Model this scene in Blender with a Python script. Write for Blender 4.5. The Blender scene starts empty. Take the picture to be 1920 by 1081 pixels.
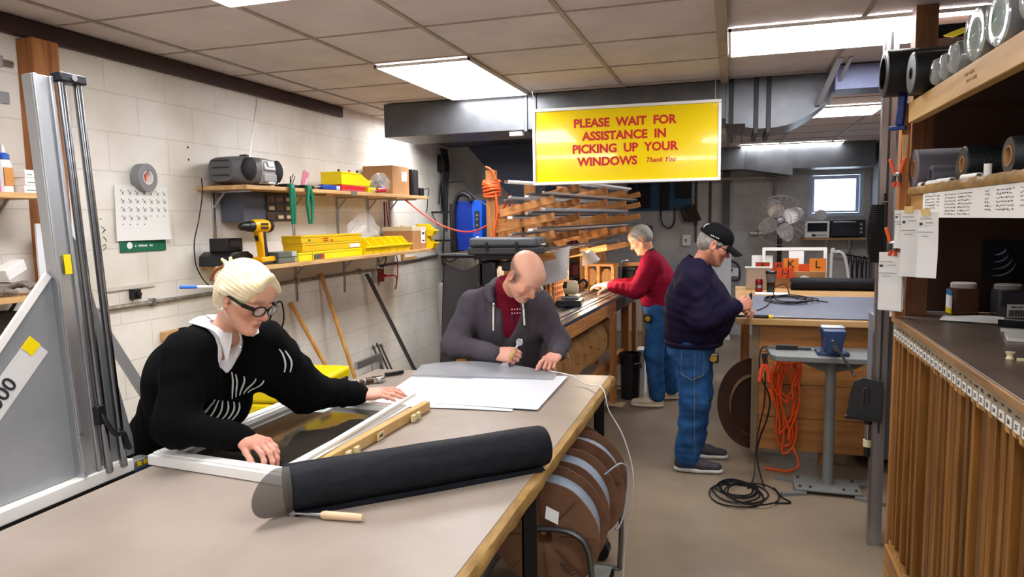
import bpy, bmesh, math, random
import numpy as np
from mathutils import Vector, Matrix, Euler
PI = math.pi
random.seed(7)
S = bpy.context.scene
COL = S.collection
# ------------------------------------------------------------ camera
cd = bpy.data.cameras.new('camera'); cam = bpy.data.objects.new('camera', cd); COL.objects.link(cam)
cd.sensor_width = 36; cd.lens = 1310/1920*36; cd.clip_start = .02
cam.matrix_world = Matrix(((.95420, -.01461, .29882, 0), (.29878, .09810, -.94926, 0), (-.01545, .99507, .09797, 1.72), (0, 0, 0, 1)))
S.camera = cam
# ------------------------------------------------------------ world, exposure
W = bpy.data.worlds.new('world'); S.world = W; W.use_nodes = True
W.node_tree.nodes['Background'].inputs[0].default_value = (.72, .86, 1, 1)
W.node_tree.nodes['Background'].inputs[1].default_value = 5.0
S.view_settings.view_transform = 'Standard'; S.view_settings.look = 'None'
S.view_settings.exposure = 0.12; S.view_settings.gamma = 1; S.view_settings.use_curve_mapping = False
LIGHT = 17.0            # strength of the ceiling panels
# ------------------------------------------------------------ materials
def hx(s):
    s = s.lstrip('#'); r = [int(s[i:i+2], 16)/255 for i in (0, 2, 4)]
    return tuple((c/12.92 if c <= .04045 else ((c+.055)/1.055)**2.4) for c in r)+(1,)
_m = {}
def mat(name, c, rough=.6, metal=0, var=0, vs=4, bump=0, bs=40, c2=None, stretch=None, trans=0, ior=1.45, emit=0, coat=0, alpha=1, sheen=0, vert=None):
    if name in _m: return _m[name]
    m = bpy.data.materials.new(name); m.use_nodes = True; nt = m.node_tree; N = nt.nodes; L = nt.links
    b = N['Principled BSDF']; c = hx(c) if isinstance(c, str) else c
    b.inputs['Base Color'].default_value = c; b.inputs['Roughness'].default_value = rough; b.inputs['Metallic'].default_value = metal
    b.inputs['IOR'].default_value = ior
    if trans: b.inputs['Transmission Weight'].default_value = trans
    if coat: b.inputs['Coat Weight'].default_value = coat
    if sheen: b.inputs['Sheen Weight'].default_value = sheen; b.inputs['Sheen Roughness'].default_value = .4
    if alpha < 1: b.inputs['Alpha'].default_value = alpha
    if emit: b.inputs['Emission Color'].default_value = c; b.inputs['Emission Strength'].default_value = emit
    if var or bump or c2:
        tc = N.new('ShaderNodeTexCoord'); mp = N.new('ShaderNodeMapping'); L.new(tc.outputs['Object'], mp.inputs[0])
        if stretch: mp.inputs['Scale'].default_value = stretch
    if c2 or var:
        nz = N.new('ShaderNodeTexNoise'); nz.inputs['Scale'].default_value = vs; nz.inputs['Detail'].default_value = 6; nz.inputs['Roughness'].default_value = .6
        L.new(mp.outputs[0], nz.inputs['Vector'])
        cr = N.new('ShaderNodeValToRGB'); cr.color_ramp.elements[0].position = .3; cr.color_ramp.elements[1].position = .7
        if c2: k = hx(c2)
        else: k = tuple(x*(1-var) for x in c[:3])+(1,)
        cr.color_ramp.elements[0].color = k; cr.color_ramp.elements[1].color = c
        L.new(nz.outputs['Fac'], cr.inputs[0]); L.new(cr.outputs[0], b.inputs['Base Color'])
    if bump:
        n2 = N.new('ShaderNodeTexNoise'); n2.inputs['Scale'].default_value = bs; n2.inputs['Detail'].default_value = 4
        L.new(mp.outputs[0], n2.inputs['Vector'])
        bp = N.new('ShaderNodeBump'); bp.inputs['Strength'].default_value = bump; bp.inputs['Distance'].default_value = .01
        L.new(n2.outputs['Fac'], bp.inputs['Height']); L.new(bp.outputs[0], b.inputs['Normal'])
    if vert:
        a = N.new('ShaderNodeAttribute'); a.attribute_name = vert; L.new(a.outputs['Color'], b.inputs['Base Color'])
    _m[name] = m; return m
def wood(name, c1, c2, axis=0, rough=.55, scale=1.0, knots=True):
    if name in _m: return _m[name]
    m = bpy.data.materials.new(name); m.use_nodes = True; nt = m.node_tree; N = nt.nodes; L = nt.links; b = N['Principled BSDF']
    tc = N.new('ShaderNodeTexCoord'); mp = N.new('ShaderNodeMapping'); L.new(tc.outputs['Object'], mp.inputs[0])
    s = [14*scale]*3; s[axis] = 1.1*scale; mp.inputs['Scale'].default_value = s
    nz = N.new('ShaderNodeTexNoise'); nz.inputs['Scale'].default_value = 2.2; nz.inputs['Detail'].default_value = 8; nz.inputs['Distortion'].default_value = .7
    L.new(mp.outputs[0], nz.inputs['Vector'])
    cr = N.new('ShaderNodeValToRGB'); e = cr.color_ramp.elements; e[0].position = .32; e[1].position = .68; e[0].color = hx(c2); e[1].color = hx(c1)
    L.new(nz.outputs['Fac'], cr.inputs[0]); L.new(cr.outputs[0], b.inputs['Base Color']); b.inputs['Roughness'].default_value = rough
    bp = N.new('ShaderNodeBump'); bp.inputs['Strength'].default_value = .25; bp.inputs['Distance'].default_value = .004
    L.new(nz.outputs['Fac'], bp.inputs['Height']); L.new(bp.outputs[0], b.inputs['Normal'])
    _m[name] = m; return m
# ------------------------------------------------------------ mesh builder
def rotM(rx=0, ry=0, rz=0): return Euler((rx, ry, rz)).to_matrix().to_4x4()
def frame(z, up=(0, 0, 1)):
    z = Vector(z).normalized(); u = Vector(up)
    if abs(z.dot(u.normalized())) > .98: u = Vector((1, 0, 0)) if abs(z.x) < .9 else Vector((0, 1, 0))
    x = u.cross(z).normalized(); y = z.cross(x)
    return Matrix((x, y, z)).transposed()
class MB:
    def __init__(s): s.v = []; s.f = []; s.mi = []; s.cm = 0
    def mt(s, i): s.cm = i; return s
    def add(s, vs, fs, M=None):
        o = len(s.v)
        for p in vs: s.v.append(tuple(M @ Vector(p)) if M is not None else tuple(p))
        for f in fs: s.f.append(tuple(i+o for i in f)); s.mi.append(s.cm)
        return s
    def box(s, x0, x1, y0, y1, z0, z1, M=None):
        v = [(x, y, z) for x in (x0, x1) for y in (y0, y1) for z in (z0, z1)]
        return s.add(v, [(0, 1, 3, 2), (4, 6, 7, 5), (0, 4, 5, 1), (2, 3, 7, 6), (0, 2, 6, 4), (1, 5, 7, 3)], M)
    def cbox(s, c, d, M=None):
        c = Vector(c); h = Vector(d)/2; T = Matrix.Translation(c) @ (M if M is not None else Matrix())
        return s.box(-h.x, h.x, -h.y, h.y, -h.z, h.z, T)
    def bar(s, p0, p1, w, h, up=(0, 0, 1)):
        p0 = Vector(p0); p1 = Vector(p1); F = frame(p1-p0, up).to_4x4(); F.translation = p0
        return s.box(-w/2, w/2, -h/2, h/2, 0, (p1-p0).length, F)
    def tube(s, pts, r, n=8, closed=False, caps=True, flat=1):
        P = [Vector(p) for p in pts]; k = len(P); rr = r if isinstance(r, (list, tuple)) else [r]*k
        T = []
        for i in range(k):
            a = P[(i-1) % k] if (closed or i) else P[i]; b = P[(i+1) % k] if (closed or i < k-1) else P[i]
            T.append((b-a).normalized() if (b-a).length > 1e-9 else Vector((0, 0, 1)))
        F = frame(T[0]); x = F.col[0].copy(); vs = []
        for i in range(k):
            if i:
                x = x-T[i]*x.dot(T[i]); x = x.normalized() if x.length > 1e-6 else frame(T[i]).col[0].copy()
            y = T[i].cross(x)
            for j in range(n):
                a = 2*PI*j/n; vs.append(P[i]+x*math.cos(a)*rr[i]+y*math.sin(a)*rr[i]*flat)
        fs = []
        for i in range(k if closed else k-1):
            q = (i+1) % k
            for j in range(n): fs.append((i*n+j, i*n+(j+1) % n, q*n+(j+1) % n, q*n+j))
        if caps and not closed: fs += [tuple(reversed(range(n))), tuple(range((k-1)*n, k*n))]
        return s.add(vs, fs)
    def cyl(s, p0, p1, r0, r1=None, n=20, caps=True): return s.tube([p0, p1], [r0, r0 if r1 is None else r1], n, False, caps)
    def lathe(s, prof, n=24, M=None, caps=True):
        vs = []; fs = []; k = len(prof)
        for r, z in prof:
            for j in range(n): a = 2*PI*j/n; vs.append((r*math.cos(a), r*math.sin(a), z))
        for i in range(k-1):
            for j in range(n): fs.append((i*n+j, i*n+(j+1) % n, (i+1)*n+(j+1) % n, (i+1)*n+j))
        if caps:
            if prof[0][0] > 1e-5: fs.append(tuple(reversed(range(n))))
            if prof[-1][0] > 1e-5: fs.append(tuple(range((k-1)*n, k*n)))
        return s.add(vs, fs, M)
    def prism(s, poly, h0, h1, M=None):
        n = len(poly); vs = [(x, y, h0) for x, y in poly]+[(x, y, h1) for x, y in poly]
        return s.add(vs, [tuple(reversed(range(n))), tuple(range(n, 2*n))]+[(i, (i+1) % n, n+(i+1) % n, n+i) for i in range(n)], M)
    def grid(s, fn, nu, nv):
        vs = [fn(i/nu, j/nv) for i in range(nu+1) for j in range(nv+1)]
        return s.add(vs, [(i*(nv+1)+j, (i+1)*(nv+1)+j, (i+1)*(nv+1)+j+1, i*(nv+1)+j+1) for i in range(nu) for j in range(nv)])
    def sheet(s, fn, nu, nv, th):        # a grid given thickness along +z of its own normal
        g = [[Vector(fn(i/nu, j/nv)) for j in range(nv+1)] for i in range(nu+1)]
        def nrm(i, j):
            a = g[min(i+1, nu)][j]-g[max(i-1, 0)][j]; b = g[i][min(j+1, nv)]-g[i][max(j-1, 0)]
            return a.cross(b).normalized()
        top = [g[i][j]+nrm(i, j)*th/2 for i in range(nu+1) for j in range(nv+1)]
        bot = [g[i][j]-nrm(i, j)*th/2 for i in range(nu+1) for j in range(nv+1)]
        n = len(top); w = nv+1; fs = []
        for i in range(nu):
            for j in range(nv):
                a, b, c, d = i*w+j, (i+1)*w+j, (i+1)*w+j+1, i*w+j+1
                fs += [(a, b, c, d), (n+d, n+c, n+b, n+a)]
        E = [i*w for i in range(nu+1)]+[nu*w+j for j in range(1, w)]+[i*w+nv for i in range(nu-1, -1, -1)]+[j for j in range(nv-1, 0, -1)]
        for q in range(len(E)): a, b = E[q], E[(q+1) % len(E)]; fs.append((b, a, n+a, n+b))
        return s.add(top+bot, fs)
    def ell(s, c, r, n=16, M=None):
        vs = []; k = n//2; r = r if isinstance(r, (tuple, list)) else (r, r, r)
        T = Matrix.Translation(Vector(c)) @ (M if M is not None else Matrix())
        fs = []
        for i in range(1, k):
            t = PI*i/k
            for j in range(n): a = 2*PI*j/n; vs.append((r[0]*math.sin(t)*math.cos(a), r[1]*math.sin(t)*math.sin(a), r[2]*math.cos(t)))
        for i in range(k-2):
            for j in range(n): fs.append((i*n+j, (i+1)*n+j, (i+1)*n+(j+1) % n, i*n+(j+1) % n))
        a = len(vs); vs += [(0, 0, r[2]), (0, 0, -r[2])]
        for j in range(n): fs += [(a, j, (j+1) % n), (a+1, (k-2)*n+(j+1) % n, (k-2)*n+j)]
        return s.add(vs, fs, T)
    def build(s, name, mats, parent=None, loc=None, rz=0, bevel=0, seg=2, smooth=35, sub=0, world=False, rot=None):
        me = bpy.data.meshes.new(name); v = s.v
        if world:
            if parent is not None: I = wm(parent).inverted()
            else: I = Matrix.Translation(Vector(loc)).inverted()
            v = [tuple(I @ Vector(p)) for p in v]
        me.from_pydata(v, [], s.f); me.polygons.foreach_set('material_index', s.mi)
        for q in (mats if isinstance(mats, (list, tuple)) else [mats]): me.materials.append(q)
        bm = bmesh.new(); bm.from_mesh(me); bmesh.ops.recalc_face_normals(bm, faces=bm.faces); bm.to_mesh(me); bm.free()
        if smooth:
            me.polygons.foreach_set('use_smooth', [True]*len(me.polygons))
            me.set_sharp_from_angle(angle=math.radians(smooth))
        o = bpy.data.objects.new(name, me); COL.objects.link(o)
        if parent is not None: o.parent = parent
        if loc is not None and parent is None or (loc is not None and not world): o.location = loc
        if rz: o.rotation_euler.z = rz
        if rot: o.rotation_euler = rot
        if bevel:
            b = o.modifiers.new('bevel', 'BEVEL'); b.width = bevel; b.segments = seg; b.limit_method = 'ANGLE'; b.angle_limit = math.radians(40); b.harden_normals = False
        if sub: b = o.modifiers.new('sub', 'SUBSURF'); b.levels = sub; b.render_levels = sub
        return o
def wm(o):
    M = Matrix.LocRotScale(o.location, o.rotation_euler, o.scale)
    return (wm(o.parent) @ M) if o.parent else M
def tag(o, label=None, cat=None, group=None, kind=None):
    if label: o['label'] = label
    if cat: o['category'] = cat
    if group: o['group'] = group
    if kind: o['kind'] = kind
    return o
def T(name, label, cat, loc, rz=0, group=None, rot=None):
    o = bpy.data.objects.new(name, None); COL.objects.link(o); o.location = loc; o.empty_display_size = .1
    o.rotation_euler = rot if rot else (0, 0, rz)
    return tag(o, label, cat, group)
def struct(o): o['kind'] = 'structure'; return o
def kids(o): return [c for c in bpy.data.objects if c.parent == o]
def dup(o, loc=None, rz=None, label=None, parent=None, rot=None):
    c = o.copy(); COL.objects.link(c)
    if parent is not None: c.parent = parent
    if loc is not None: c.location = loc
    if rz is not None: c.rotation_euler.z = rz
    if rot is not None: c.rotation_euler = rot
    if label: c['label'] = label
    for ch in kids(o): dup(ch, parent=c)
    return c
def text(body, size, name, m, parent, loc, rot, ext=.0006, align='CENTER', sx=1, shear=0, bold=0):
    cu = bpy.data.curves.new(name, 'FONT'); cu.body = body; cu.size = size; cu.align_x = align; cu.align_y = 'CENTER'; cu.extrude = ext; cu.shear = shear; cu.offset = bold; cu.resolution_u = 3
    o = bpy.data.objects.new(name, cu); COL.objects.link(o); bpy.context.view_layer.update()
    me = bpy.data.meshes.new_from_object(o.evaluated_get(bpy.context.evaluated_depsgraph_get())); bpy.data.objects.remove(o)
    me.materials.clear(); me.materials.append(m)
    o = bpy.data.objects.new(name, me); COL.objects.link(o); o.parent = parent; o.location = loc; o.rotation_euler = rot; o.scale = (sx, 1, 1)
    return o
def spline(pts, n=8, closed=False):      # Catmull-Rom through the points
    P = [Vector(p) for p in pts]; k = len(P); out = []
    for i in range(k if closed else k-1):
        a = P[(i-1) % k] if (closed or i) else P[i]; b = P[i]; c = P[(i+1) % k]; d = P[(i+2) % k] if (closed or i+2 < k) else c
        for j in range(n):
            t = j/n; out.append(.5*((2*b)+(c-a)*t+(2*a-5*b+4*c-d)*t*t+(3*b-a-3*c+d)*t**3))
    if not closed: out.append(P[-1])
    return out
# ============================================================ the room
WL, WR, WB, WF, CZ = -3.05, 1.80, 10.6, -3.2, 2.65
def block_wall(name, c, dirt):
    m = bpy.data.materials.new(name); m.use_nodes = True; nt = m.node_tree; N = nt.nodes; L = nt.links; b = N['Principled BSDF']
    tc = N.new('ShaderNodeTexCoord'); sp = N.new('ShaderNodeSeparateXYZ'); L.new(tc.outputs['Object'], sp.inputs[0])
    ad = N.new('ShaderNodeMath'); ad.operation = 'ADD'; L.new(sp.outputs[0], ad.inputs[0]); L.new(sp.outputs[1], ad.inputs[1])
    cb = N.new('ShaderNodeCombineXYZ'); L.new(ad.outputs[0], cb.inputs[0]); L.new(sp.outputs[2], cb.inputs[1])
    br = N.new('ShaderNodeTexBrick'); L.new(cb.outputs[0], br.inputs[0])
    br.inputs['Scale'].default_value = 1; br.inputs['Brick Width'].default_value = .4; br.inputs['Row Height'].default_value = .2; br.inputs['Mortar Size'].default_value = .0045; br.inputs['Mortar Smooth'].default_value = .6
    br.inputs['Color1'].default_value = hx(c); br.inputs['Color2'].default_value = hx(c); br.inputs['Mortar'].default_value = tuple(x*.86 for x in hx(c)[:3])+(1,)
    nz = N.new('ShaderNodeTexNoise'); nz.inputs['Scale'].default_value = 1.7; nz.inputs['Detail'].default_value = 8; L.new(tc.outputs['Object'], nz.inputs['Vector'])
    cr = N.new('ShaderNodeValToRGB'); cr.color_ramp.elements[0].position = .3; cr.color_ramp.elements[1].position = .6; cr.color_ramp.elements[0].color = hx(dirt); cr.color_ramp.elements[1].color = (1, 1, 1, 1)
    L.new(nz.outputs['Fac'], cr.inputs[0])
    mx = N.new('ShaderNodeMix'); mx.data_type = 'RGBA'; mx.blend_type = 'MULTIPLY'; mx.inputs[0].default_value = .6
    L.new(br.outputs['Color'], mx.inputs[6]); L.new(cr.outputs[0], mx.inputs[7]); L.new(mx.outputs[2], b.inputs['Base Color']); b.inputs['Roughness'].default_value = .55
    n2 = N.new('ShaderNodeTexNoise'); n2.inputs['Scale'].default_value = 60; L.new(tc.outputs['Object'], n2.inputs['Vector'])
    sm = N.new('ShaderNodeMath'); sm.operation = 'MULTIPLY_ADD'; L.new(br.outputs['Fac'], sm.inputs[0]); sm.inputs[1].default_value = -1.2
    L.new(n2.outputs['Fac'], sm.inputs[2])
    bp = N.new('ShaderNodeBump'); bp.inputs['Strength'].default_value = .35; bp.inputs['Distance'].default_value = .006; L.new(sm.outputs[0], bp.inputs['Height']); L.new(bp.outputs[0], b.inputs['Normal'])
    return m
M_WALL = block_wall('painted_block', '#f3efe6', '#c4b8a6')
M_WALLB = block_wall('painted_block_back', '#c9c8c8', '#a8a4a0')
M_WALLR = mat('grey_wall', '#8d8b92', .7, var=.2, vs=2)
M_FLOOR = mat('concrete_floor', '#8f7e6b', .45, c2='#776858', vs=1.6, bump=.06, bs=90)
M_CEIL = mat('ceiling_tile', '#e6dedc', .9, c2='#d6cbc9', vs=3, bump=.5, bs=180)
M_GRID = mat('ceiling_grid', '#b8aa9e', .6, var=.35, vs=6)
M_BROWN = mat('dark_brown_trim', '#3a211c', .5, var=.3)
struct(MB().box(WL-.2, WR+.2, WF-.2, WB+.2, -.1, 0).build('floor', M_FLOOR))
struct(MB().box(WL-.2, WR+.2, WF-.2, WB+.2, CZ, CZ+.1).build('ceiling', M_CEIL))
struct(MB().box(WL-.2, WL, WF-.2, WB+.2, 0, CZ).build('wall_left', M_WALL))
struct(MB().box(WR, WR+.2, WF-.2, WB+.2, 0, CZ).build('wall_right', M_WALLR))
struct(MB().box(WL, WR, WF-.2, WF, 0, CZ).build('wall_front', M_WALL))
wx0, wx1, wz0, wz1 = 1.02, 1.71, 1.70, 2.31       # window opening in the back wall
b = MB()
b.box(WL, wx0, WB, WB+.2, 0, CZ); b.box(wx1, WR, WB, WB+.2, 0, CZ); b.box(wx0, wx1, WB, WB+.2, 0, wz0); b.box(wx0, wx1, WB, WB+.2, wz1, CZ)
struct(b.build('wall_back', M_WALLB))
# ceiling T-bars and tile seams
b = MB()
for x in (-2.79, -2.04, -1.44, -.75, -.06, .58, 1.2): b.box(x-.012, x+.012, WF, WB, CZ-.006, CZ)
yl = [1.35+.61*k for k in range(-7, 16)]
yl = [y-.0 for y in yl]
for y in yl: b.box(WL, WR, y-.005, y+.005, CZ-.0055, CZ)
struct(b.build('trim_1', M_GRID))
struct(MB().box(WL, WL+.035, WF, 5.1, CZ-.085, CZ-.006).build('trim_2', M_BROWN, bevel=.004))
struct(MB().box(-.085, -.035, 2.4, 5.1, CZ-.03, CZ-.006).build('trim_3', M_GRID))
# window
M_PAINT = mat('blue_white_frame', '#c8d6ea', .45)
M_GLASS = mat('window_glass', '#ffffff', .02, trans=1, ior=1.02)
wn = T('window_1', None, None, (wx0, WB, wz0)); wn['kind'] = 'structure'
ww, wh = wx1-wx0, wz1-wz0
b = MB()
for (x0, x1, z0, z1) in ((0, ww, 0, .045), (0, ww, wh-.045, wh), (0, .045, .045, wh-.045), (ww-.045, ww, .045, wh-.045)): b.box(x0, x1, .0, .12, z0, z1)
for (x0, x1, z0, z1) in ((.05, ww-.05, .05, .075), (.05, ww-.05, wh-.1, wh-.05), (.05, .075, .075, wh-.1), (ww-.09, ww-.05, .075, wh-.1)): b.box(x0, x1, .05, .09, z0, z1)
b.build('window_frame', M_PAINT, wn, bevel=.004)
MB().box(.06, ww-.06, .065, .07, .06, wh-.07).build('pane', M_GLASS, wn)
# ceiling lights
M_EMIT = mat('light_diffuser', '#fdfdff', .5, emit=LIGHT)
M_LFR = mat('light_trim', '#d8d4cc', .5)
def ceiling_light(x, y, lx, ly, label):
    t = T('ceiling_light', label, 'ceiling light', (x, y, CZ-.02), group='fluorescent ceiling panels')
    MB().box(-lx/2+.012, lx/2-.012, -ly/2+.012, ly/2-.012, .0, .006).build('diffuser', M_EMIT, t)
    b = MB()
    for x0, x1, y0, y1 in ((-lx/2, lx/2, -ly/2, -ly/2+.012), (-lx/2, lx/2, ly/2-.012, ly/2), (-lx/2, -lx/2+.012, -ly/2, ly/2), (lx/2-.012, lx/2, -ly/2, ly/2)): b.box(x0, x1, y0, y1, -.002, .0139)
    b.build('frame', M_LFR, t)
    return t
ceiling_light(-1.742, 4.44, .605, 1.22, 'large bright ceiling panel light left of the yellow sign')
ceiling_light(.58, 4.03, 1.22, .60, 'bright ceiling panel light above the wooden beam at top right')
ceiling_light(.62, 6.95, 1.22, .62, 'ceiling panel light just behind the bent metal duct')
ceiling_light(.72, 9.9, 1.25, .30, 'narrow far ceiling light near the small window')
ceiling_light(-1.742, 1.96, .605, 1.22, 'ceiling light whose corner shows at the top left edge')
for x, y, l in ((-1.74, -.6, 'ceiling light behind the camera on the left'), (.6, 1.0, 'ceiling light over the right counter near the camera'), (.2, -1.6, 'ceiling light behind the camera on the right')):
    ceiling_light(x, y, 1.22, .605, l)
ceiling_light(-2.2, 5.97, 1.22, .58, 'ceiling light hidden between the air duct and the dark hood')  # added fill panel, out of view behind the duct, brightens the left wall
# ducts
M_DUCT = mat('galvanised_duct', '#75777c', .38, metal=.75, c2='#55575b', vs=2.5, bump=.12, bs=6)
M_DUCTD = mat('dark_duct', '#35363b', .5, metal=.3, var=.3, vs=2)
M_BLUEBLK = mat('dark_blue_hood', '#141b30', .6, var=.3, vs=2)
d = T('air_duct', 'long galvanised air duct under the ceiling behind the yellow sign', 'duct', (-2.65, 5.1, 2.385))
b = MB(); b.box(0, 2.6, 0, .55, 0, .258); b.build('duct_body', M_DUCT, d, bevel=.004)
b = MB()
for x in (1.16, 1.23, 2.52): MB().box(x, x+.028, -.012, .562, -.014, .262).build('flange', M_DUCT, d, bevel=.003)
# elbow: dips down, then sweeps up to the ceiling
b = MB()
def elbow(u, y):
    # lower outline of the curved section seen from the room
    pts = spline([(2.6, .0, -.03), (2.80, 0, -.075), (3.0, 0, -.06), (3.17, 0, .02), (3.30, 0, .13), (3.40, 0, .262)], 6)
    p = pts[min(len(pts)-1, int(round(u*(len(pts)-1))))]; return (p.x, y, p.z)
n = 30
lo = [elbow(i/n, 0) for i in range(n+1)]
vs = []; fs = []
for (x, _, z) in lo: vs += [(x, 0, z), (x, .55, z), (x, 0, .262), (x, .55, .262)]
for i in range(n):
    a = 4*i; c = 4*(i+1)
    fs += [(a, c, c+2, a+2), (a, a+1, c+1, c), (a+1, a+3, c+3, c+1), (a+2, c+2, c+3, a+3)]
fs += [(0, 2, 3, 1), (4*n, 4*n+1, 4*n+3, 4*n+2)]
b.add(vs, fs); b.build('elbow', M_DUCT, d, smooth=50)
b = MB()
for x in (2.62, 2.78, 2.86): b.box(x, x+.03, -.012, .56, -.11, .262)
b.build('band', M_DUCTD, d, bevel=.003)
b = MB(); random.seed(3)
for k in range(9):
    x = 2.60+.014*k; h = random.uniform(.05, .17)
    b.prism([(x, -.04), (x+.016, -.04), (x+.011, -.04-h), (x+.006, -.04-h*.8)], -.013, -.009, Matrix(((1, 0, 0, 0), (0, 0, 1, 0), (0, 1, 0, 0), (0, 0, 0, 1))))
b.build('torn_tape', mat('torn_dark_tape', '#2b211e', .8), d)
b = MB(); b.box(1.05, 1.15, -.02, .03, -.04, -.012); b.build('hanger_clip', M_LFR, d)
d2 = T('air_duct', 'grey duct section running right from the curved duct to the shelf post', 'duct', (.60, 4.6, 2.47))
MB().box(0, 1.2, .25, .48, .02, .172).build('duct_body', mat('blue_grey_duct', '#6d7390', .4, metal=.6, var=.3), d2, bevel=.004)
b = MB(); b.bar((-.0, .05, .175), (-.07, .47, -.03), .035, .012); b.bar((.06, .05, .175), (-.01, .47, -.03), .02, .012); b.build('drive_slip', mat('bright_strip', '#c2c4c8', .4, metal=.5), d2)
h = T('exhaust_hood', 'big dark sheet metal hood hanging from the duct over the blue cabinet', 'hood', (-2.3, 6.1, 1.93))
b = MB()
b.add([(-.45, 1.0, .62), (.45, 1.0, .62), (.45, 1.0, .0), (.1, 1.0, .0), (-.45, 1.9, .62), (.45, 1.9, .62), (.45, 1.9, 0), (.1, 1.9, 0)], [(0, 1, 2, 3), (4, 7, 6, 5), (0, 3, 7, 4), (1, 5, 6, 2), (3, 2, 6, 7), (0, 4, 5, 1)])
b.build('hood_body', M_BLUEBLK, h, bevel=.006)
b = MB(); b.box(-.6, 1.0, .22, .999, .57, .71); b.build('plenum', M_DUCTD, h, bevel=.004)
b = MB()
for x in (.11, .15): b.cyl((x, 1.2, 0), (x, 1.2, -.28), .008, n=8)
b.build('rod', M_DUCT, h)
d3 = T('air_duct', 'galvanised duct along the back wall above the small window', 'duct', (.0, 9.95, 2.3))
b = MB(); b.box(-1.4, .15, .1, .55, .05, .345); b.box(.72, 1.73, 0, .5, .03, .345); b.build('duct_body', M_DUCT, d3, bevel=.004)
b = MB()
b.add([(.15, .1, .05), (.15, .55, .05), (.15, .1, .345), (.15, .55, .345), (.72, 0, -.05), (.72, .5, -.05), (.72, 0, .345), (.72, .5, .345)], [(0, 4, 6, 2), (0, 1, 5, 4), (1, 3, 7, 5), (2, 6, 7, 3), (0, 2, 3, 1), (4, 5, 7, 6)])
b.box(.70, .75, -.012, .51, -.055, .345); b.build('transition', M_DUCT, d3)
# ============================================================ materials for things
M_PINE = wood('pine_board', '#d8b27c', '#b98a55', 1)
M_PINEX = wood('pine_board_x', '#d39a58', '#a76a33', 0)
M_POST = wood('stained_post', '#b4753c', '#80491f', 2)
M_RACK = wood('orange_rack_wood', '#c98a4a', '#9a5d2a', 0)
M_RACKY = wood('orange_rack_wood_y', '#c98a4a', '#94592a', 1)
M_RACKZ = wood('orange_rack_wood_z', '#c08040', '#8a5226', 2)
M_STEEL = mat('steel', '#b9bbbf', .3, metal=1)
M_ALU = mat('brushed_aluminium', '#b9bcc0', .38, metal=.85, var=.12, vs=3)
M_ALUP = mat('grey_sheet', '#a6aaae', .45, metal=.35, c2='#8f9397', vs=2.5)
M_CHROME = mat('chrome', '#d5d7da', .12, metal=1)
M_BLK = mat('black_plastic', '#15151a', .4)
M_BLKM = mat('black_matte', '#1b1b1e', .75)
M_BLKS = mat('black_steel', '#1c1b1c', .5, metal=.3)
M_GREY = mat('grey_plastic', '#5d5c5f', .45)
M_DGREY = mat('dark_grey_plastic', '#38373a', .5)
M_SILV = mat('silver_plastic', '#a7a6a5', .35, metal=.3)
M_WHITE = mat('white_plastic', '#eceae6', .4)
M_PAPER = mat('paper', '#efeeec', .8)
M_INK = mat('ink', '#2a2a33', .8)
M_YEL = mat('yellow_plastic', '#f3d800', .4)
M_YELD = mat('tool_yellow', '#f0b000', .4)
M_RED = mat('red_plastic', '#c81f28', .4)
M_ORNG = mat('orange_cord', '#ef5a24', .5)
M_GREEN = mat('green_rubber', '#0f7a58', .45)
M_BLUE = mat('blue_plastic', '#1f3f9a', .4)
M_CARD = mat('cardboard', '#b8895c', .8, c2='#a4774c', vs=3)
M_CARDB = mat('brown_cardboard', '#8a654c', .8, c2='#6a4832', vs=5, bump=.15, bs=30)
M_CLEAR = mat('clear_plastic', '#f4f6f8', .08, trans=.92, ior=1.1)
M_CLEAR2 = mat('clear_bag', '#e8eaec', .12, alpha=.26)
M_PINK = mat('pink_plastic', '#e08aa0', .5)
MX = Matrix(((0, 0, 1, 0), (1, 0, 0, 0), (0, 1, 0, 0), (0, 0, 0, 1)))   # local x,y,z -> world y,z,x (things that face +X)
def dashes(name, m, par, x, rows):      # unreadable small print on a face that looks along +x
    b = MB(); r_ = random.Random(9)
    for y, z, n in rows:
        for k in range(n):
            if r_.random() < .85: b.box(x, x+.0006, y, y+.006+.004*r_.random(), z-.004, z+.004+.004*r_.random())
            y += .0125
    b.build(name, m, par)
# ============================================================ left wall: shelves and what stands on them
def wall_shelf(label, loc, y1, w, brackets):
    s = T('wall_shelf', label, 'shelf', loc, group='long wall shelves')
    MB().box(0, w, 0, y1, 0, .025).build('board', M_PINE, s, bevel=.003)
    for y in brackets:
        br = MB(); br.box(.0, .012, y-.011, y+.011, -.30, 0); br.box(0, w*.8, y-.008, y+.008, -.012, -.001); br.bar((.012, y, -.10), (w*.25, y, -.012), .014, .006, (0, 1, 0))
        br.build('bracket', M_STEEL, s, bevel=.002)
    return s
wall_shelf('upper pine shelf carrying the grey boombox', (WL, 3.45, 1.922), 2.55, .36, (.13, .95, 1.55, 2.05, 2.45))
wall_shelf('lower pine shelf carrying the cordless drill and yellow boxes', (WL, 3.45, 1.445), 2.55, .42, (.55, .95, 1.62, 2.2))
MB().box(WL+.2, WL+.365, 4.62, 4.70, 1.918, 1.9485).build('tape_patch', mat('grey_tape', '#6d6a60', .5), bpy.data.objects['wall_shelf'], world=True)
uz, lz = 1.948, 1.4705
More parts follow.
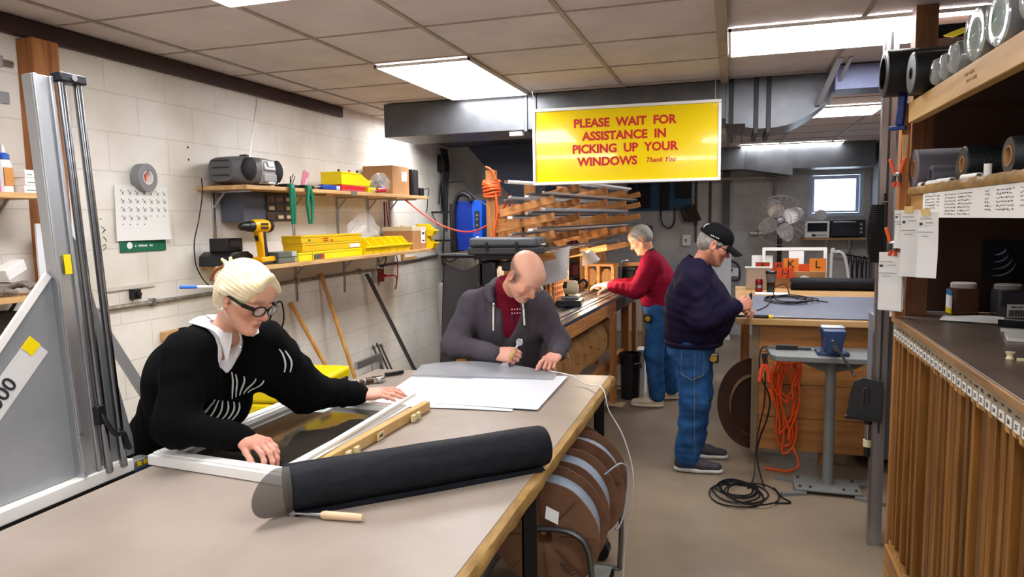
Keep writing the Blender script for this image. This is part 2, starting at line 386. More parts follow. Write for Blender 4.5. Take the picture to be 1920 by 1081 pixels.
# boombox
bb = T('boombox', 'grey portable boombox with rounded speakers on the upper shelf', 'radio', (-2.88, 3.69, uz))
def boom(u, v):
    y = -.225+.45*u; e = 1-(abs(2*u-1))**3.2
    a = 2*PI*v; q = .78+.22*e
    c = math.cos(a); s_ = math.sin(a)
    x = math.copysign(abs(c)**.55, c)*(.085+.055*e)*1.0; z = .092+math.copysign(abs(s_)**.6, s_)*.088*q
    return (x, y, z)
b = MB(); b.grid(boom, 28, 32)
b.add([boom(0, j/32) for j in range(32)], [tuple(range(32))]); b.add([boom(1, j/32) for j in range(32)], [tuple(range(32))])
b.build('body', M_GREY, bb, smooth=50)
b = MB()
for z in (.06, .105, .145): b.box(-.06, .06, -.232, -.222, z-.004, z+.004)
b.build('side_vent', M_DGREY, bb, bevel=.002)
def spk(y0, y1, nm):
    b = MB(); F = Matrix.Translation((.108, (y0+y1)/2, .098)) @ rotM(0, PI/2, 0)
    b.lathe([(0, .034), (.3, .033), (.75, .026), (1, .012), (1, -.02)], 28, F @ Matrix.Diagonal((.07, (y1-y0)/2, 1, 1))); b.build('speaker', M_BLKM, bb, smooth=60)
spk(-.185, -.035, 0); spk(.105, .205, 1)
b = MB(); b.cbox((.128, .035, .092), (.03, .135, .145)); b.build('front_panel', M_SILV, bb, bevel=.012)
b = MB(); b.cbox((.142, .035, .12), (.022, .11, .055), rotM(0, -.25, 0)); b.build('display', M_SILV, bb, bevel=.008)
b = MB(); b.cbox((.155, .04, .135), (.006, .06, .036), rotM(0, -.25, 0)); b.build('screen', mat('pale_screen', '#dfe6ea', .2), bb, bevel=.003)
b = MB(); b.cbox((.145, .04, .05), (.018, .12, .05)); b.build('cassette_door', M_SILV, bb, bevel=.006)
b = MB(); b.tube(spline([(.12, -.03, .02), (.165, .0, .018), (.165, .09, .018), (.12, .12, .02)], 6), .007); b.build('handle', M_CHROME, bb)
b = MB(); b.box(-.02, .03, -.03, .0, .178, .196); b.build('handle_mount', M_DGREY, bb, bevel=.004)
b = MB(); b.cyl((-.05, .1, .17), (-.09, .27, .60), .0025, .0018, 6); b.build('antenna', M_STEEL, bb)
# power cord of the boombox
def wire(name, pts, r, m, label, cat='cord', n=8, group=None, par=None):
    P = spline(pts, n); o = P[0].copy()
    if par: return MB().tube(P, r, 6).build(name, m, par, world=True, smooth=60)
    return tag(MB().tube([p-o for p in P], r, 6).build(name, m, loc=tuple(o), smooth=60), label, cat, group)
wire('power_cord', [(-2.99, 3.43, 1.99), (-2.99, 3.43, 1.90), (-3.0, 3.40, 1.75), (-3.01, 3.37, 1.64), (-3.01, 3.36, 1.56), (-3.0, 3.36, 1.47), (-2.98, 3.40, 1.38), (-2.99, 3.5, 1.33), (-3.03, 3.66, 1.32)], .0035, M_BLK, None, par=bb)
# parts organizer under the shelf
og = T('parts_cabinet', 'small grey cabinet of tiny drawers hung under the upper shelf', 'parts cabinet', (-3.036, 3.635, 1.73))
MB().box(.0, .17, .0, .50, 0, .19).build('case', mat('slate_case', '#565a66', .5), og, bevel=.004)
k = 0
for r in range(3):
    for c in range(3):
        b = MB(); y0 = .215+c*.093; z0 = .012+r*.058
        b.box(.172, .182, y0, y0+.085, z0, z0+.05); d_ = b.build('drawer', mat('smoked_drawer', '#4a3c34', .25), og, bevel=.003)
        if (r, c) in ((0, 1), (0, 2), (1, 0), (2, 2), (1, 2)): MB().box(.183, .186, y0+.015, y0+.07, z0+.008, z0+.03).build('label_card', mat('tan_card', '#c9b292', .8), d_)
# green tools hung over the shelf edge
def green_tool(y, label, sp):
    t = T('spline_tool', label, 'tool', (-2.675, y, uz), group='green handled cutters')
    for s in (-1, 1):
        P = spline([(-.02, s*.006, .012), (.004, s*.01, .0), (.006, s*(.012+sp), -.09), (.006, s*(.012+sp*.7), -.16), (.006, s*.012, -.235)], 6)
        MB().tube(P, [.008+.005*math.sin(PI*min(1, i/len(P)+.1)) for i in range(len(P))], 10).build('handle', M_GREEN, t)
    b = MB(); b.cyl((-.12, 0, .012), (-.015, 0, .012), .008, .011, 8); b.build('jaw', M_BLKS, t)
    return t
g1 = green_tool(3.86, 'green rubber handled cutters hanging off the upper shelf, nearest the boombox', .002)
b = MB(); b.cyl((.006, 0, -.235), (.006, 0, -.30), .008, .004, 8); b.build('tip', M_CHROME, g1)
green_tool(4.05, 'green rubber handled pliers with spread handles hanging right of the first pair', .016)
# pens and bits right of the boombox
pb = T('pencil_tray', 'low black tray of pens and clips right of the boombox', 'tray', (-2.84, 4.10, uz))
b = MB(); b.box(-.10, .10, -.12, .12, 0, .006); b.box(-.1, -.094, -.12, .12, .006, .02); b.box(.094, .1, -.12, .12, .006, .02); b.build('tray', M_BLK, pb)
random.seed(5)
for i in range(8):
    b = MB(); x = random.uniform(-.08, .08); y = random.uniform(-.1, .06)
    b.cyl((x, y, .01), (x+random.uniform(-.02, .02), y+random.uniform(-.02, .05), random.uniform(.05, .10)), .004, .003, 6); b.build('pen', (M_WHITE, M_BLK, M_STEEL)[i % 3], pb)
pk = MB(); pk.sheet(lambda u, v: (-.02+.03*v, -.03+.07*u, .11*v+.01*math.sin(6*u)), 6, 6, .004)
tag(pk.build('bag', mat('pink_bag', '#e58fa6', .35, alpha=.85), loc=(-2.80, 4.20, uz+.012)), 'small pink plastic packet standing by the pens on the upper shelf', 'packet')
st = T('stapler', 'small blue handled tool lying between the pens and the red tray', 'tool', (-2.74, 4.36, uz))
b = MB(); b.cbox((0, .02, .02), (.05, .18, .036)); b.build('handle', M_BLUE, st, bevel=.012, seg=3)
b = MB(); b.cyl((0, -.07, .02), (0, -.15, .018), .009, .006, 8); b.build('shaft', M_STEEL, st)
MB().cbox((0, .13, .018), (.05, .05, .03)).build('end_cap', mat('pale_blue_cap', '#aebbd6', .4), st, bevel=.005)
rt = T('bit_case', 'red flat case under the yellow bins on the upper shelf', 'case', (-2.80, 4.70, uz))
MB().box(-.09, .09, -.17, .17, 0, .045).build('case', M_RED, rt, bevel=.006); MB().box(-.092, .092, -.172, .172, .0, .012).build('base', M_CLEAR, rt)
# yellow stacking bin
def bin_(name, label, loc, L, Wd, Ht, rz=0, group=None, m=M_YEL):
    t = T(name, label, 'bin', loc, rz, group); w = .004
    b = MB(); pr = [(0, 0), (L, 0), (L, Ht), (L*.35, Ht), (L*.05, Ht*.5), (-.02, Ht*.5)]
    R = Matrix(((1, 0, 0, 0), (0, 0, 1, 0), (0, 1, 0, 0), (0, 0, 0, 1)))
    b.prism(pr, -Wd/2, -Wd/2+w, R); b.prism(pr, Wd/2-w, Wd/2, R); b.box(0, L, -Wd/2, Wd/2, 0, w); b.box(L-w, L, -Wd/2, Wd/2, 0, Ht)
    b.add([(0, -Wd/2, 0), (0, Wd/2, 0), (-.02, Wd/2, Ht*.5), (-.02, -Wd/2, Ht*.5), (w, -Wd/2, 0), (w, Wd/2, 0), (-.02+w, Wd/2, Ht*.5), (-.02+w, -Wd/2, Ht*.5)], [(0, 1, 2, 3), (4, 7, 6, 5), (3, 2, 6, 7)])
    b.build('shell', m, t, bevel=.0015)
    b = MB(); b.box(L*.35, L, -Wd/2-.006, -Wd/2, Ht-.012, Ht); b.box(L*.35, L, Wd/2, Wd/2+.006, Ht-.012, Ht); b.box(-.028, -.018, -Wd/2-.004, Wd/2+.004, Ht*.5-.012, Ht*.5+.002); b.build('rim', m, t, bevel=.002)
    return t
yb = bin_('parts_bin', 'long yellow parts bin lying on the red case on the upper shelf', (-2.80, 4.95, uz+.046), .42, .17, .095, -PI/2)
for i, (y, m) in enumerate(((4.62, M_BLK), (4.74, M_RED), (4.82, M_BLK))):
    b = MB(); b.cyl((-2.80+.02*i, y, uz+.05), (-2.80+.02*i, y+.02, uz+.165), .012, .008, 8); b.build('marker', m, yb, world=True)
MB().box(-2.86, -2.74, 4.98, 5.10, uz, uz+.045).build('foot', M_YEL, yb, world=True, bevel=.006)
rb = T('screwdriver', 'red handled tool poking from behind the yellow bin', 'screwdriver', (-2.70, 5.06, uz))
b = MB(); b.cyl((0, -.02, .02), (0, .11, .03), .017, .02, 10); b.build('handle', M_RED, rb, bevel=.003); MB().cyl((0, -.12, .016), (0, -.02, .02), .005, n=8).build('shaft', M_STEEL, rb)
# bag of parts, carton, speaker
def bag(name, label, loc, r, m, seed, cat='bag', amp=.18, group=None):
    random.seed(seed); ph = [random.uniform(0, 6) for _ in range(8)]
    def fn(u, v):
        a = 2*PI*u; t = PI*v
        q = 1+amp*(math.sin(5*a+ph[0]+3*t)*.4+math.sin(9*a+ph[1]-5*t)*.35+math.sin(3*a+7*t+ph[2])*.4)
        z = r[2]*(1-math.cos(t))/2*2*(1+.1*math.sin(4*a+ph[3])*math.sin(t))
        return (r[0]*math.sin(t)*math.cos(a)*q, r[1]*math.sin(t)*math.sin(a)*q, z)
    return tag(MB().grid(fn, 36, 18).build(name, m, loc=loc, smooth=50), label, cat, group)
bag('plastic_bag', 'clear bag of metal hardware on the upper shelf before the carton', (-2.78, 5.24, uz+.002), (.070, .105, .085), M_CLEAR2, 4)
random.seed(11)
hwp = T('hardware', 'dark metal hardware pieces inside the clear bag on the upper shelf', 'hardware', (-2.78, 5.24, uz+.006))
for i in range(14):
    b = MB(); a = random.uniform(0, 6); q = random.uniform(0, .6); c = Vector((.06*q*math.cos(a), .09*q*math.sin(a), .015+.1*random.random()))
    b.cyl(c, c+Vector((random.uniform(-.03, .03), random.uniform(-.04, .04), random.uniform(-.01, .02))), random.uniform(.008, .016), n=8); b.build('fitting', (M_STEEL, M_DGREY, M_GREY)[i % 3], hwp)
cb = T('carton', 'brown carton with a white sticker standing on the upper shelf', 'box', (-2.86, 5.53, uz))
MB().box(-.16, .12, -.14, .18, 0, .245).build('carton_body', M_CARD, cb, bevel=.003)
MB().box(.12, .122, .03, .13, .12, .20).build('sticker', M_PAPER, cb); MB().box(.1222, .1228, .045, .06, .18, .192).build('sticker_mark', M_BLUE, cb)
sk = T('speaker', 'upright black box speaker at the right end of the upper shelf', 'speaker', (-2.82, 5.83, uz))
MB().box(-.09, .09, -.07, .06, 0, .235).build('cabinet', M_BLK, sk, bevel=.012, seg=3); MB().box(.09, .094, -.055, .045, .02, .215).build('grille', M_BLKM, sk, bevel=.004)
ch = T('charger', 'squat black charger at the far end of the upper shelf', 'charger', (-2.80, 5.945, uz))
MB().box(-.06, .08, -.035, .04, 0, .075).build('charger_body', M_BLK, ch, bevel=.008)
wire('charger_cord', [(-2.74, 5.98, 2.0), (-2.72, 6.08, 2.02), (-2.76, 6.15, 1.95), (-2.8, 6.22, 1.86), (-2.82, 6.24, 1.80)], .004, M_BLK, None, par=ch)
# ---- lower shelf
bc = T('battery_charger', 'black battery charging dock with a battery at the left end of the lower shelf', 'charger', (-2.90, 3.50, lz))
b = MB(); b.prism([(-.115, 0), (.115, 0), (.105, .06), (.06, .085), (-.07, .085), (-.11, .06)], -.11, .11, MX); b.build('dock', M_BLK, bc, bevel=.006)
b = MB(); b.box(-.06, .07, -.075, .065, .085, .165); b.build('battery', M_BLK, bc, bevel=.006)
MB().box(.071, .073, -.05, .03, .115, .15).build('battery_label', M_DGREY, bc)
def drill(label, loc, rot):
    t = T('cordless_drill', label, 'drill', loc, rot=rot)
    # local: chuck to -y, upright z, faces +x
    b = MB(); F = Matrix.Translation((0, 0, .205)) @ rotM(-PI/2, 0, 0)
    b.lathe([(0, -.06), (.030, -.058), (.036, -.04), (.037, .03), (.035, .055)], 20, F); b.build('motor_housing', M_YELD, t)
    b = MB(); b.lathe([(.034, .056), (.037, .06), (.034, .085), (.022, .092), (0, .093)], 20, F); b.build('rear_cap', M_BLK, t)
    b = MB(); b.lathe([(0, -.155), (.012, -.155), (.020, -.14), (.022, -.095), (.027, -.092), (.030, -.062), (.03, -.058)], 20, F); b.build('chuck', M_BLK, t)
    b = MB(); b.prism([(-.02, .18), (.032, .18), (.038, .12), (.052, .04), (.002, .04), (-.006, .12)], -.019, .019, MX); b.build('grip', M_BLK, t, bevel=.008, seg=3)
    b = MB(); b.prism([(-.03, .19), (.006, .19), (.01, .12), (.016, .04), (.002, .04), (-.008, .11), (-.018, .135)], -.0205, .0205, MX); b.build('grip_spine', M_YELD, t, bevel=.004)
    b = MB(); b.prism([(-.038, .155), (-.012, .16), (-.008, .125), (-.026, .128)], -.008, .008, MX); b.build('trigger', M_BLK, t, bevel=.003)
    b = MB(); b.box(-.034, .034, -.03, .085, .014, .042); b.build('foot', M_YELD, t, bevel=.006)
    b = MB(); b.box(-.036, .036, -.045, .09, 0, .014); b.build('battery', M_BLK, t, bevel=.004)
    b = MB(); b.box(.034, .0385, -.03, .028, .19, .222); b.build('name_plate', M_BLK, t)
    text('DEWALT', .016, 'lettering', M_YELD, t, (.0392, -.001, .205), (PI/2, 0, PI/2)); t.scale = (1.14,)*3
    return t
drill('yellow and black cordless drill standing upright on the lower shelf', (-2.735, 3.60, lz+.0), (0, 0, 0))
for i, (z, w, l) in enumerate(((0, .17, 'lower smoked plastic accessory box beside the upright drill'), (.036, .14, 'upper smoked plastic accessory box beside the upright drill'))):
    t = T('accessory_box', l, 'box', (-2.735, 3.785, lz+z), group='smoked accessory boxes')
    MB().box(-.06, .06, -.09, -.09+w, 0, .034).build('tray', mat('smoked_box', '#4a5250', .3), t, bevel=.003); MB().box(-.062, .062, -.09+w, .10, 0, .034).build('lid', mat('clear_lid', '#b8c6c4', .2, alpha=.8), t, bevel=.003)
# yellow boxes
def ybox(label, y0, y1, z0, h, x=-2.66, dx=.15, extra=None, m=M_YEL, mk='red'):
    t = T('yellow_box', label, 'box', (x, (y0+y1)/2, z0), group='yellow boxes stacked on the lower shelf'); l = (y1-y0)/2
    MB().box(-dx, 0, -l, l, 0, h*.72).build('base', m, t, bevel=.003); MB().box(-dx-.002, .002, -l-.003, l+.003, h*.72+.0005, h-.001).build('lid', m, t, bevel=.003)
    if extra: extra(t, l, h)
    return t
M_OCH = mat('ochre_card', '#e2b400', .5)
def e_print(t, l, h):
    dashes('print', mat('red_ink', '#b02a18', .7), t, .0028, [(-.15, h*.52, 8), (-.13, h*.22, 10)])
    MB().box(.0005, .003, -l+.08, -l+.10, h*.25, h*.5).build('mark', M_GREEN, t)
def e_lab(t, l, h): MB().box(.0005, .003, l-.16, l-.02, h*.15, h*.62).build('label', M_PAPER, t)
def e_dark(t, l, h): MB().box(.0005, .003, -l+.01, -l+.1, h*.1, h*.68).build('label', mat('dark_label', '#56504a', .5), t); MB().box(.0005, .003, -l+.1, -l+.135, h*.1, h*.68).build('label', M_RED, t)
ybox('small plain yellow box at the left foot of the yellow stack', 3.885, 4.035, lz, .058)
ybox('yellow box with a grey and red label at the foot of the stack', 4.045, 4.70, lz, .058, extra=e_dark)
ybox('ochre box with a white label in the middle of the yellow stack', 3.93, 4.68, lz+.059, .055, extra=e_lab, m=M_OCH)
ybox('yellow box with red printing on top of the stack', 3.92, 4.69, lz+.1145, .052, extra=e_print, m=M_OCH)
# row of yellow bins
for k in range(6):
    bin_('parts_bin', 'yellow open parts bin in the row of six, %s' % ('at its left end', 'second from the left', 'third from the left', 'third from the right', 'second from the right', 'at its right end')[k], (-2.665, 4.80+.133*k, lz), .2, .122, .125, PI, 'row of yellow parts bins')
b = MB(); random.seed(9)
def bagf(u, v):
    a = 2*PI*u; w = (1-v)**.8; q = 1+.15*math.sin(4*a+5*v)+.1*math.sin(7*a-9*v)
    return (-.02+.07*w*math.cos(a)*q-.02*v, (.26*w+.03)*math.sin(a)*q+.08*v, .21*v+.01*math.sin(6*a))
b.grid(bagf, 30, 14)
tag(b.build('plastic_bag', M_CLEAR2, loc=(-2.86, 5.1, lz+.128), smooth=50), 'crumpled clear plastic bag heaped on the yellow bins', 'bag')
c2 = T('carton', 'carton with a shipping label on the lower shelf right of the bins', 'box', (-2.83, 5.72, lz))
MB().box(-.14, .15, -.10, .2, 0, .20).build('carton_body', M_CARD, c2, bevel=.003); MB().box(-.142, .152, -.102, .202, .165, .203).build('tape', mat('pale_tape', '#d9c6a6', .4), c2)
MB().box(.15, .153, .08, .16, .05, .17).build('shipping_label', M_PAPER, c2); MB().box(.1532, .154, .095, .145, .065, .08).build('barcode', M_INK, c2)
MB().box(.1532, .154, .095, .145, .13, .15).build('barcode', M_INK, c2)
bin_('parts_bin', 'yellow bin lying on end beside the carton, lower of the pair', (-2.62, 5.955, lz), .16, .085, .11, PI, 'end bins')
bin_('parts_bin', 'yellow bin tilted on top of another beside the carton', (-2.62, 5.955, lz+.112), .16, .085, .11, PI, 'end bins')
fr = T('wall_bracket_frame', 'small pine frame fixed to the wall at the right end of the lower shelf', 'frame', (WL, 6.12, 1.34))
b = MB(); b.box(.0, .03, 0, .03, .0, .34); b.box(0, .03, .03, .3, 0, .03); b.build('rails', M_PINE, fr)
# ---- wall mounted bits
cal = T('wall_calendar', 'white month calendar with crossed out days on the block wall', 'calendar', (WL+.004, 3.02, 1.58))
MB().box(0, .004, -.15, .16, 0, .075).build('footer', mat('calendar_green', '#14694c', .5), cal)
dashes('print', M_PAPER, cal, .0045, [(-.055, .03, 10)])
b = MB(); b.lathe([(0, 0), (.018, 0), (.018, .001), (0, .001)], 20, Matrix.Translation((.0045, -.09, .035)) @ rotM(0, PI/2, 0)); b.build('emblem', M_PAPER, cal)
MB().sheet(lambda u, v: (.008+.006*u+.018*(1-v)**2*(u), -.165+.345*u-.006*(1-v), .06+.29*v), 8, 8, .003).build('page', M_PAPER, cal)
b = MB(); random.seed(2)
for r in range(5):
    for c in range(7):
        if r == 4 and c > 3: continue
        y = -.125+.046*c; z = .31-.044*r; x = .019+.012*(y+.16)*1.3
        if r < 4 and not (r == 3 and c > 3):
            b.bar((x, y-.007, z-.008), (x, y+.007, z+.008), .002, .001, (1, 0, 0)); b.bar((x, y-.007, z+.008), (x, y+.007, z-.008), .002, .001, (1, 0, 0))
        b.box(x-.001, x, y-.013, y-.009, z+.009, z+.015)
b.build('day_marks', M_INK, cal)
tp = T('tape_roll', 'roll of grey duct tape hung on the wall over the calendar', 'tape', (WL+.004, 3.035, 1.975), rot=(0, PI/2, .12))
b = MB(); b.lathe([(.038, 0), (.075, 0), (.075, .048), (.038, .048), (.038, 0)], 32, caps=False); b.build('tape', mat('duct_tape', '#8b8c90', .4, metal=.2), tp, bevel=.002)
b = MB(); b.lathe([(.033, -.001), (.0379, -.001), (.0379, .049), (.033, .049), (.033, -.001)], 32, caps=False); b.build('core', M_PAPER, tp)
MB().lathe([(.0, .002), (.0325, .002), (.0325, .012), (0, .012)], 24).build('core_print', M_ORNG, tp)
tag(MB().cyl((0, 0, 0), (0, 0, .075), .003, n=6).build('nail', M_STEEL, loc=(WL-.005, 3.035, 2.01), rot=(0, PI/2, 0)), 'nail holding the roll of grey tape', 'nail')
b = MB(); random.seed(8)
for (y, z) in ((2.735, 1.79), (2.74, 1.74), (2.75, 1.70), (2.775, 1.75), (2.78, 1.70), (2.785, 1.65), (2.78, 1.61)):
    P = [Vector((0, random.uniform(-.015, .015), random.uniform(-.02, .02))) for _ in range(4)]
    b.tube([Vector((.0015, y-2.73, z-1.6))+p for p in P], .0015, 5)
tag(b.build('pencil_note', M_INK, loc=(WL, 2.73, 1.6)), 'scribbled figures written on the wall beside the rods', 'writing')
pc = T('conduit', 'thin metal conduit pipe running along the block wall', 'pipe', (WL+.014, 2.3, 1.30))
MB().tube([(0, 0, .0), (0, 3.24, -.005)], .0125, 10).build('pipe', mat('dirty_conduit', '#a9a496', .5, metal=.4, c2='#6b655a', vs=30), pc)
for y in (.75, 2.1, 3.0): MB().box(-.014, .016, y-.012, y+.012, -.022, .022).build('strap', M_STEEL, pc)
pc2 = T('conduit', 'thin conduit continuing right of the red outlet', 'pipe', (WL+.014, 5.68, 1.32)); MB().tube([(0, 0, 0), (0, 1.3, .03)], .0125, 10).build('pipe', M_GREY, pc2)
ob = T('outlet_box', 'metal wall outlet box with a red cord plugged in', 'outlet', (WL, 5.60, 1.24))
MB().box(0, .05, -.06, .075, -.06, .06).build('box', M_STEEL, ob, bevel=.003); MB().box(.05, .056, -.04, .07, -.055, .055).build('cover', mat('rust_red_cover', '#7a2b22', .5), ob, bevel=.002)
b = MB(); b.cyl((.056, .02, 0), (.10, .03, -.005), .018, .012, 10); b.build('plug', M_RED, ob)
wire('extension_cord', [(-2.95, 5.63, 1.235), (-2.90, 5.70, 1.23), (-2.93, 5.78, 1.15), (-2.97, 5.83, 1.10), (-2.98, 5.9, 1.2), (-3.0, 5.95, 1.36), (-3.02, 5.93, 1.45), (-3.03, 5.85, 1.7), (-3.03, 5.82, 1.9)], .006, M_RED, 'thin red cord looping from the wall outlet up behind the shelf')
wire('extension_cord', [(-2.98, 5.62, 1.31), (-2.99, 5.69, 1.36), (-3.01, 5.74, 1.40), (-3.02, 5.76, 1.6), (-3.02, 5.76, 1.9)], .006, M_BLK, 'black cord rising beside the red cord at the outlet')
cl = T('latch_block', 'wooden latch block with a black plate screwed to the wall behind the woman', 'bracket', (WL, 3.19, 1.02))
b = MB(); b.box(0, .05, -.09, .05, .05, .105); b.build('block', M_PINE, cl, bevel=.006); b = MB(); b.box(0, .05, -.08, .05, -.06, .0); b.build('block', M_PINE, cl, bevel=.006)
MB().box(.05, .056, .0, .055, -.05, .115).build('plate', M_BLK, cl)
rl = T('slide_rail', 'short white rail with a black knob screwed to the wall left of the woman', 'rail', (WL, 2.72, 1.385))
MB().box(0, .012, 0, .36, 0, .018).build('rail', mat('worn_white', '#cfcabe', .5), rl); b = MB(); b.box(.001, .04, .19, .235, -.055, -.002); b.cyl((.04, .212, -.028), (.055, .212, -.028), .014, n=12); b.build('knob', M_BLK, rl, bevel=.002)
for y, z, l in ((2.72, 2.2, 'upper dark screw hole in the wall over the rods'), (2.72, 2.12, 'lower dark screw hole in the wall over the rods'), (3.40, 2.17, 'upper dark screw hole in the wall right of the tape roll'), (3.40, 2.1, 'lower dark screw hole in the wall right of the tape roll')):
    tag(MB().box(0, .004, -.004, .004, -.006, .006).build('screw_plug', M_BLK, loc=(WL+.0005, y, z)), l, 'plug', 'screw plugs in the wall')
# tools leaning on the wall
def stick(name, p0, p1, r0, r1, m, label, cat, group=None):
    p0 = Vector(p0); return tag(MB().cyl((0, 0, 0), Vector(p1)-p0, r0, r1, 12).build(name, m, loc=tuple(p0), bevel=.004), label, cat, group)
M_HAND = wood('broom_wood', '#d9a75c', '#b97f3c', 2)
stick('broom_handle', (-2.66, 4.8, .0), (-3.03, 4.70, 1.33), .016, .016, M_HAND, 'taller pale wooden handle leaning on the wall behind the yellow toolbox', 'handle', 'wooden handles leaning on the wall')
stick('broom_handle', (-2.62, 4.65, .0), (-3.03, 4.30, 1.15), .016, .016, M_HAND, 'shorter pale wooden handle with a darker end leaning beside the taller one', 'handle', 'wooden handles leaning on the wall')
tag(MB().bar((0, 0, 0), (-.36, -.50, 1.27), .045, .02).build('steel_bar', M_DGREY, loc=(-2.65, 5.88, .0)), 'long dark steel bar leaning on the wall under the outlet', 'bar')
for i, (dy, h, l) in enumerate(((0, .62, 'left one of three dark stakes leaning together on the wall'), (.07, .63, 'middle one of three dark stakes leaning together on the wall'), (.14, .61, 'right one of three dark stakes leaning together on the wall'))):
    b = MB(); b.bar((0, 0, 0), (-.22, -.10, h), .035, .012); b.cyl((-.22, -.10, h), (-.228, -.104, h+.03), .018, .006, 8); tag(b.build('stake', M_DGREY, loc=(-2.74, 5.47+dy, .0)), l, 'stake', 'dark stakes on the wall')
aa = T('aluminium_angle', 'grey metal corner angle standing on the floor by the stakes', 'frame', (-2.93, 4.98, 0))
b = MB(); b.box(0, .03, 0, .43, .52, .58); b.build('rail', M_ALU, aa); b = MB(); b.box(0, .03, .36, .43, 0, .515); b.build('stile', M_ALU, aa)
b = MB(); b.tube(spline([(0, 0, 0), (.02, .03, .1), (.03, .1, .12), (.03, .12, .0), (.02, .08, -.1)], 6), .006, 6); tag(b.build('cable_loop', M_BLK, loc=(WL+.012, 4.06, 1.05), smooth=60), 'black cable loop hanging on the wall by the woman glasses', 'cable')
# yellow toolbox on a stool behind the table
tb = T('toolbox', 'yellow plastic toolbox with a black latch behind the table', 'toolbox', (-2.27, 3.26, .62), .12)
MB().box(-.17, .17, -.30, .30, 0, .18).build('box_body', M_YEL, tb, bevel=.015); MB().box(-.175, .175, -.305, .305, .182, .262).build('lid', M_YEL, tb, bevel=.02, seg=3)
for y in (-.2, .2): MB().box(.172, .19, y-.03, y+.03, .12, .215).build('latch', M_BLK, tb, bevel=.004)
b = MB(); b.tube(spline([(0, -.1, .268), (.05, -.1, .274), (.05, .1, .274), (0, .1, .268)], 5), .010); b.build('handle', M_BLK, tb)
stl = T('stool', 'low wooden stool under the yellow toolbox', 'stool', (-2.27, 3.26, 0))
MB().box(-.22, .2, -.33, .33, .58, .618).build('seat', M_PINE, stl, bevel=.004)
for x in (-.18, .16):
    for y in (-.28, .28): MB().box(x-.02, x+.02, y-.02, y+.02, 0, .579).build('leg', M_PINE, stl)
for dy, l, g in ((0, .26, 'black gripped tool standing behind the yellow toolbox'), (.09, .17, 'shorter black gripped tool behind the yellow toolbox')):
    b = MB(); b.cyl((.1, .06, -.85), (-.07, -.05, l*.6), .006, n=8); b.cyl((-.07, -.05, l*.6), (-.11, -.08, l), .02, .016, 10); tag(b.build('hand_tool', M_BLK, loc=(-2.52, 3.62+dy, .85)), g, 'tool')
# ============================================================ left edge: post, shelves, bottles
wp = T('wood_post', 'stained square timber post against the block wall at far left', 'post', (-3.0, 2.455, 0))
MB().box(-.05, .045, -.06, .07, 0, 2.555).build('timber', M_POST, wp, bevel=.003)
MB().box(.0455, .053, -.02, .01, 1.755, 1.80).build('slot', M_BLKM, wp)
tag(MB().box(-.012, .0, -.13, .12, -.55, 0).build('backing_board', mat('white_board', '#dfe0e4', .4), loc=(-2.935, 2.46, 1.735), bevel=.002), 'white board hanging below the timber post', 'board')
hk = T('wall_hook', 'chrome spring clip fixed to the wall left of the timber post', 'hook', (-3.05, 2.2, 2.42))
b = MB(); b.box(0, .012, 0, .17, 0, .03); b.box(.012, .03, .07, .11, -.01, .04); b.cyl((.02, .02, .015), (.02, .16, .015), .009, n=8); b.build('clip', M_STEEL, hk, bevel=.002)
tag(MB().box(0, .01, 0, .22, 0, .05).build('steel_strip', M_ALU, loc=(-3.05, 2.12, 2.26)), 'flat grey metal strip on the wall under the chrome clip', 'strip')
for z, l in ((1.838, 'short pine shelf with the glue bottle at the left edge'), (1.412, 'short pine shelf with grey gloves at the left edge')):
    s = T('wall_shelf', l, 'shelf', (-3.05, 1.55, z)); MB().box(.0, .27, 0, .735 if z > 1.5 else .715, 0, .024).build('board', M_PINE, s, bevel=.003)
    for y in (.15, .6): MB().bar((.0, y, -.2), (.2, y, 0), .014, .006, (0, 1, 0)).build('bracket', M_STEEL, s)
z1, z2 = 1.8625, 1.4365
cn = T('container', 'blue and pink product carton at the left end of the glue shelf', 'container', (-2.90, 2.07, z1))
MB().box(-.05, .05, -.055, .055, .0, .23).build('body', mat('product_blue', '#2038b0', .35), cn, bevel=.004)
MB().box(.0502, .0515, -.053, .053, .0, .085).build('band', mat('product_pink', '#e03fc0', .4), cn); MB().box(.0502, .0515, -.053, .053, .15, .19).build('band', mat('product_sky', '#4a90e0', .4), cn)
gl = T('glue_bottle', 'white glue bottle with a blue spout cap on the upper left shelf', 'bottle', (-2.89, 2.175, z1))
b = MB(); b.lathe([(.026, 0), (.03, .004), (.03, .12), (.024, .135), (.018, .14)], 20, Matrix.Diagonal((.8, 1, 1, 1))); b.build('body', mat('glue_white', '#f0e8dc', .35), gl)
MB().box(.02, .0262, -.02, .02, .03, .105).build('label', mat('label_orange', '#c98a4a', .6), gl, bevel=.002)
b = MB(); b.lathe([(.022, .14), (.022, .158), (.012, .166)], 16); b.build('cap', mat('cap_blue', '#2d5fb8', .4), gl); b = MB(); b.lathe([(.01, .166), (.008, .18), (.003, .20)], 12); b.build('spout', M_WHITE, gl)
tag(MB().lathe([(.026, 0), (.028, .01), (.028, .15), (.02, .165), (.012, .17)], 16).build('white_bottle', mat('milky_bottle', '#ece8e2', .35), loc=(-2.95, 2.14, z1)), 'plain milky bottle behind the glue bottle', 'bottle')
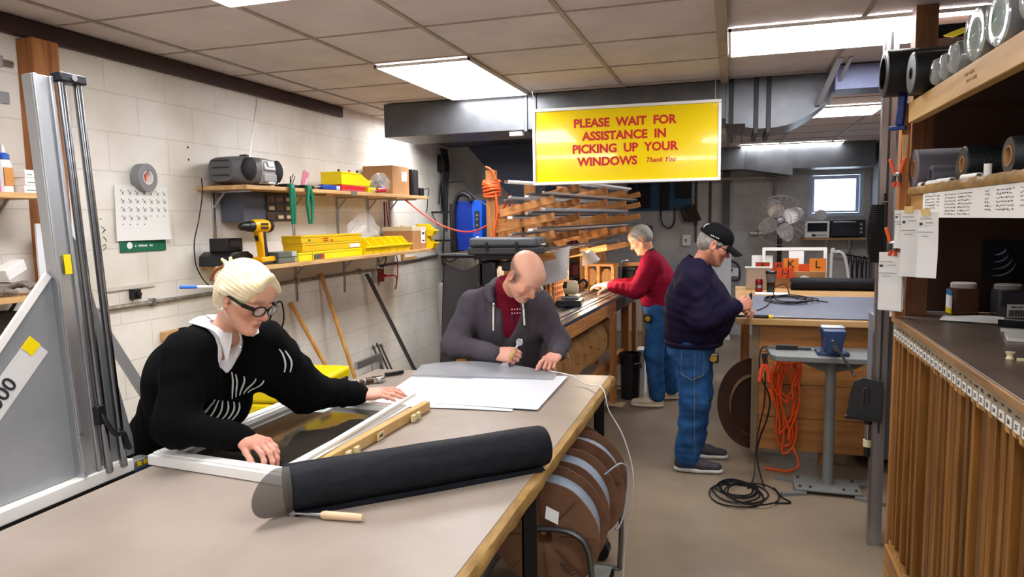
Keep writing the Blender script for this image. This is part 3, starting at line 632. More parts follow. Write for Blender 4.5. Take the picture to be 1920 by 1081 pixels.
for i, (y, z, w, l) in enumerate(((2.24, 0, .062, 'lowest of the small white cartons stacked by the timber post'), (2.235, .0325, .054, 'middle one of the small white cartons stacked by the timber post'), (2.225, .065, .044, 'topmost of the small white cartons stacked by the timber post'))):
    t = T('small_carton', l, 'box', (-2.87, y, z1+z), .1*i-.1, 'white cartons'); MB().box(-.05, .05, -w/2, w/2, 0, .032).build('carton_body', M_WHITE, t, bevel=.002)
    MB().box(.05, .051, -w/2+.008, w/2-.012, .01, .014).build('print', mat('print_green', '#5a8a70', .7), t)
def glove(loc, rz, label, sd):
    random.seed(sd); t = T('work_glove', label, 'glove', loc, rz, 'worn work gloves')
    b = MB(); b.ell((0, 0, .02), (.06, .045, .019), 16); b.build('palm', mat('glove_grey', '#8a8078', .9, c2='#5e554e', vs=30, bump=.4, bs=60), t)
    for i in range(4):
        P = spline([(.04, -.033+.022*i, .02), (.085, -.04+.026*i, .022+.012*random.random()), (.12, -.045+.03*i, .012)], 5); MB().tube(P, .0105, 8).build('finger', _m['glove_grey'], t)
    MB().tube(spline([(-.02, .035, .02), (.02, .07, .02), (.05, .075, .014)], 5), .011, 8).build('thumb', _m['glove_grey'], t)
    MB().cyl((-.05, 0, .021), (-.095, 0, .021), .02, .0205, 14).build('cuff', M_WHITE, t)
glove((-2.88, 2.02, z2+.001), 1.4, 'dirty grey work glove lying on the lower left shelf', 1); glove((-2.91, 2.14, z2+.018), .6, 'second grey glove flopped on the first one', 2)
wb = T('tube_box', 'small white box tipped over the gloves on the lower left shelf', 'box', (-2.90, 2.17, z2+.085), .3); MB().cbox((0, 0, .02), (.06, .12, .05), rotM(.35, 0, 0)).build('box_body', M_WHITE, wb, bevel=.004)
ol = T('power_outlet', 'black power panel with three outlets under the lower left shelf', 'outlet', (-3.05, 1.9, 1.17))
MB().box(.1, .2, -.2, .27, -.02, .2).build('panel', mat('brown_black_panel', '#2a1c16', .5), ol, bevel=.004)
MB().box(0, .1, -.1, .15, 0, .18).build('mount', M_BLKM, ol)
for y, z in ((.13, .12), (.21, .12), (.13, .045)):
    f = MB(); f.lathe([(0, 0), (.024, 0), (.024, .006), (0, .006)], 18, Matrix.Translation((.2, y, z)) @ rotM(0, PI/2, 0)); o_ = f.build('socket', mat('outlet_cream', '#d8cba0', .5), ol)
    g = MB(); g.box(.2065, .2075, y-.01, y-.006, z-.002, z+.01); g.box(.2065, .2075, y+.006, y+.01, z-.002, z+.01); g.box(.2065, .2075, y-.003, y+.003, z-.014, z-.008); g.build('slots', M_BLK, o_)
# ============================================================ upright panel cutter
mc = T('panel_cutter', 'upright grey panel cutter with two steel guide rods beside the table', 'machine', (-1.92, 1.63, .905), rot=(0, -.063, 0))
MB().box(-.03, .03, -1.3, .15, .0, .042).build('base_rail', M_WHITE, mc, bevel=.004); MB().box(-.028, .028, -1.3, .15, -.02, -.0005).build('rail_shoe', M_BLKS, mc)
MB().box(-.02, .028, .152, .22, 0, .03).build('rail_end', M_ALU, mc, bevel=.003)
for y in (.165, .19): MB().box(.0282, .0295, y, y+.016, .008, .022).build('warning_label', M_YEL, mc)
b = MB(); b.prism([(0, .045), (0, .73), (-.05, .665), (-.26, .43), (-.62, .045)], -.012, -.006, MX); b.build('backing_sheet', M_ALUP, mc)
b = MB(); b.bar((-.004, -.045, .672), (-.004, -.62, .047), .02, .012, (1, 0, 0)); b.build('edge_strip', M_WHITE, mc)
b = MB(); b.prism([(.04, .045), (.05, .80), (.075, .76), (.19, .1), (.19, .045)], -.012, -.006, MX); b.build('backing_sheet', mat('grey_sheet_dark', '#85888c', .5, metal=.3), mc)
b = MB(); b.box(-.02, .02, -.035, .03, .0425, 1.27); b.box(.02, .028, -.035, -.023, .0425, 1.27); b.box(.02, .028, .018, .03, .0425, 1.27); b.build('upright', M_ALU, mc, bevel=.002)
for y in (.052, .108): MB().cyl((.03, y, .03), (.03, y, 1.26), .0125, n=16).build('guide_rod', mat('guide_rod_steel', '#8f9297', .22, metal=1), mc)
b = MB(); b.box(.008, .052, .034, .127, 1.255, 1.285); b.build('rod_cap', M_BLK, mc, bevel=.005); MB().cyl((.05, .08, 1.27), (.056, .08, 1.27), .01, n=10).build('bolt', M_STEEL, mc)
b = MB(); b.tube(spline([(.04, .035, .23), (.055, .045, .19), (.06, .065, .15), (.055, .10, .145)], 6), .008, 8); b.box(.03, .05, .02, .05, .19, .25); b.bar((.055, .10, .145), (.055, .115, .085), .016, .01); b.build('clamp_handle', M_BLK, mc, bevel=.002)
for z in (.18, .05): MB().cyl((.028, -.03, z), (.034, -.03, z), .006, n=8).build('bolt', M_STEEL, mc)
MB().box(.0282, .0292, -.012, .012, .67, .73).build('warning_label', M_YEL, mc)
b = MB(); b.bar((-.52, .48, .62), (-.52, .93, -.22), .045, .012, (1, 0, 0)); b.build('brace', M_ALU, mc)
b = MB(); b.bar((-.0052, -.10, .47), (-.0052, -.34, .235), .075, .001, (1, 0, 0)); b.build('tape_label', mat('clear_tape_label', '#d6d6d6', .35), mc)
text('0000', .062, 'lettering', M_INK, mc, (-.0040, -.235, .34), (Matrix(((0, 0, 1), (1, 0, 0), (0, 1, 0))) @ Matrix.Rotation(.77, 3, 'Z')).to_euler(), bold=.001)
b = MB(); b.cbox((-.004, -.125, .47), (.0015, .042, .042), rotM(.77, 0, 0)); b.build('yellow_sticker', M_YEL, mc)
for y in (-1.1, .1):
    b = MB(); b.box(-.12, -.085, y-.02, y+.02, -.902, -.02); b.box(-.12, .02, y-.02, y+.02, -.045, -.0205); b.build('leg', M_ALU, mc)
# ============================================================ the big work table
tz = .92
tbl = T('work_table', 'large worktable with a worn tan top and chipped wooden edge', 'table', (-1.2, 2.0, 0))
M_TOP = mat('worn_hardboard', '#a4968a', .4, c2='#8f8175', vs=2.2, bump=.03, bs=140)
M_EDGE = mat('chipped_wood_edge', '#b08a4a', .55, c2='#7a5a30', vs=26, bump=.3, bs=60, stretch=(1, .35, 1))
q = [(-1.84, .55), (-.585, .55), (-.585, 3.495), (-1.84, 3.36)]
MB().prism(q, tz-.03, tz).build('tabletop', M_TOP, tbl, world=True, bevel=.002)
b = MB(); random.seed(4)
n = 60; vs = []; fs = []
for i in range(n+1):
    y = .55+(3.51-.55)*i/n; w = random.uniform(-.002, .002)
    vs += [(-.5845, y, tz-.002), (-.562+w, y, tz-.006+w*.5), (-.556+w, y, tz-.024), (-.562-w, y, tz-.048+w), (-.5845, y, tz-.048)]
for i in range(n):
    for j in range(5): fs.append((i*5+j, i*5+(j+1) % 5, i*5+5+(j+1) % 5, i*5+5+j))
fs += [(0, 1, 2, 3, 4), tuple(n*5+j for j in (4, 3, 2, 1, 0))]
b.add(vs, fs).build('edge_moulding', M_EDGE, tbl, world=True, smooth=60)
for i, (x, y) in enumerate(((-.64, 2.10), (-.64, 3.36), (-1.76, .8), (-1.76, 3.2), (-.64, .75))):
    b = MB(); b.box(x, x+.05, y, y+.006, .06, tz-.031); b.box(x, x+.006, y, y+.05, .06, tz-.031); b.build('leg', M_BLKS, tbl, world=True)
    b = MB(); b.cyl((x+.03, y-.012, .045), (x+.03, y+.062, .045), .0449, n=16); b.box(x+.0, x+.06, y-.015, y+.065, .062, .092); b.build('caster', M_BLK, tbl, world=True, bevel=.004)
b = MB()
for y in (.8, 3.3): b.box(-1.76, -.6, y+.008, y+.048, .2, .24)
b.box(-1.76, -1.72, .85, 3.2, .2, .24); b.box(-1.2, -1.16, .8, 3.2, .2, .24)
b.build('lower_rail', M_BLKS, tbl, world=True); MB().box(-1.72, -.95, .85, 3.2, .241, .253).build('lower_shelf', M_GREY, tbl, world=True)
# ---- window frame on the table
M_VINYL = mat('white_vinyl', '#f0efec', .35)
wf = T('window_sash', 'white vinyl window sash with dark glass lying on the table before the woman', 'window sash', (-1.56, 2.2, tz))
A, B_, C_, D_ = [Vector(p) for p in ((-1.855, 1.80, 0), (-1.285, 1.755, 0), (-1.27, 2.59, 0), (-1.835, 2.625, 0))]
def rail(p, q_, w, h, z0, nm, m=M_VINYL):
    d_ = (q_-p).normalized(); nrm = Vector((-d_.y, d_.x, 0)); b = MB(); zz = Vector((0, 0, 1))
    v = [p, q_, q_-d_*w+nrm*w, p+d_*w+nrm*w]; b.prism([(k.x, k.y) for k in v], z0, z0+h)
    v2 = [p+d_*.012+nrm*.012, q_-d_*.012+nrm*.012, q_-d_*(w-.008)+nrm*(w-.008), p+d_*(w-.008)+nrm*(w-.008)]; b.prism([(k.x, k.y) for k in v2], z0+h, z0+h+.008)
    b.build(nm, m, wf, world=True, bevel=.0025)
z0 = tz+.002
for p, q_ in ((A, B_), (B_, C_), (C_, D_), (D_, A)): rail(p, q_, .055, .034, z0, 'sash_rail')
ins = lambda p: Vector((p.x*.8 + (-1.56)*.2, (p.y-2.2)*.87+2.2, 0))
b = MB(); b.prism([(k.x, k.y) for k in map(ins, (A, B_, C_, D_))], z0+.012, z0+.016); b.build('glass', mat('dark_glass', '#3b352f', .06, c2='#2d2926', vs=3, ior=1.5), wf, world=True)
b = MB(); b.box(-1.72, -1.60, 2.46, 2.53, z0+.0165, z0+.0172); b.build('sticker', mat('glass_sticker', '#b9c0bf', .5), wf, world=True)
ss = T('sash_rail', 'tan wood grain sash strip with rollers lying along the white frame', 'sash rail', (-1.25, 2.2, tz))
b = MB(); b.bar((-1.262, 1.80, tz+.022), (-1.222, 2.655, tz+.022), .032, .04); b.build('rail', mat('woodgrain_vinyl', '#c9a76a', .45, c2='#b48f52', vs=14), ss, world=True, bevel=.003)
b = MB(); b.bar((-1.272, 1.82, tz+.058), (-1.300, 2.69, tz+.058), .022, .014); b.build('white_bead', M_VINYL, ss, world=True, bevel=.003)
for y in (2.0, 2.05, 2.46, 2.50):
    b = MB(); x = -1.235+.047*(y-1.8); b.box(x, x+.012, y, y+.03, tz+.006, tz+.034); b.cyl((x+.012, y+.008, tz+.008), (x+.012, y+.008, tz+.034), .006, n=8); b.build('roller_clip', mat('brassy_clip', '#cbb98c', .4), ss, world=True, bevel=.002)
MB().box(-1.2125, -1.2105, 2.2, 2.25, tz+.01, tz+.036).build('size_label', mat('tan_label', '#d8c48e', .7), ss, world=True)
text('042', .018, 'lettering', M_INK, ss, (.0402, .025, .023), (PI/2, 0, PI/2-.05), shear=.3)
# ---- roll of black screen
M_MESH = mat('black_screen', '#16171b', .55, c2='#22242a', vs=60, bump=.2, bs=420, stretch=(.35, 1, 1))
M_MESHA = mat('screen_tail', '#4d4844', .6, alpha=.62)
Ra, Rb = Vector((-1.175, 1.60, 0)), Vector((-.575, 2.145, 0)); rr = .066
rd = (Rb-Ra).normalized(); rn = Vector((-rd.y, rd.x, 0))
sr = T('screen_roll', 'thick roll of black screen mesh lying across the table corner', 'screen roll', tuple(Ra+Vector((0, 0, tz))), math.atan2(rd.y, rd.x))
RL = (Rb-Ra).length
b = MB(); F = Matrix.Translation((0, 0, rr+.001)) @ rotM(0, PI/2, 0)
prof = [(.012, 0), (rr-.004, 0), (rr, .006)]+[(rr*(1+.012*math.sin(i*1.1)), .006+(RL-.03)*i/14) for i in range(1, 14)]+[(rr*.99, RL-.012), (rr*.93, RL), (.012, RL)]
b.lathe(prof, 40, F, caps=False); b.build('roll', M_MESH, sr, smooth=50)
b = MB(); b.lathe([(.010, -.004), (.012, .0), (.012, .05), (.009, .05)], 16, F, False); b.build('core_tube', M_CARD, sr)
b = MB(); b.sheet(lambda u, v: (.012-.105*v*math.sin(PI*min(1, .08+u*.80))**.8, -(rr+.003+.012*v*u)*math.sin(.25+2.6*u), max(.0015, rr+.001+(rr+.003)*math.cos(.25+2.6*u))), 18, 6, .0012); b.build('loose_tail', M_MESHA, sr)
b = MB(); b.sheet(lambda u, v: (.02+RL*.95*u, -.03-.022*v-.008*math.sin(3*u), .0022+.006*(1-v)**2), 20, 3, .0012); b.build('loose_edge', M_MESH, sr)
# ---- small tools on the table
kn = T('knife', 'spline knife with a pale wooden handle lying before the black roll', 'knife', (-1.05, 1.585, tz), .10)
b = MB(); b.lathe([(0, .0), (.009, .0), (.0115, .01), (.011, .10), (.009, .118), (0, .12)], 16, Matrix.Translation((.0, 0, .012)) @ rotM(0, PI/2, 0)); b.build('handle', wood('pale_handle', '#e0c8a6', '#c9a882', 0), kn)
MB().cyl((-.09, 0, .0105), (.0, 0, .012), .004, .005, 8).build('shank', M_STEEL, kn); b = MB(); b.lathe([(0, 0), (.0095, .001), (.0095, .003), (0, .004)], 16, Matrix.Translation((-.088, .002, .0102)) @ rotM(PI/2, 0, 0)); b.build('roller', M_STEEL, kn)
M_SHEET = mat('white_sheet', '#dfe2e8', .4)
def sheet_obj(name, label, c, rz, w, d, z, m, f=None, cat='paper', th=.0015):
    o = MB().sheet(lambda u, v: (-w/2+w*u, -d/2+d*v, (f(u, v) if f else 0)), 16, 10, th).build(name, m, loc=(c[0], c[1], z), rz=rz)
    return tag(o, label, cat)
sheet_obj('plastic_sheet', 'large white plastic sheet spread on the table before the hooded man', (-1.215, 2.99), .10, .64, .60, tz+.002, M_SHEET, lambda u, v: .004*math.sin(2.5*u+1.5*v)**2, 'sheet')
sheet_obj('plastic_sheet', 'second white sheet peeking out to the right under the grey screen', (-1.00, 3.06), .02, .46, .62, tz+.0085, M_SHEET, lambda u, v: .004*v*u, 'sheet')
sheet_obj('screen_cloth', 'grey screen cloth curling up along the far end of the table', (-1.20, 3.325), .10, .74, .17, tz+.015, mat('grey_screen', '#b4b7bd', .35, alpha=.45), lambda u, v: .042*v*v*math.sin(PI*min(1, .12+u*.95))+.003, 'screen')
hm = T('hand_tool', 'tool with a banded wooden handle and chrome head at the far left of the table', 'tool', (-1.72, 3.0, tz), 1.05)
b = MB(); b.lathe([(0, 0), (.013, .0), (.015, .02), (.0135, .04), (.016, .07), (.0135, .10), (.012, .13)], 14, Matrix.Translation((-.08, 0, .0165)) @ rotM(0, PI/2, 0)); b.build('handle', wood('dark_handle', '#6a4426', '#3a2412', 0), hm)
for x in (-.075, -.035, .0): b = MB(); b.lathe([(.0155, 0), (.0165, .004), (.0155, .008)], 14, Matrix.Translation((x, 0, .0168)) @ rotM(0, PI/2, 0)); b.build('ferrule', M_STEEL, hm)
b = MB(); b.box(.05, .115, -.02, .02, .004, .03); b.cyl((.08, -.035, .017), (.08, .035, .017), .013, n=12); b.build('head', M_CHROME, hm, bevel=.004)
pk_ = T('putty_knife', 'putty knife with a black handle at the far left of the table', 'knife', (-1.70, 3.19, tz), 1.0)
MB().prism([(-.10, -.03), (-.02, -.010), (0, -.008), (0, .008), (-.02, .010), (-.10, .03)], .004, .006).build('blade', M_CHROME, pk_); b = MB(); b.cbox((.055, 0, .013), (.11, .022, .02)); b.build('handle', M_BLK, pk_, bevel=.007, seg=3)
# ---- spools of spline under the table
M_CORD = mat('grey_blue_cord', '#9aa7b8', .45)
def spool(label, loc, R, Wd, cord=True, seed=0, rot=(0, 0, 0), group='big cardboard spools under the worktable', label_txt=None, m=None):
    random.seed(seed); t = T('cable_spool', label, 'spool', loc, rot=rot, group=group)
    for s in (0, 1):
        ph = random.uniform(0, 6); F = Matrix.Translation((0, -Wd/2+s*Wd, 0)) @ rotM(PI/2, 0, 0); b = MB(); nn = 44; rs = (.035, .12, .6, 1)
        vs = []; fs = []
        for side in (-1, 1):
            for k, q_ in enumerate((.035/R, .3, .65, .95, 1.0)):
                for j in range(nn):
                    a = 2*PI*j/nn; r = R*q_*(1+.012*math.sin(3*a+ph)*(q_ > .5)); wv = .006*math.sin(4*a+ph)*q_+.003*math.sin(9*a+ph*2)*q_
                    vs.append((r*math.cos(a), r*math.sin(a), side*.003+wv))
        K = 5
        for sd in (0, 1):
            for k in range(K-1):
                for j in range(nn):
                    a, b_, c_, d_ = sd*K*nn+k*nn+j, sd*K*nn+k*nn+(j+1) % nn, sd*K*nn+(k+1)*nn+(j+1) % nn, sd*K*nn+(k+1)*nn+j
                    fs.append((a, b_, c_, d_) if sd else (d_, c_, b_, a))
        for j in range(nn):
            a, b_ = (K-1)*nn+j, (K-1)*nn+(j+1) % nn; fs.append((a, b_, b_+K*nn, a+K*nn)); a, b_ = j, (j+1) % nn; fs.append((b_, a, a+K*nn, b_+K*nn))
        fl = b.add(vs, fs, F).build('flange', m or M_CARDB, t, smooth=50)
        rad = MB()
        for j in range(8):
            a = 2*PI*j/8+ph*.1; y = -Wd/2+s*Wd+(-1 if s == 0 else 1)*.009
            rad.bar((.3*R*math.cos(a), y, .3*R*math.sin(a)), (.93*R*math.cos(a), y, .93*R*math.sin(a)), .005, .004)
        rad.build('crease', mat('crease_brown', '#6f482c', .8), fl)
    if cord:
        b = MB(); k = int(Wd/.014); prof = [(.05, -Wd/2+.008)]
        rc = R*.84
        for i in range(k*4+1): z = -Wd/2+.008+(Wd-.016)*i/(k*4); prof.append((rc+.0055*abs(math.sin(PI*i/4)), z))
        prof.append((.05, Wd/2-.008)); b.lathe(prof, 40, rotM(PI/2, 0, 0), False); b.build('wound_cord', M_CORD, t, smooth=80)
    b = MB(); b.lathe([(.034, -Wd/2-.004), (.034, Wd/2+.004)], 18, rotM(PI/2, 0, 0), False); b.build('core', M_CARD, t)
    if label_txt: text(label_txt, .035, 'lettering', M_INK, t, (R*.45, -Wd/2-.0115, -R*.55), (PI/2, PI+.75, 0), shear=.2)
    return t
sx, sz = -.665, .53
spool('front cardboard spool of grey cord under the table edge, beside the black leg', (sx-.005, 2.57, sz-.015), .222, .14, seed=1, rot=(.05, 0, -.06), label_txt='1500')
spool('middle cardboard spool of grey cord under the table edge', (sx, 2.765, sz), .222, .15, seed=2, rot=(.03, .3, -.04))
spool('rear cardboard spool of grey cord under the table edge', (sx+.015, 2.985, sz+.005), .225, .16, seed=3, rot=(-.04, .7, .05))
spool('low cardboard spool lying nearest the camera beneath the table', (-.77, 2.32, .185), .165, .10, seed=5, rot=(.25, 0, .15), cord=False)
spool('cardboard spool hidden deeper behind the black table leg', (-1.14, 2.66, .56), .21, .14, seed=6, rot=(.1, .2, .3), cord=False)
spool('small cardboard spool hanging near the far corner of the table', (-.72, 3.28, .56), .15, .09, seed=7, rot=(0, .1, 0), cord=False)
rk = T('spool_rack', 'steel spool rack with chrome side bars carrying the cardboard spools', 'rack', (-.65, 2.8, 0))
b = MB(); b.cyl((-.02, -.32, .53), (.02, .41, .53), .012, n=10); b.build('axle', M_STEEL, rk)
for y in (-.34, .38):
    b = MB(); b.tube(spline([(-.25, y, .06), (.12, y, .06), (.165, y, .10), (.165, y, .45), (.1, y, .55), (-.05, y, .55)], 5), .012, 8); b.build('side_bar', mat('rack_steel', '#7d8084', .3, metal=.9), rk)
for x, y in ((-.2, -.34), (.12, -.34), (.12, .38), (-.2, .38)):
    b = MB(); b.cyl((x-.014, y, .026), (x+.014, y, .026), .0255, n=14); b.box(x-.018, x+.018, y-.02, y+.02, .03, .058); b.build('caster', M_BLK, rk)
MB().box(-.25, .13, -.33, .37, .062, .07).build('base_plate', mat('rack_tray', '#8a8f86', .5), rk)
tag(MB().sheet(lambda u, v: (.05*u, .0+.02*v, -.02*u+.04*v), 4, 4, .002).build('paper_scrap', M_PAPER, loc=(-.655, 2.45, .60)), 'scrap of white paper stuck on the front cardboard spool', 'paper')
wire('trailing_cord', [(-.885, 3.42, .945), (-.84, 3.40, .945), (-.75, 3.36, .94), (-.66, 3.26, .927), (-.565, 3.18, .93), (-.53, 3.14, .84), (-.46, 3.10, .74), (-.41, 3.06, .6), (-.405, 3.04, .45), (-.43, 3.02, .30), (-.44, 3.0, .15), (-.43, 2.95, .005)], .0028, mat('white_cord', '#d9dde0', .5), 'thin white cord running off the table corner down to the spools', 'cord')
wire('loose_cord', [(-.475, 2.72, .69), (-.42, 2.78, .72), (-.40, 2.84, .66), (-.405, 2.80, .52), (-.425, 2.74, .46), (-.435, 2.70, .48)], .0035, M_CORD, 'loose loop of grey cord hanging off the middle spool', 'cord')
# ============================================================ wall behind the shelves
bx = T('power_box', 'bright blue wall power unit with a black hose handle left of the rack', 'power unit', (-2.72, 6.6, 1.42))
M_BLUEB = mat('machine_blue', '#1553c4', .35); M_BLUED = mat('machine_blue_dark', '#0e2f8e', .35)
MB().box(.045, .235, 0, .30, .0, .49).build('body', M_BLUED, bx, bevel=.005); MB().box(.236, .34, -.004, .30, 0, .50).build('control_side', M_BLUEB, bx, bevel=.005)
MB().box(-.02, .044, .02, .28, -.02, .47).build('black_frame', M_BLK, bx, bevel=.01)
b = MB(); b.tube(spline([(.06, .0, -.0), (.045, -.02, .2), (.05, -.02, .42), (.09, -.02, .54), (.16, -.02, .565), (.22, -.02, .53), (.235, -.02, .49)], 6), .024, 10); b.build('hose_handle', M_BLK, bx, smooth=60)
MB().box(.265, .315, -.009, -.0045, .22, .39).build('gauge_window', M_BLKM, bx)
for z in (.25, .31, .35): MB().cyl((.29, -.012, z), (.29, -.0092, z), .014, n=10).build('gauge', M_STEEL, bx)
MB().box(.275, .305, -.008, -.0045, .10, .14).build('label', M_PAPER, bx); MB().box(.28, .30, -.008, -.0045, .165, .185).build('button', M_RED, bx)
for z in (.08, .38): MB().box(-.329, -.02, .27, .29, z, z+.02).build('wall_bracket', M_BLKS, bx)
wpn = T('white_sheet', 'tall white sheet leaning behind the blue power unit', 'panel', (-2.3, 8.2, 0)); MB().box(-.74, -.1, 0, .02, .9, 2.05).build('sheet', mat('cream_sheet', '#e9e2d2', .6), wpn)
for x in (-.7, -.13): MB().box(x-.02, x+.02, .021, .06, 0, 2.0).build('stud', M_RACKZ, wpn)
jb = T('junction_box', 'cluster of dark cables and boxes high on the wall beneath the duct', 'junction box', (WL, 7.12, 1.95))
MB().box(0, .08, -.06, .08, .30, .48).build('box', M_BLKM, jb, bevel=.006)
random.seed(6)
for i in range(7):
    y = -.08+.03*i; MB().tube(spline([(.05, y, .55), (.06+.02*random.random(), y+random.uniform(-.04, .04), .35), (.04, y+random.uniform(-.05, .05), .15), (.03, y+random.uniform(-.06, .06), -.05*i-.05)], 5), .008, 6).build('cable', M_BLK, jb)
wire('cable', [(-2.97, 7.05, 2.12), (-2.62, 6.7, 2.11), (-2.3, 6.1, 1.96), (-1.7, 5.2, 1.76), (-1.62, 5.12, 1.84)], .007, M_BLK, 'black cable swagging from the wall to the cord wrapped post', 'cable')
wire('cable', [(-2.95, 7.0, 1.9), (-2.96, 6.99, 1.6), (-2.9, 6.82, 1.36), (-2.75, 6.64, 1.30), (-2.64, 6.66, 1.37)], .009, M_BLK, 'black cable dropping from the junction box to the blue unit', 'cable')
wire('extension_cord', [(-2.78, 5.7, 1.91), (-2.5, 5.75, 1.70), (-2.2, 5.72, 1.62), (-1.9, 5.5, 1.70), (-1.66, 5.2, 1.86), (-1.60, 5.10, 1.90)], .0075, mat('red_orange_cord', '#d8402a', .5), 'long red orange cord swagged from the shelf to the wrapped post', 'cord')
# ============================================================ bench with the saw and spools
BR = -.055                                   # the bench and its rack stand slightly turned
bn = T('workbench', 'long dark topped wooden bench running away behind the hooded man', 'workbench', (-1.085, 4.25, 0), BR)
M_BTOP = mat('scuffed_metal_top', '#5d595b', .28, metal=.5, c2='#48454a', vs=5, stretch=(8, .4, 1))
BL = 3.9
MB().box(-.72, .0, 0, BL, .985, 1.015).build('bench_top', M_BTOP, bn, bevel=.003)
for x, w in ((-.16, .05), (-.27, .035), (-.40, .06), (-.08, .02)): MB().box(x, x+w, .0, BL, 1.0155, 1.022).build('guide_strip', M_ALU if w > .04 else M_STEEL, bn, bevel=.002)
MB().box(-.028, .002, 0, 1.95, .885, .984).build('apron', M_RACKY, bn, bevel=.003); MB().box(-.028, .002, 1.955, BL, .885, .984).build('apron', mat('dark_apron', '#3d3030', .5), bn)
MB().box(-.72, -.69, 0, BL, .885, .984).build('apron', M_RACKY, bn)
for y in (.03, 2.6, 3.78):
    for x in (-.09, -.68): MB().box(x, x+.075, y, y+.075, 0, .984).build('leg', M_RACKZ, bn)
MB().box(-.10, -.06, .13, 2.6, .33, .43).build('lower_rail', M_RACKY, bn); MB().box(-.68, -.62, .13, 3.7, .40, .50).build('lower_rail', M_RACKY, bn)
MB().cyl((-.25, -.0, .66), (-.25, 2.6, .66), .014, n=10).build('axle_pipe', M_STEEL, bn)
for y in (1.75, 2.75): b = MB(); b.box(-.012, .03, y, y+.09, .1, .884); b.build('front_post', M_RACKZ, bn)
for i in range(9):
    y = 4.455+.232*i
    spool(('cardboard spool hanging under the bench, %s from the hooded man' % ('first', 'second', 'third', 'fourth', 'fifth', 'sixth', 'seventh', 'eighth', 'ninth')[i]), (-1.085-.25+.055*(y-4.25), y, .66), .205 if i % 3 else .215, .13, seed=20+i, rot=(.06*((i % 3)-1), .5*i, -BR*0+.05), group='cardboard spools under the bench', cord=(i % 2 == 0), m=mat('tan_cardboard', '#c0915c', .75, c2='#a87a48', vs=4))
# the miter block, lamp, small saw things on the bench
sw = T('bench_saw', 'small cream miter saw with a black base on the bench in front of the lamp', 'saw', (-1.24, 5.5, 1.0235), .1)
MB().box(-.10, .10, -.12, .12, 0, .05).build('base', M_BLK, sw, bevel=.006)
b = MB(); b.box(-.07, .07, .0, .16, .051, .075); b.build('table', M_STEEL, sw, bevel=.004)
b = MB(); b.lathe([(0, 0), (.05, 0), (.058, .02), (.058, .09), (.045, .11), (0, .112)], 20, Matrix.Translation((-.05, .05, .14)) @ rotM(0, PI/2, 0)); b.build('motor', mat('cream_enamel', '#e2cfae', .4), sw)
b = MB(); b.bar((-.03, .09, .08), (-.04, .0, .17), .03, .05); b.tube(spline([(.06, .05, .17), (.10, .05, .2), (.13, .05, .18), (.12, .05, .13)], 5), .012, 8); b.build('handle', M_BLK, sw)
lp = T('desk_lamp', 'bright work lamp on a white arm lighting the bench', 'lamp', (-1.42, 6.14, 1.0235))
MB().lathe([(0, 0), (.07, 0), (.07, .02), (0, .03)], 20).build('base', M_WHITE, lp)
b = MB(); b.bar((0, 0, .02), (.08, -.25, .42), .022, .022); b.bar((.08, -.25, .42), (.20, -.1, .40), .022, .022); b.build('arm', M_WHITE, lp)
b = MB(); b.lathe([(.03, .10), (.045, .09), (.085, .0), (.082, .0), (.04, .085), (.028, .095)], 24, Matrix.Translation((.24, -.06, .315)) @ rotM(.25, -.3, 0), False); b.build('shade', M_WHITE, lp)
b = MB(); b.ell((.235, -.063, .335), .036); b.build('bulb', mat('bulb_glow', '#ffe6b8', .4, emit=60), lp)
ld = bpy.data.lights.new('lamp_light', 'POINT'); ld.energy = 22; ld.color = (1, .82, .55); ld.shadow_soft_size = .05
lo_ = bpy.data.objects.new('lamp_light', ld); COL.objects.link(lo_); lo_.parent = lp; lo_.location = (.225, -.066, .28)
wr = T('wooden_stand', 'small pale wooden stand with round discs behind the lamp', 'stand', (-1.22, 6.72, 1.0235), BR)
b = MB(); b.box(-.16, .14, -.03, .22, .235, .255); b.build('top_board', M_RACK, wr)
for x in (-.15, -.03, .11): MB().box(x, x+.03, 0, .2, 0, .234).build('upright', M_PINEX, wr)
for x in (-.10, .05): b = MB(); b.lathe([(0, -.012), (.085, -.012), (.085, .012), (0, .012)], 28, Matrix.Translation((x, .1, .12)) @ rotM(PI/2, 0, 0) @ Matrix.Diagonal((.6, 1, 1, 1))); b.build('disc', M_CARD, wr)
gm = T('grinder', 'grey machine with a long bar handle behind the red shirted man', 'machine', (-1.0, 7.2, 1.0235), BR)
b = MB(); b.box(-.35, .12, -.1, .2, 0, .05); b.build('base', M_BLK, gm, bevel=.006); b = MB(); b.box(-.3, .08, -.06, .14, .16, .20); b.box(-.2, .05, -.02, .1, .051, .159); b.build('head', M_BLKS, gm, bevel=.006)
b = MB(); b.bar((-.33, -.03, .205), (.2, -.03, .235), .05, .035); b.build('bar', M_PINEX, gm); b = MB(); b.tube([(-.08, -.12, .0), (-.05, -.12, .26), (.02, -.12, .27)], .016, 8); b.build('lever', M_STEEL, gm)
pb2 = T('squeeze_bottle', 'clear squeeze bottle with a bright yellow label on the near bench end', 'bottle', (-1.40, 5.13, 1.0235))
b = MB(); b.lathe([(.05, 0), (.055, .01), (.055, .12), (.02, .19), (.008, .24)], 18); b.build('body', mat('milky_clear', '#d8dadc', .2, alpha=.7), pb2); MB().lathe([(.0555, .01), (.056, .012), (.056, .075), (.0555, .077)], 18, None, False).build('label', mat('acid_yellow', '#e6e800', .4), pb2)
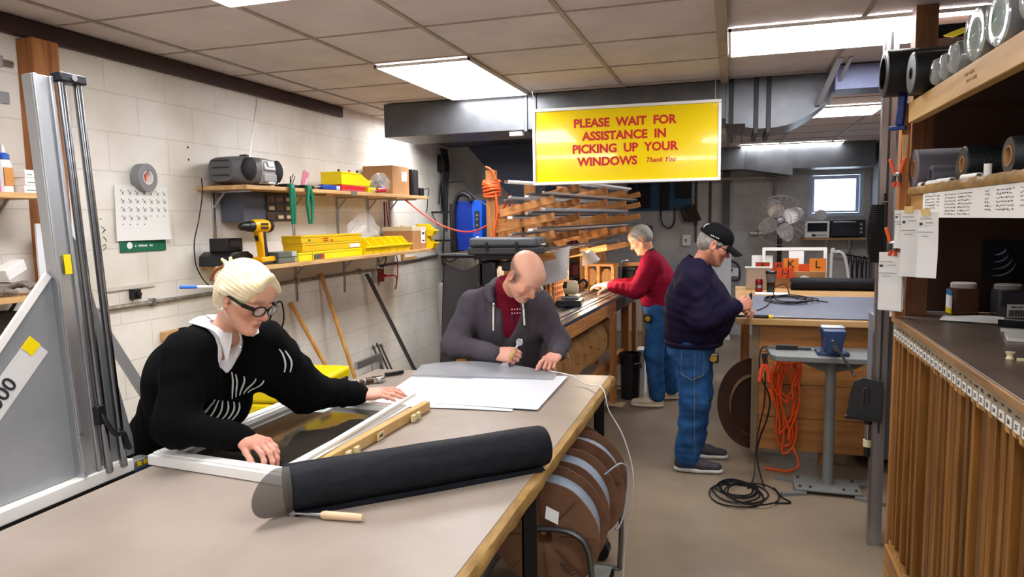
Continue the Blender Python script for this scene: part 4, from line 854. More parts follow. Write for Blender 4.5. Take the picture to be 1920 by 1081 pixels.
for i, (y, l) in enumerate(((5.05, 'grey handled snips standing on the bench by the yellow labelled bottle'), (5.2, 'second pair of grey snips standing behind the first on the bench'))):
    t = T('snips', l, 'tool', (-1.44, y+.18, 1.0235), .5*i, 'snips on the bench'); MB().box(-.04, .04, -.04, .04, 0, .02).build('foot', M_BLK, t, bevel=.004)
    b = MB(); b.prism([(-.03, .02), (.03, .02), (.045, .12), (.02, .2), (-.01, .2), (-.04, .1)], -.01, .01, MX); b.build('body', M_GREY, t, bevel=.004); b = MB(); b.tube(spline([(0, .01, .2), (0, .05, .22), (0, .09, .12), (0, .10, .04)], 5), .008, 8); b.build('handle', M_BLK, t)
bk = T('basket', 'orange plastic lattice basket standing on the bench under the hanging papers', 'basket', (-1.36, 5.70, 1.0235), BR)
b = MB()
for i in range(9): b.box(-.005, .005, -.2+.05*i-.006, -.2+.05*i+.006, 0, .25)
for j in range(6): b.box(-.004, .004, -.21, .21, .01+.045*j, .022+.045*j)
for i in range(6): b.box(-.16+.03*i, -.152+.03*i, -.206, -.198, 0, .25); b.box(-.16+.03*i, -.152+.03*i, .198, .206, 0, .25)
for j in range(3): b.box(-.17, 0, -.206, -.198, .01+.1*j, .02+.1*j); b.box(-.17, 0, .198, .206, .01+.1*j, .02+.1*j)
b.box(-.17, 0, -.2, .2, 0, .008); b.build('lattice', mat('basket_orange', '#e39a63', .5), bk)
# ============================================================ cantilever rack
rk2 = T('cantilever_rack', 'wooden cantilever rack with five tiers of sloping arms above the bench', 'rack', (-1.24, 5.0, 0), 0)
ST = ((0, 0, .72), (.04, .7, 1.0), (.15, 1.4, .9), (.22, 2.1, .8), (.276, 2.8, .75))
LV = (1.89, 1.765, 1.635, 1.48)
for i, (dx, dy, ln) in enumerate(ST):
    MB().box(dx-.47, dx-.38, dy-.02, dy+.03, 1.016 if i else 0, 2.02 if i else 1.55).build('upright', M_RACKZ, rk2) if i else MB().box(dx-.52, dx-.45, dy-.02, dy+.04, 1.0165, 2.09).build('upright', M_RACKZ, rk2)
    for j, z in enumerate(LV+((2.0,) if i else ())):
        zz = z+(.0 if i < 2 else -.0)
        L_ = (.50 if i != 1 else .46) if i or j else .42
        b = MB(); b.bar((dx-L_, dy, zz-.125), (dx, dy, zz-.025), .034, .056, (0, 0, 1)); b.build('arm', M_RACK, rk2, bevel=.002)
MB().box(-.56, -.50, .0, 2.85, 1.016, 2.0).build('back_board', mat('rack_back', '#4e3a2c', .8, var=.3), rk2) if False else None
random.seed(12)
for j, z in enumerate(LV+(2.0,)):
    for k in range(5 if j < 4 else 3):
        x = -.06-.065*k+random.uniform(-.01, .01); zz = z-.125+.2*(x+.5)+.060
        y0 = random.uniform(-.25, .05) if j < 3 else random.uniform(.02, .15); y1 = random.uniform(2.3, 3.1)
        w = random.uniform(.02, .04); M = (M_ALU, M_DGREY, M_WHITE, M_ALU, M_GREY)[(j*3+k) % 5]
        t = MB().bar((0, 0, 0), (.10*(y1-y0), (y1-y0), .004), w, random.uniform(.012, .022)).build('metal_strip', M, loc=(-1.24+x+.10*y0, 5.0+y0, zz), bevel=.002)
        tag(t, ('%s strip on the %s rack tier, %s from the arm tips' % (('pale aluminium', 'dark metal', 'white metal', 'thin aluminium', 'grey metal')[(j*3+k) % 5], ('second', 'third', 'fourth', 'lowest', 'topmost')[j], ('first', 'second', 'third', 'fourth', 'fifth')[k])), 'metal strip', 'metal strips on the rack')
# things in the shade behind the rack
sh = T('storage_shelf', 'dark storage shelving seen through the cantilever rack', 'shelf', (-1.95, 6.1, 0), BR)
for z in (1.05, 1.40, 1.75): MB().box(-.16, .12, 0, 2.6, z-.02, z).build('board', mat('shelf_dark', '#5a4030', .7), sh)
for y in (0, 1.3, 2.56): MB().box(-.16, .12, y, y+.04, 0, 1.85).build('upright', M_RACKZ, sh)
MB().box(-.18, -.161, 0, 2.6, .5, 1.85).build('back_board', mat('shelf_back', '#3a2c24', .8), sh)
random.seed(21)
cols = ['#7a1f22', '#3b3f44', '#c9c4b8', '#4c5a52', '#8a7a60', '#2d3038', '#a33a36', '#5b5148']
k = 0
for z in (1.05, 1.40, 1.75):
    y = .08; q_ = 0
    while y < 2.25:
        w = random.uniform(.13, .26); h = random.uniform(.12, .26) if z < 1.7 else .11
        if not (1.25 < y+w and y < 1.36):
            t = MB().box(-.14, .08, 0, w, 0, h).build('storage_box', mat('sbox%d' % (k % 8), cols[k % 8], .6), loc=(-1.95+.055*y, 6.1+y, z+.001), rz=BR, bevel=.004)
            tag(t, '%s box on the %s shelf behind the rack, %s from the left' % (('dark red', 'charcoal', 'off white', 'grey green', 'khaki', 'blue black', 'brick red', 'brown')[k % 8], {1.05: 'lowest', 1.40: 'middle', 1.75: 'top'}[z], ('first', 'second', 'third', 'fourth', 'fifth', 'sixth', 'seventh', 'eighth', 'ninth', 'tenth')[q_]), 'box', 'boxes behind the rack'); k += 1; q_ += 1
        y += w+random.uniform(.02, .1)
# orange cord on the near rack post
oc = T('extension_cord', 'bright orange cord coiled around the top of the near rack post', 'cord', (-1.725, 5.01, 1.955))
for k in range(7):
    MB().tube([(.062*math.cos(a)*(1+.08*math.sin(3*a+k)), .056*math.sin(a)*(1+.08*math.cos(2*a+k)), -.05+.017*k+.012*math.sin(a+k)) for a in [2*PI*i/20 for i in range(20)]], .009, 6, True).build('coil', M_ORNG, oc, smooth=60)
MB().tube(spline([(.05, -.05, -.04), (.06, -.06, -.2), (.03, -.05, -.36), (.05, -.05, -.5)], 6), .008, 6).build('tail', M_ORNG, oc, smooth=60)
MB().tube(spline([(.05, -.04, .06), (.02, -.045, .13), (-.03, -.04, .16)], 6), .008, 6).build('tail', M_ORNG, oc, smooth=60)
tag(MB().bar((0, 0, 0), (.0, .0, .36), .03, .006).build('steel_strip', M_ALU, loc=(-1.80, 5.0, 1.57), bevel=.001), 'perforated steel strip beside the near rack post', 'strip') if False else None
lt = T('tube_light', 'white tube sticking out beside the orange cord', 'tube', (-1.60, 5.02, 2.0)); MB().cyl((0, 0, 0), (.22, .25, -.01), .014, n=10).build('tube', M_WHITE, lt); MB().cyl((-.02, -.02, .001), (0, 0, 0), .012, n=10).build('end_cap', M_STEEL, lt)
hp = MB().sheet(lambda u, v: (.20*u-.02*v, .01*math.sin(4*v+2*u), -.24*v+.06*u), 6, 8, .002).build('order_sheets', mat('grey_paper', '#b9b4b4', .8), loc=(-1.34, 5.06, 1.46)); tag(hp, 'crumpled grey order papers pinned under the near rack arm', 'paper')
# case on a stand, folded chair
cs = T('tool_case', 'long dark grey plastic tool case on a stand behind the hooded man', 'case', (-1.55, 4.78, 1.475))
MB().box(-.24, .26, -.14, .14, 0, .055).build('lower_shell', M_DGREY, cs, bevel=.012); MB().box(-.225, .27, -.145, .145, .057, .12).build('lid', mat('case_grey', '#50555a', .45), cs, bevel=.016, seg=3)
for x in (-.1, .12): MB().box(x, x+.02, -.155, -.146, .03, .09).build('latch', M_BLK, cs)
MB().box(-.18, .22, -.149, -.1455, .07, .076).build('ridge', M_DGREY, cs)
cst = T('machine_stand', 'black metal stand holding the long grey tool case', 'stand', (-1.55, 4.78, 0))
MB().box(-.2, .2, -.12, .12, 1.44, 1.472).build('top_plate', M_BLKS, cst)
for x in (-.17, .15):
    for y in (-.1, .08): MB().box(x, x+.025, y, y+.025, 1.0235, 1.439).build('leg', M_BLKS, cst)
b = MB(); b.box(-.18, -.04, -.1, .1, 1.24, 1.43); b.build('motor', M_BLK, cst, bevel=.02); MB().box(.0, .12, -.1, .1, 1.36, 1.43).build('motor_cover', M_BLK, cst, bevel=.01)
fc = T('folding_chair', 'folded black camp chair leaning by the wall behind the hooded man', 'chair', (-2.1, 5.3, 0))
for x in (-.17, .15): b = MB(); b.tube([(x, -.12, 0), (x-.02, .12, 1.42)], .014, 8); b.build('frame_tube', M_BLKS, fc)
b = MB(); b.sheet(lambda u, v: (-.165+.30*u-.01*v, -.11+.23*v+.03*math.sin(PI*u)-.035, .35+1.02*v-.06*math.sin(PI*u)*v), 8, 8, .006); b.build('seat_fabric', mat('black_canvas', '#2c2a2b', .8), fc)
b = MB(); b.tube([(-.19, .10, 1.36), (-.19, .05, 1.43), (.13, .10, 1.43)], .02, 8); b.build('arm_rest', M_BLK, fc)
pcn = T('pillar', 'narrow grey plastic drum standing at the wall end behind the folded chair', 'drum', (-2.55, 6.2, 0)); MB().lathe([(0, 0), (.14, 0), (.14, 1.1), (.12, 1.13), (0, 1.13)], 24).build('drum_body', mat('grey_drum', '#9a948c', .6), pcn); MB().lathe([(.10, 1.131), (.11, 1.16), (0, 1.17)], 24).build('lid', M_GREY, pcn)
# bin and small box by the red man's feet
bi = T('waste_bin', 'black plastic waste bin under the end of the bench', 'bin', (-.905, 6.60, 0))
b = MB(); b.lathe([(0, .004), (.085, .004), (.098, .42), (.106, .42), (.106, .44), (.09, .44), (.08, .015), (0, .015)], 24, None, False); b.build('bin_body', M_BLK, bi); b = MB(); b.lathe([(.096, .33), (.102, .335), (.102, .35), (.096, .355)], 24, None, False); b.build('hoop', M_BLK, bi)
wbx = T('white_box', 'narrow white carton standing beside the black waste bin', 'box', (-.815, 6.77, 0)); MB().box(-.05, .03, -.05, .14, 0, .45).build('carton_body', M_WHITE, wbx, bevel=.003); MB().box(-.02, .0, -.052, -.0505, .27, .32).build('mark', M_BLK, wbx)
tag(MB().sheet(lambda u, v: (.2*u+.02*v, .16*v, .004+.008*math.sin(3*u+2*v)**2), 6, 6, .002).build('paper_scrap', mat('tan_scrap', '#c9b090', .8), loc=(-1.13, 6.22, .002)), 'tan scrap of paper on the floor before the waste bin', 'paper')
# ============================================================ hanging sign
sg = T('hanging_sign', 'yellow sign with red lettering in a white frame hung from the ceiling', 'sign', (-.715, 4.88, 1.96), .045)
MB().box(-.62, .62, 0, .03, .015, .515).build('panel', mat('sign_yellow', '#f4d500', .12, coat=.5), sg)
b = MB()
for x0, x1, z0, z1 in ((-.64, .64, 0, .02), (-.64, .64, .51, .53), (-.64, -.62, .02, .51), (.62, .64, .02, .51)): b.box(x0, x1, -.012, .042, z0, z1)
b.build('frame', M_WHITE, sg, bevel=.003)
M_SRED = mat('sign_red', '#c8201c', .4)
for i, (t_, sx_, dz) in enumerate((('PLEASE  WAIT  FOR', 1, .415), ('ASSISTANCE  IN', 1, .325), ('PICKING  UP  YOUR', 1, .238), ('WINDOWS', 1, .15))):
    text(t_, .080, 'lettering', M_SRED, sg, (.0 if i < 3 else -.115, -.0012, dz), (PI/2, 0, 0), bold=.0030, sx=1.0)
text('Thank You', .045, 'lettering', M_SRED, sg, (.245, -.0012, .15), (PI/2, 0, 0), shear=.35, bold=.001)
for x in (-.62, .60): b = MB(); b.cyl((x, .015, .53), (x+(-.03 if x < 0 else 0), .015, .69), .002, n=5); b.build('hanging_wire', M_STEEL, sg)
# ============================================================ back wall
pnl = T('electric_panel', 'blue electrical board with dark switch boxes on the back wall behind the rack', 'electrical panel', (-.9, 10.56, 1.8))
MB().box(-.6, .34, 0, .035, .02, .48).build('board', mat('board_blue', '#2e5f86', .5, var=.3), pnl)
for x0, x1, z0, z1 in ((-.42, -.25, .06, .40), (-.1, .02, .03, .42), (.12, .33, .2, .44), (-.58, -.48, .1, .4)): MB().box(x0, x1, -.08, -.001, z0, z1).build('switch_box', M_BLKS, pnl, bevel=.005)
b = MB(); b.tube(spline([(-.1, -.04, .03), (-.08, -.05, -.16), (.02, -.05, -.24), (.10, -.05, -.15), (.1, -.04, .05)], 6), .011, 6); b.build('cable', M_BLK, pnl)
random.seed(3); b = MB()
for i in range(16): x = .1+.3*random.random(); b.cyl((x, -.06, .0+.1*random.random()), (x+.08, -.06-.03*random.random(), -.12-.04*random.random()), .014, n=5)
b.build('hose_bundle', mat('rusty_hose', '#3d2f26', .7), pnl)
for x, z0, z1, l in ((-.50, 1.35, 2.3, 'rusty vertical conduit left of the man in the cap on the back wall'), (-.30, 1.25, 2.3, 'second rusty conduit nearer the grey column on the back wall')):
    t = T('conduit', l, 'pipe', (x, 10.55, z0)); MB().cyl((0, 0, 0), (0, 0, z1-z0), .016, n=10).build('pipe', mat('rust_brown', '#5c4236', .6), t); MB().cyl((0, 0, .25), (0, 0, .30), .026, n=10).build('coupling', M_DGREY, t)
gc = T('steel_column', 'dark grey steel column standing at the back wall behind the man in the cap', 'column', (-.08, 10.5, 0)); MB().box(-.05, .05, -.05, .05, .01, 2.64).build('shaft', mat('column_grey', '#5a565a', .6, var=.2), gc); MB().box(-.09, .09, -.09, .09, 0, .0099).build('foot', M_DGREY, gc)
oc2 = T('outlet', 'white double outlet box on the back wall left of the black cap', 'outlet', (-.62, 10.59, 1.36)); MB().box(-.07, .05, -.05, 0, -.06, .1).build('plate', M_WHITE, oc2, bevel=.004); MB().box(-.03, -.01, -.053, -.0505, .0, .04).build('socket', M_BLK, oc2)
grb = T('switch_box', 'grey switch box on the back wall beside the grey haired man head', 'switch', (-1.18, 10.56, 1.48)); MB().box(-.08, .06, -.06, .03, -.12, .12).build('box', M_GREY, grb, bevel=.004); MB().box(-.02, .0, -.07, -.0605, -.03, .03).build('lever', M_BLK, grb)
pp = T('pipe', 'beige pipe with a down elbow along the back wall under the duct', 'pipe', (-.9, 10.4, 2.24)); MB().tube([(-.6, 0, 0), (1.33, 0, .01)], .022, 10).build('run', mat('beige_pipe', '#a39a90', .5), pp); MB().tube(spline([(1.34, 0, .01), (1.44, 0, -.01), (1.46, 0, -.09), (1.46, 0, -.8)], 5), .026, 10).build('elbow', mat('beige_pipe2', '#8f867e', .5), pp)
for x, z, w, h, l in ((.10, 1.42, .22, .16, 'pale notice taped to the back wall left of the fan'), (.36, 1.36, .2, .12, 'small pale notice under the white soap shelf on the back wall')):
    tag(MB().box(-w/2, w/2, -.004, 0, -h/2, h/2).build('notice', mat('wall_notice', '#c2c2c2', .8), loc=(x, 10.597, z)), l, 'notice')
so = T('soap_shelf', 'little white shelf on the back wall left of the fan', 'shelf', (.36, 10.5, 1.46)); MB().box(-.11, .11, -.03, .09, 0, .03).build('tray', M_WHITE, so, bevel=.006); MB().box(-.04, .11, -.01, .06, .031, .06).build('brush', M_GREY, so, bevel=.01)
lk = T('hanging_tag', 'white seven tag on dark hoses by the grey column', 'tag', (.01, 10.41, .93)); MB().box(-.09, .09, 0, .01, -.06, .06).build('plate', M_WHITE, lk); text('7', .10, 'lettering', M_BLK, lk, (-.01, -.001, 0), (PI/2, 0, 0), bold=.003)
MB().tube(spline([(-.16, .02, .45), (-.06, .02, .2), (.08, .02, .1), (.1, .02, -.1), (.0, .02, -.12)], 6), .018, 8).build('hose', M_DGREY, lk, smooth=60)
tag(MB().box(-.13, .12, -.02, .0, 0, 1.3).build('leaning_board', mat('white_board2', '#d9d9de', .5), loc=(-.12, 10.1, .002), rot=(-.15, .0, 0)), 'white board leaning behind the belly of the man in the cap', 'board')
# shelf with ovens
bs = T('wall_shelf', 'wooden shelf under the small window carrying two ovens', 'shelf', (1.33, 10.4, 1.385)); MB().box(-.40, .41, -.18, .19, 0, .028).build('board', wood('shelf_tan', '#b08a5e', '#8c6a44', 0), bs)
for x in (-.1, .2): b = MB(); b.box(x, x+.03, .16, .19, -.25, -.001); b.bar((x+.015, .17, -.24), (x+.015, -.12, -.01), .02, .012); b.build('bracket', M_STEEL, bs)
mw = T('microwave', 'small white microwave with a dark door on the far shelf', 'microwave', (1.10, 10.36, 1.4135)); MB().box(-.155, .15, -.13, .18, 0, .22).build('case', M_WHITE, mw, bevel=.006); MB().box(-.125, .12, -.137, -.131, .085, .20).build('door', mat('oven_glass', '#1b1d22', .15), mw)
MB().box(-.07, -.02, -.137, -.131, .02, .05).build('button', M_BLK, mw); MB().box(-.01, .12, -.137, -.131, .03, .05).build('display', M_SILV, mw)
ov = T('toaster_oven', 'black toaster oven with a glass door right of the microwave', 'oven', (1.47, 10.36, 1.4135)); MB().box(-.21, .21, -.15, .18, .015, .235).build('case', M_BLK, ov, bevel=.008); MB().box(-.20, .11, -.158, -.151, .04, .20).build('door', mat('oven_glass2', '#23262c', .12), ov)
b = MB(); b.cyl((-.18, -.175, .205), (.09, -.175, .205), .008, n=8); b.build('handle', M_STEEL, ov)
for z in (.07, .12, .175): MB().cyl((.16, -.165, z), (.16, -.151, z), .016, n=12).build('knob', M_STEEL, ov)
for x in (-.18, .18):
    for y in (-.12, .15): MB().cyl((x, y, 0), (x, y, .0149), .012, n=8).build('foot', M_BLK, ov)
pl = T('plate', 'round white plate propped on the microwave', 'plate', (1.16, 10.42, 1.634), rot=(1.2, 0, 0)); MB().lathe([(0, 0), (.05, 0), (.078, .012), (.08, .016), (.05, .006), (0, .005)], 24, Matrix.Translation((0, .082, 0))).build('dish', M_WHITE, pl)
hg = T('cable_rack', 'dark bar with cords hanging below the far shelf', 'rack', (1.55, 10.35, 1.12)); MB().bar((-.28, 0, .1), (.22, .1, .0), .02, .02).build('bar', M_BLKS, hg)
for x in (-.02, .04, .10, .16): MB().tube(spline([(x, .05, .04), (x-.02, .03, -.2), (x+.01, .03, -.5), (x+.03, .05, -.55), (x+.03, .06, -.1), (x+.02, .06, .03)], 5), .009, 6).build('cord', M_BLK, hg)
# pedestal fan
fn_ = T('pedestal_fan', 'large old pedestal fan with four broad pale blades before the back wall', 'fan', (.585, 9.55, 0))
FZ = 1.66
MB().lathe([(0, 0), (.24, 0), (.24, .03), (.05, .06), (0, .06)], 28).build('base', M_BLKS, fn_); MB().cyl((0, 0, .06), (0, 0, FZ-.1), .028, n=14).build('pole', M_BLKS, fn_)
b = MB(); b.lathe([(0, -.02), (.05, -.02), (.085, .03), (.085, .2), (.05, .25), (0, .25)], 20, Matrix.Translation((0, -.03, FZ)) @ rotM(-PI/2, 0, 0)); b.box(-.03, .03, .0, .12, FZ-.12, FZ-.05); b.build('motor', M_DGREY, fn_)
for k in range(4):
    a0 = .42+k*PI/2
    def bl(u, v, a0=a0):
        r = .05+.235*u; w = .20*math.sin(PI*min(1, .16+.80*u))**.6; a = (v-.5)*w*2/max(.12, r)*.52
        return (r*math.cos(a0+a), -.085+.05*(v-.5)*(.4+u), FZ+r*math.sin(a0+a))
    MB().sheet(bl, 10, 8, .003).build('blade', mat('fan_blade', '#d5d0d0', .35, metal=.3), fn_, smooth=60)
MB().lathe([(0, -.03), (.035, -.028), (.045, 0), (.045, .05)], 18, Matrix.Translation((0, -.09, FZ)) @ rotM(-PI/2, 0, 0) @ rotM(PI*0, 0, 0)).build('hub', M_STEEL, fn_)
b = MB(); M_WIRE = mat('cage_wire', '#b5afae', .4, metal=.6)
for r, y in ((.31, -.09), (.315, -.05), (.305, .03), (.22, -.15), (.12, -.17), (.05, -.175)): b.tube([(r*math.cos(a), y, FZ+r*math.sin(a)) for a in [2*PI*i/48 for i in range(48)]], .0032, 5, True)
for k in range(24):
    a = 2*PI*k/24; c, s_ = math.cos(a), math.sin(a); b.tube([(r*c, y, FZ+r*s_) for r, y in ((.05, -.175), (.12, -.17), (.22, -.15), (.31, -.09), (.315, -.05), (.305, .03), (.2, .08), (.09, .1))], .0026, 5)
b.build('cage', M_WIRE, fn_)
# white handle frame right of the boxes
wfm = T('walking_frame', 'white folded metal frame standing behind the far desk', 'frame', (1.25, 9.0, 0)); b = MB(); b.tube(spline([(-.12, 0, 0), (-.12, 0, 1.2), (-.08, 0, 1.28), (.03, 0, 1.2), (.12, .05, .6), (.14, .05, 0)], 6), .018, 8); b.build('tube', M_WHITE, wfm, smooth=60); MB().bar((-.12, 0, .4), (.12, .05, .4), .02, .02).build('rung', M_WHITE, wfm)
# ============================================================ desk on the right
M_DESK = wood('desk_ply', '#b27a3e', '#8c5a28', 0, scale=.5)
dk = T('work_desk', 'wooden workbench on the right faced with orange brown planks', 'workbench', (.9, 5.0, 0))
MB().box(-.86, .80, -.07, 2.25, .99, 1.03).build('desk_top', wood('desk_top_wood', '#c49a66', '#a67c48', 0, scale=.6), dk, bevel=.003)
for i, (z0, z1) in enumerate(((.12, .345), (.349, .575), (.579, .795), (.799, .988))): MB().box(-.71, .78, 0, .03, z0, z1).build('front_plank', M_DESK, dk, bevel=.002)
MB().box(-.755, -.711, -.012, .06, .09, .989).build('corner_post', wood('weathered_wood', '#8a7458', '#655340', 2), dk)
MB().box(-.30, -.22, .09, .17, .0, .989).build('leg', M_RACKZ, dk)
for x, y in ((.7, .1), (-.80, 2.1), (.7, 2.1)): MB().box(x, x+.08, y, y+.08, 0, .989).build('leg', M_RACKZ, dk)
MB().box(-.2, .78, .2, 2.1, .10, .118).build('lower_shelf', M_DGREY, dk)
sp2 = T('cable_spool', 'big dark brown spool disc leaning at the left side of the desk', 'spool', (.175, 5.26, .355), rot=(0, 0, .1))
b = MB(); b.lathe([(0, -.05), (.26, -.05), (.27, -.045), (.27, -.035), (.0, -.035)], 40, Matrix.Translation((0, 0, .0)) @ rotM(PI/2, 0, 0) @ Matrix.Diagonal((.95, 1.25, 1, 1))); b.build('flange', mat('dark_brown_disc', '#4a2d22', .55, var=.3), sp2)
b = MB(); b.lathe([(.18, -.034), (.18, .06)], 30, rotM(PI/2, 0, 0) @ Matrix.Diagonal((.95, 1.25, 1, 1)), False); b.build('drum', M_CARDB, sp2)
mt_ = sheet_obj('cutting_mat', 'grey blue screen cloth laid flat over the right desk', (.78, 5.66), 0, 1.30, 1.34, 1.0335, mat('grey_blue_cloth', '#6c7084', .55, c2='#5d6174', vs=8), lambda u, v: .003+.004*math.sin(7*v)**2+(.010 if .52 < v < .56 else 0), 'cloth', .003)
br2 = T('screen_roll', 'black roll of screen lying along the back of the right desk', 'screen roll', (.53, 6.95, 1.0305)); b = MB(); F = Matrix.Translation((0, 0, .058)) @ rotM(0, PI/2, .0); b.lathe([(.02, .002), (.052, 0), (.057, .006), (.057, 1.13), (.052, 1.14), (.02, 1.14)], 30, F, False); b.build('roll', M_MESH, br2, smooth=60)
b = MB(); b.lathe([(.016, -.003), (.02, -.003), (.02, .1), (.016, .1)], 18, F, False); b.build('core_tube', M_CARD, br2)
cn2 = T('soda_can', 'dark red drink can on the desk in front of the man in the cap', 'can', (.245, 6.72, 1.0305)); b = MB(); b.lathe([(0, .004), (.028, .0), (.033, .01), (.033, .105), (.027, .118), (.0, .115)], 20); b.build('can_body', mat('can_red', '#8f1f2a', .3, metal=.5), cn2); MB().lathe([(.027, .1185), (.027, .121), (.0, .119)], 20).build('rim', M_STEEL, cn2); MB().lathe([(.0332, .04), (.0334, .05), (.0334, .06), (.0332, .065)], 20, None, False).build('band', M_STEEL, cn2)
tm = T('tumbler', 'clear travel tumbler of dark drink beside the red can', 'tumbler', (.345, 6.70, 1.0305)); MB().lathe([(0, 0), (.033, 0), (.038, .09), (0, .09)], 24).build('drink', mat('cola', '#140d0c', .2), tm); MB().lathe([(.0385, .0905), (.045, .17), (.0435, .17), (.037, .0905)], 24, None, False).build('cup', mat('smoky_cup', '#70706e', .1, alpha=.5), tm); MB().lathe([(0, .171), (.048, .171), (.048, .188), (.04, .195), (0, .195)], 24).build('lid', M_BLK, tm)
tr = T('tray', 'flat cream tray under the red can and tumbler', 'tray', (.36, 6.62, 1.0305)) if False else None
ct = T('sign_box', 'open brown carton of order cards at the back of the desk', 'box', (.60, 7.02, 1.0305)); MB().box(-.24, .24, .05, .09, 0, .16).build('front_wall', M_CARD, ct); MB().box(-.24, .24, .092, .15, 0, .10).build('box_body', M_CARD, ct)
tp2 = T('tape_roll', 'white ring of tape leaning on the carton at the desk back', 'tape', (.66, 7.035, 1.0305+.062), rot=(PI/2, 0, 0)); b = MB(); b.lathe([(.042, -.015), (.062, -.015), (.062, .015), (.042, .015), (.042, -.015)], 28, None, False); b.build('ring', M_WHITE, tp2)
wbx2 = T('white_rack', 'white wire board frame standing behind the orange letter cards', 'rack', (.60, 7.5, 0))
b = MB(); b.box(-.30, .30, 0, .03, 1.37, 1.40); b.box(-.30, -.27, 0, .03, .9, 1.3699); b.box(.27, .30, 0, .03, .9, 1.3699); b.build('frame', M_WHITE, wbx2); MB().box(-.05, .09, .002, .02, 1.2, 1.369).build('card', M_PAPER, wbx2)
for x in (-.28, .26): MB().box(x, x+.03, .0, .03, 0, .8999).build('leg', M_WHITE, wbx2)
MB().box(-.40, -.2, .035, .06, 1.0, 1.32).build('side_board', M_PAPER, wbx2)
def letter(ch, x, y, z, w, h, m, label, rz=0, sz=.075):
    t = T('letter_card', label, 'card', (x, y, z), rz, 'orange letter cards'); MB().box(-w/2, w/2, 0, .002, 0, h).build('card', m, t); text(ch, sz, 'lettering', M_BLK, t, (0, -.001, h*.5), (PI/2, 0, 0), bold=.0005)
M_OR1 = mat('card_orange', '#f08a2a', .7); M_OR2 = mat('card_red_orange', '#e2521c', .7); M_OR3 = mat('card_dark_orange', '#b8431f', .7)
letter('K', .54, 7.10, 1.20, .135, .115, M_OR1, 'orange card marked K standing in the order box', sz=.1); letter('L', .775, 7.10, 1.195, .145, .12, M_OR1, 'orange card marked L at the right of the order box', sz=.1)
letter('I-J', .49, 7.06, 1.13, .155, .10, M_OR2, 'red orange card marked I-J at the front of the order box', sz=.085); letter('H', .30, 7.04, 1.10, .16, .12, M_OR2, 'red orange card marked H at the front left behind the tumbler', sz=.085)
letter('F', .29, 7.14, 1.20, .13, .075, M_OR3, 'dark orange card marked F at the back left of the order box', sz=.07); letter('G', .44, 7.14, 1.19, .11, .085, M_OR3, 'dark orange card marked G behind the red orange I-J card', sz=.07); letter(' ', .66, 7.12, 1.16, .10, .10, M_OR2, 'blank red orange card between the K and L cards')
cdb = T('card_divider', 'cream file divider block holding the orange letter cards upright', 'divider', (.52, 7.18, 1.0305)); MB().box(-.32, .34, 0, .10, .101, .17).build('block', mat('cream_card', '#d8c49c', .8), cdb); MB().box(-.30, .32, .02, .08, 0, .1009).build('base', M_CARD, cdb)
wcb = T('clear_tote', 'clear plastic tote at the left of the order box', 'tote', (.235, 6.93, 1.0305)); MB().box(-.1, .12, 0, .06, 0, .2).build('tote_body', mat('tote_clear', '#c9b8a4', .3, alpha=.8), wcb, bevel=.01); MB().box(-.11, .13, -.005, .065, .2005, .212).build('rim', M_WHITE, wcb)
ck = T('cable_coil', 'tangled black cable lying on the grey cloth of the right desk', 'cable', (.40, 5.95, 1.043))
random.seed(14)
for k in range(5): MB().tube([((.14+.02*k*(k % 2))*math.cos(a)+.02*k, (.22+.03*(k % 3))*math.sin(a), .004+.003*k+.004*math.sin(2*a+k)+.001) for a in [2*PI*i/26 for i in range(26)]], .0048, 6, True).build('loop', M_BLK, ck, smooth=60)
MB().tube(spline([(-.1, -.1, .006), (-.15, -.45, .004), (-.22, -.7, .004)], 8), .004, 6).build('tail', M_BLK, ck); MB().tube(spline([(.1, .1, .006), (.2, .05, .004), (.32, -.1, .004)], 8), .004, 6).build('tail', M_BLK, ck)
MB().tube(spline([(-.06, .0, .02), (-.07, .05, .09), (.02, .1, .12), (.06, .1, .02)], 6), .004, 6).build('loop', M_BLK, ck)
sd = T('screwdriver', 'screwdriver with a black grip and yellow collar on the front edge of the right desk', 'screwdriver', (.13, 4.965, 1.0305)); MB().cyl((.02, 0, .0135), (.115, 0, .0135), .013, n=8).build('grip', M_BLK, sd, bevel=.003); MB().cyl((.116, 0, .0135), (.145, 0, .0135), .0132, .010, 12).build('collar', M_YEL, sd); MB().cyl((.1451, 0, .0135), (.27, .01, .0135), .004, n=8).build('shaft', M_STEEL, sd)
sd2 = T('blade_tool', 'thin black bladed tool lying beside the screwdriver under the man hands', 'tool', (.0, 5.02, 1.0305)); MB().box(.0, .13, -.008, .008, 0, .014).build('body', M_BLK, sd2, bevel=.003); MB().box(.131, .6, -.004, .004, .003, .007).build('blade', M_DGREY, sd2)
cp = T('corner_paper', 'white paper corner on the desk by the black roll', 'paper', (.33, 6.55, 1.0305)); MB().box(-.12, .15, -.06, .12, 0, .003).build('sheet', M_PAPER, cp)
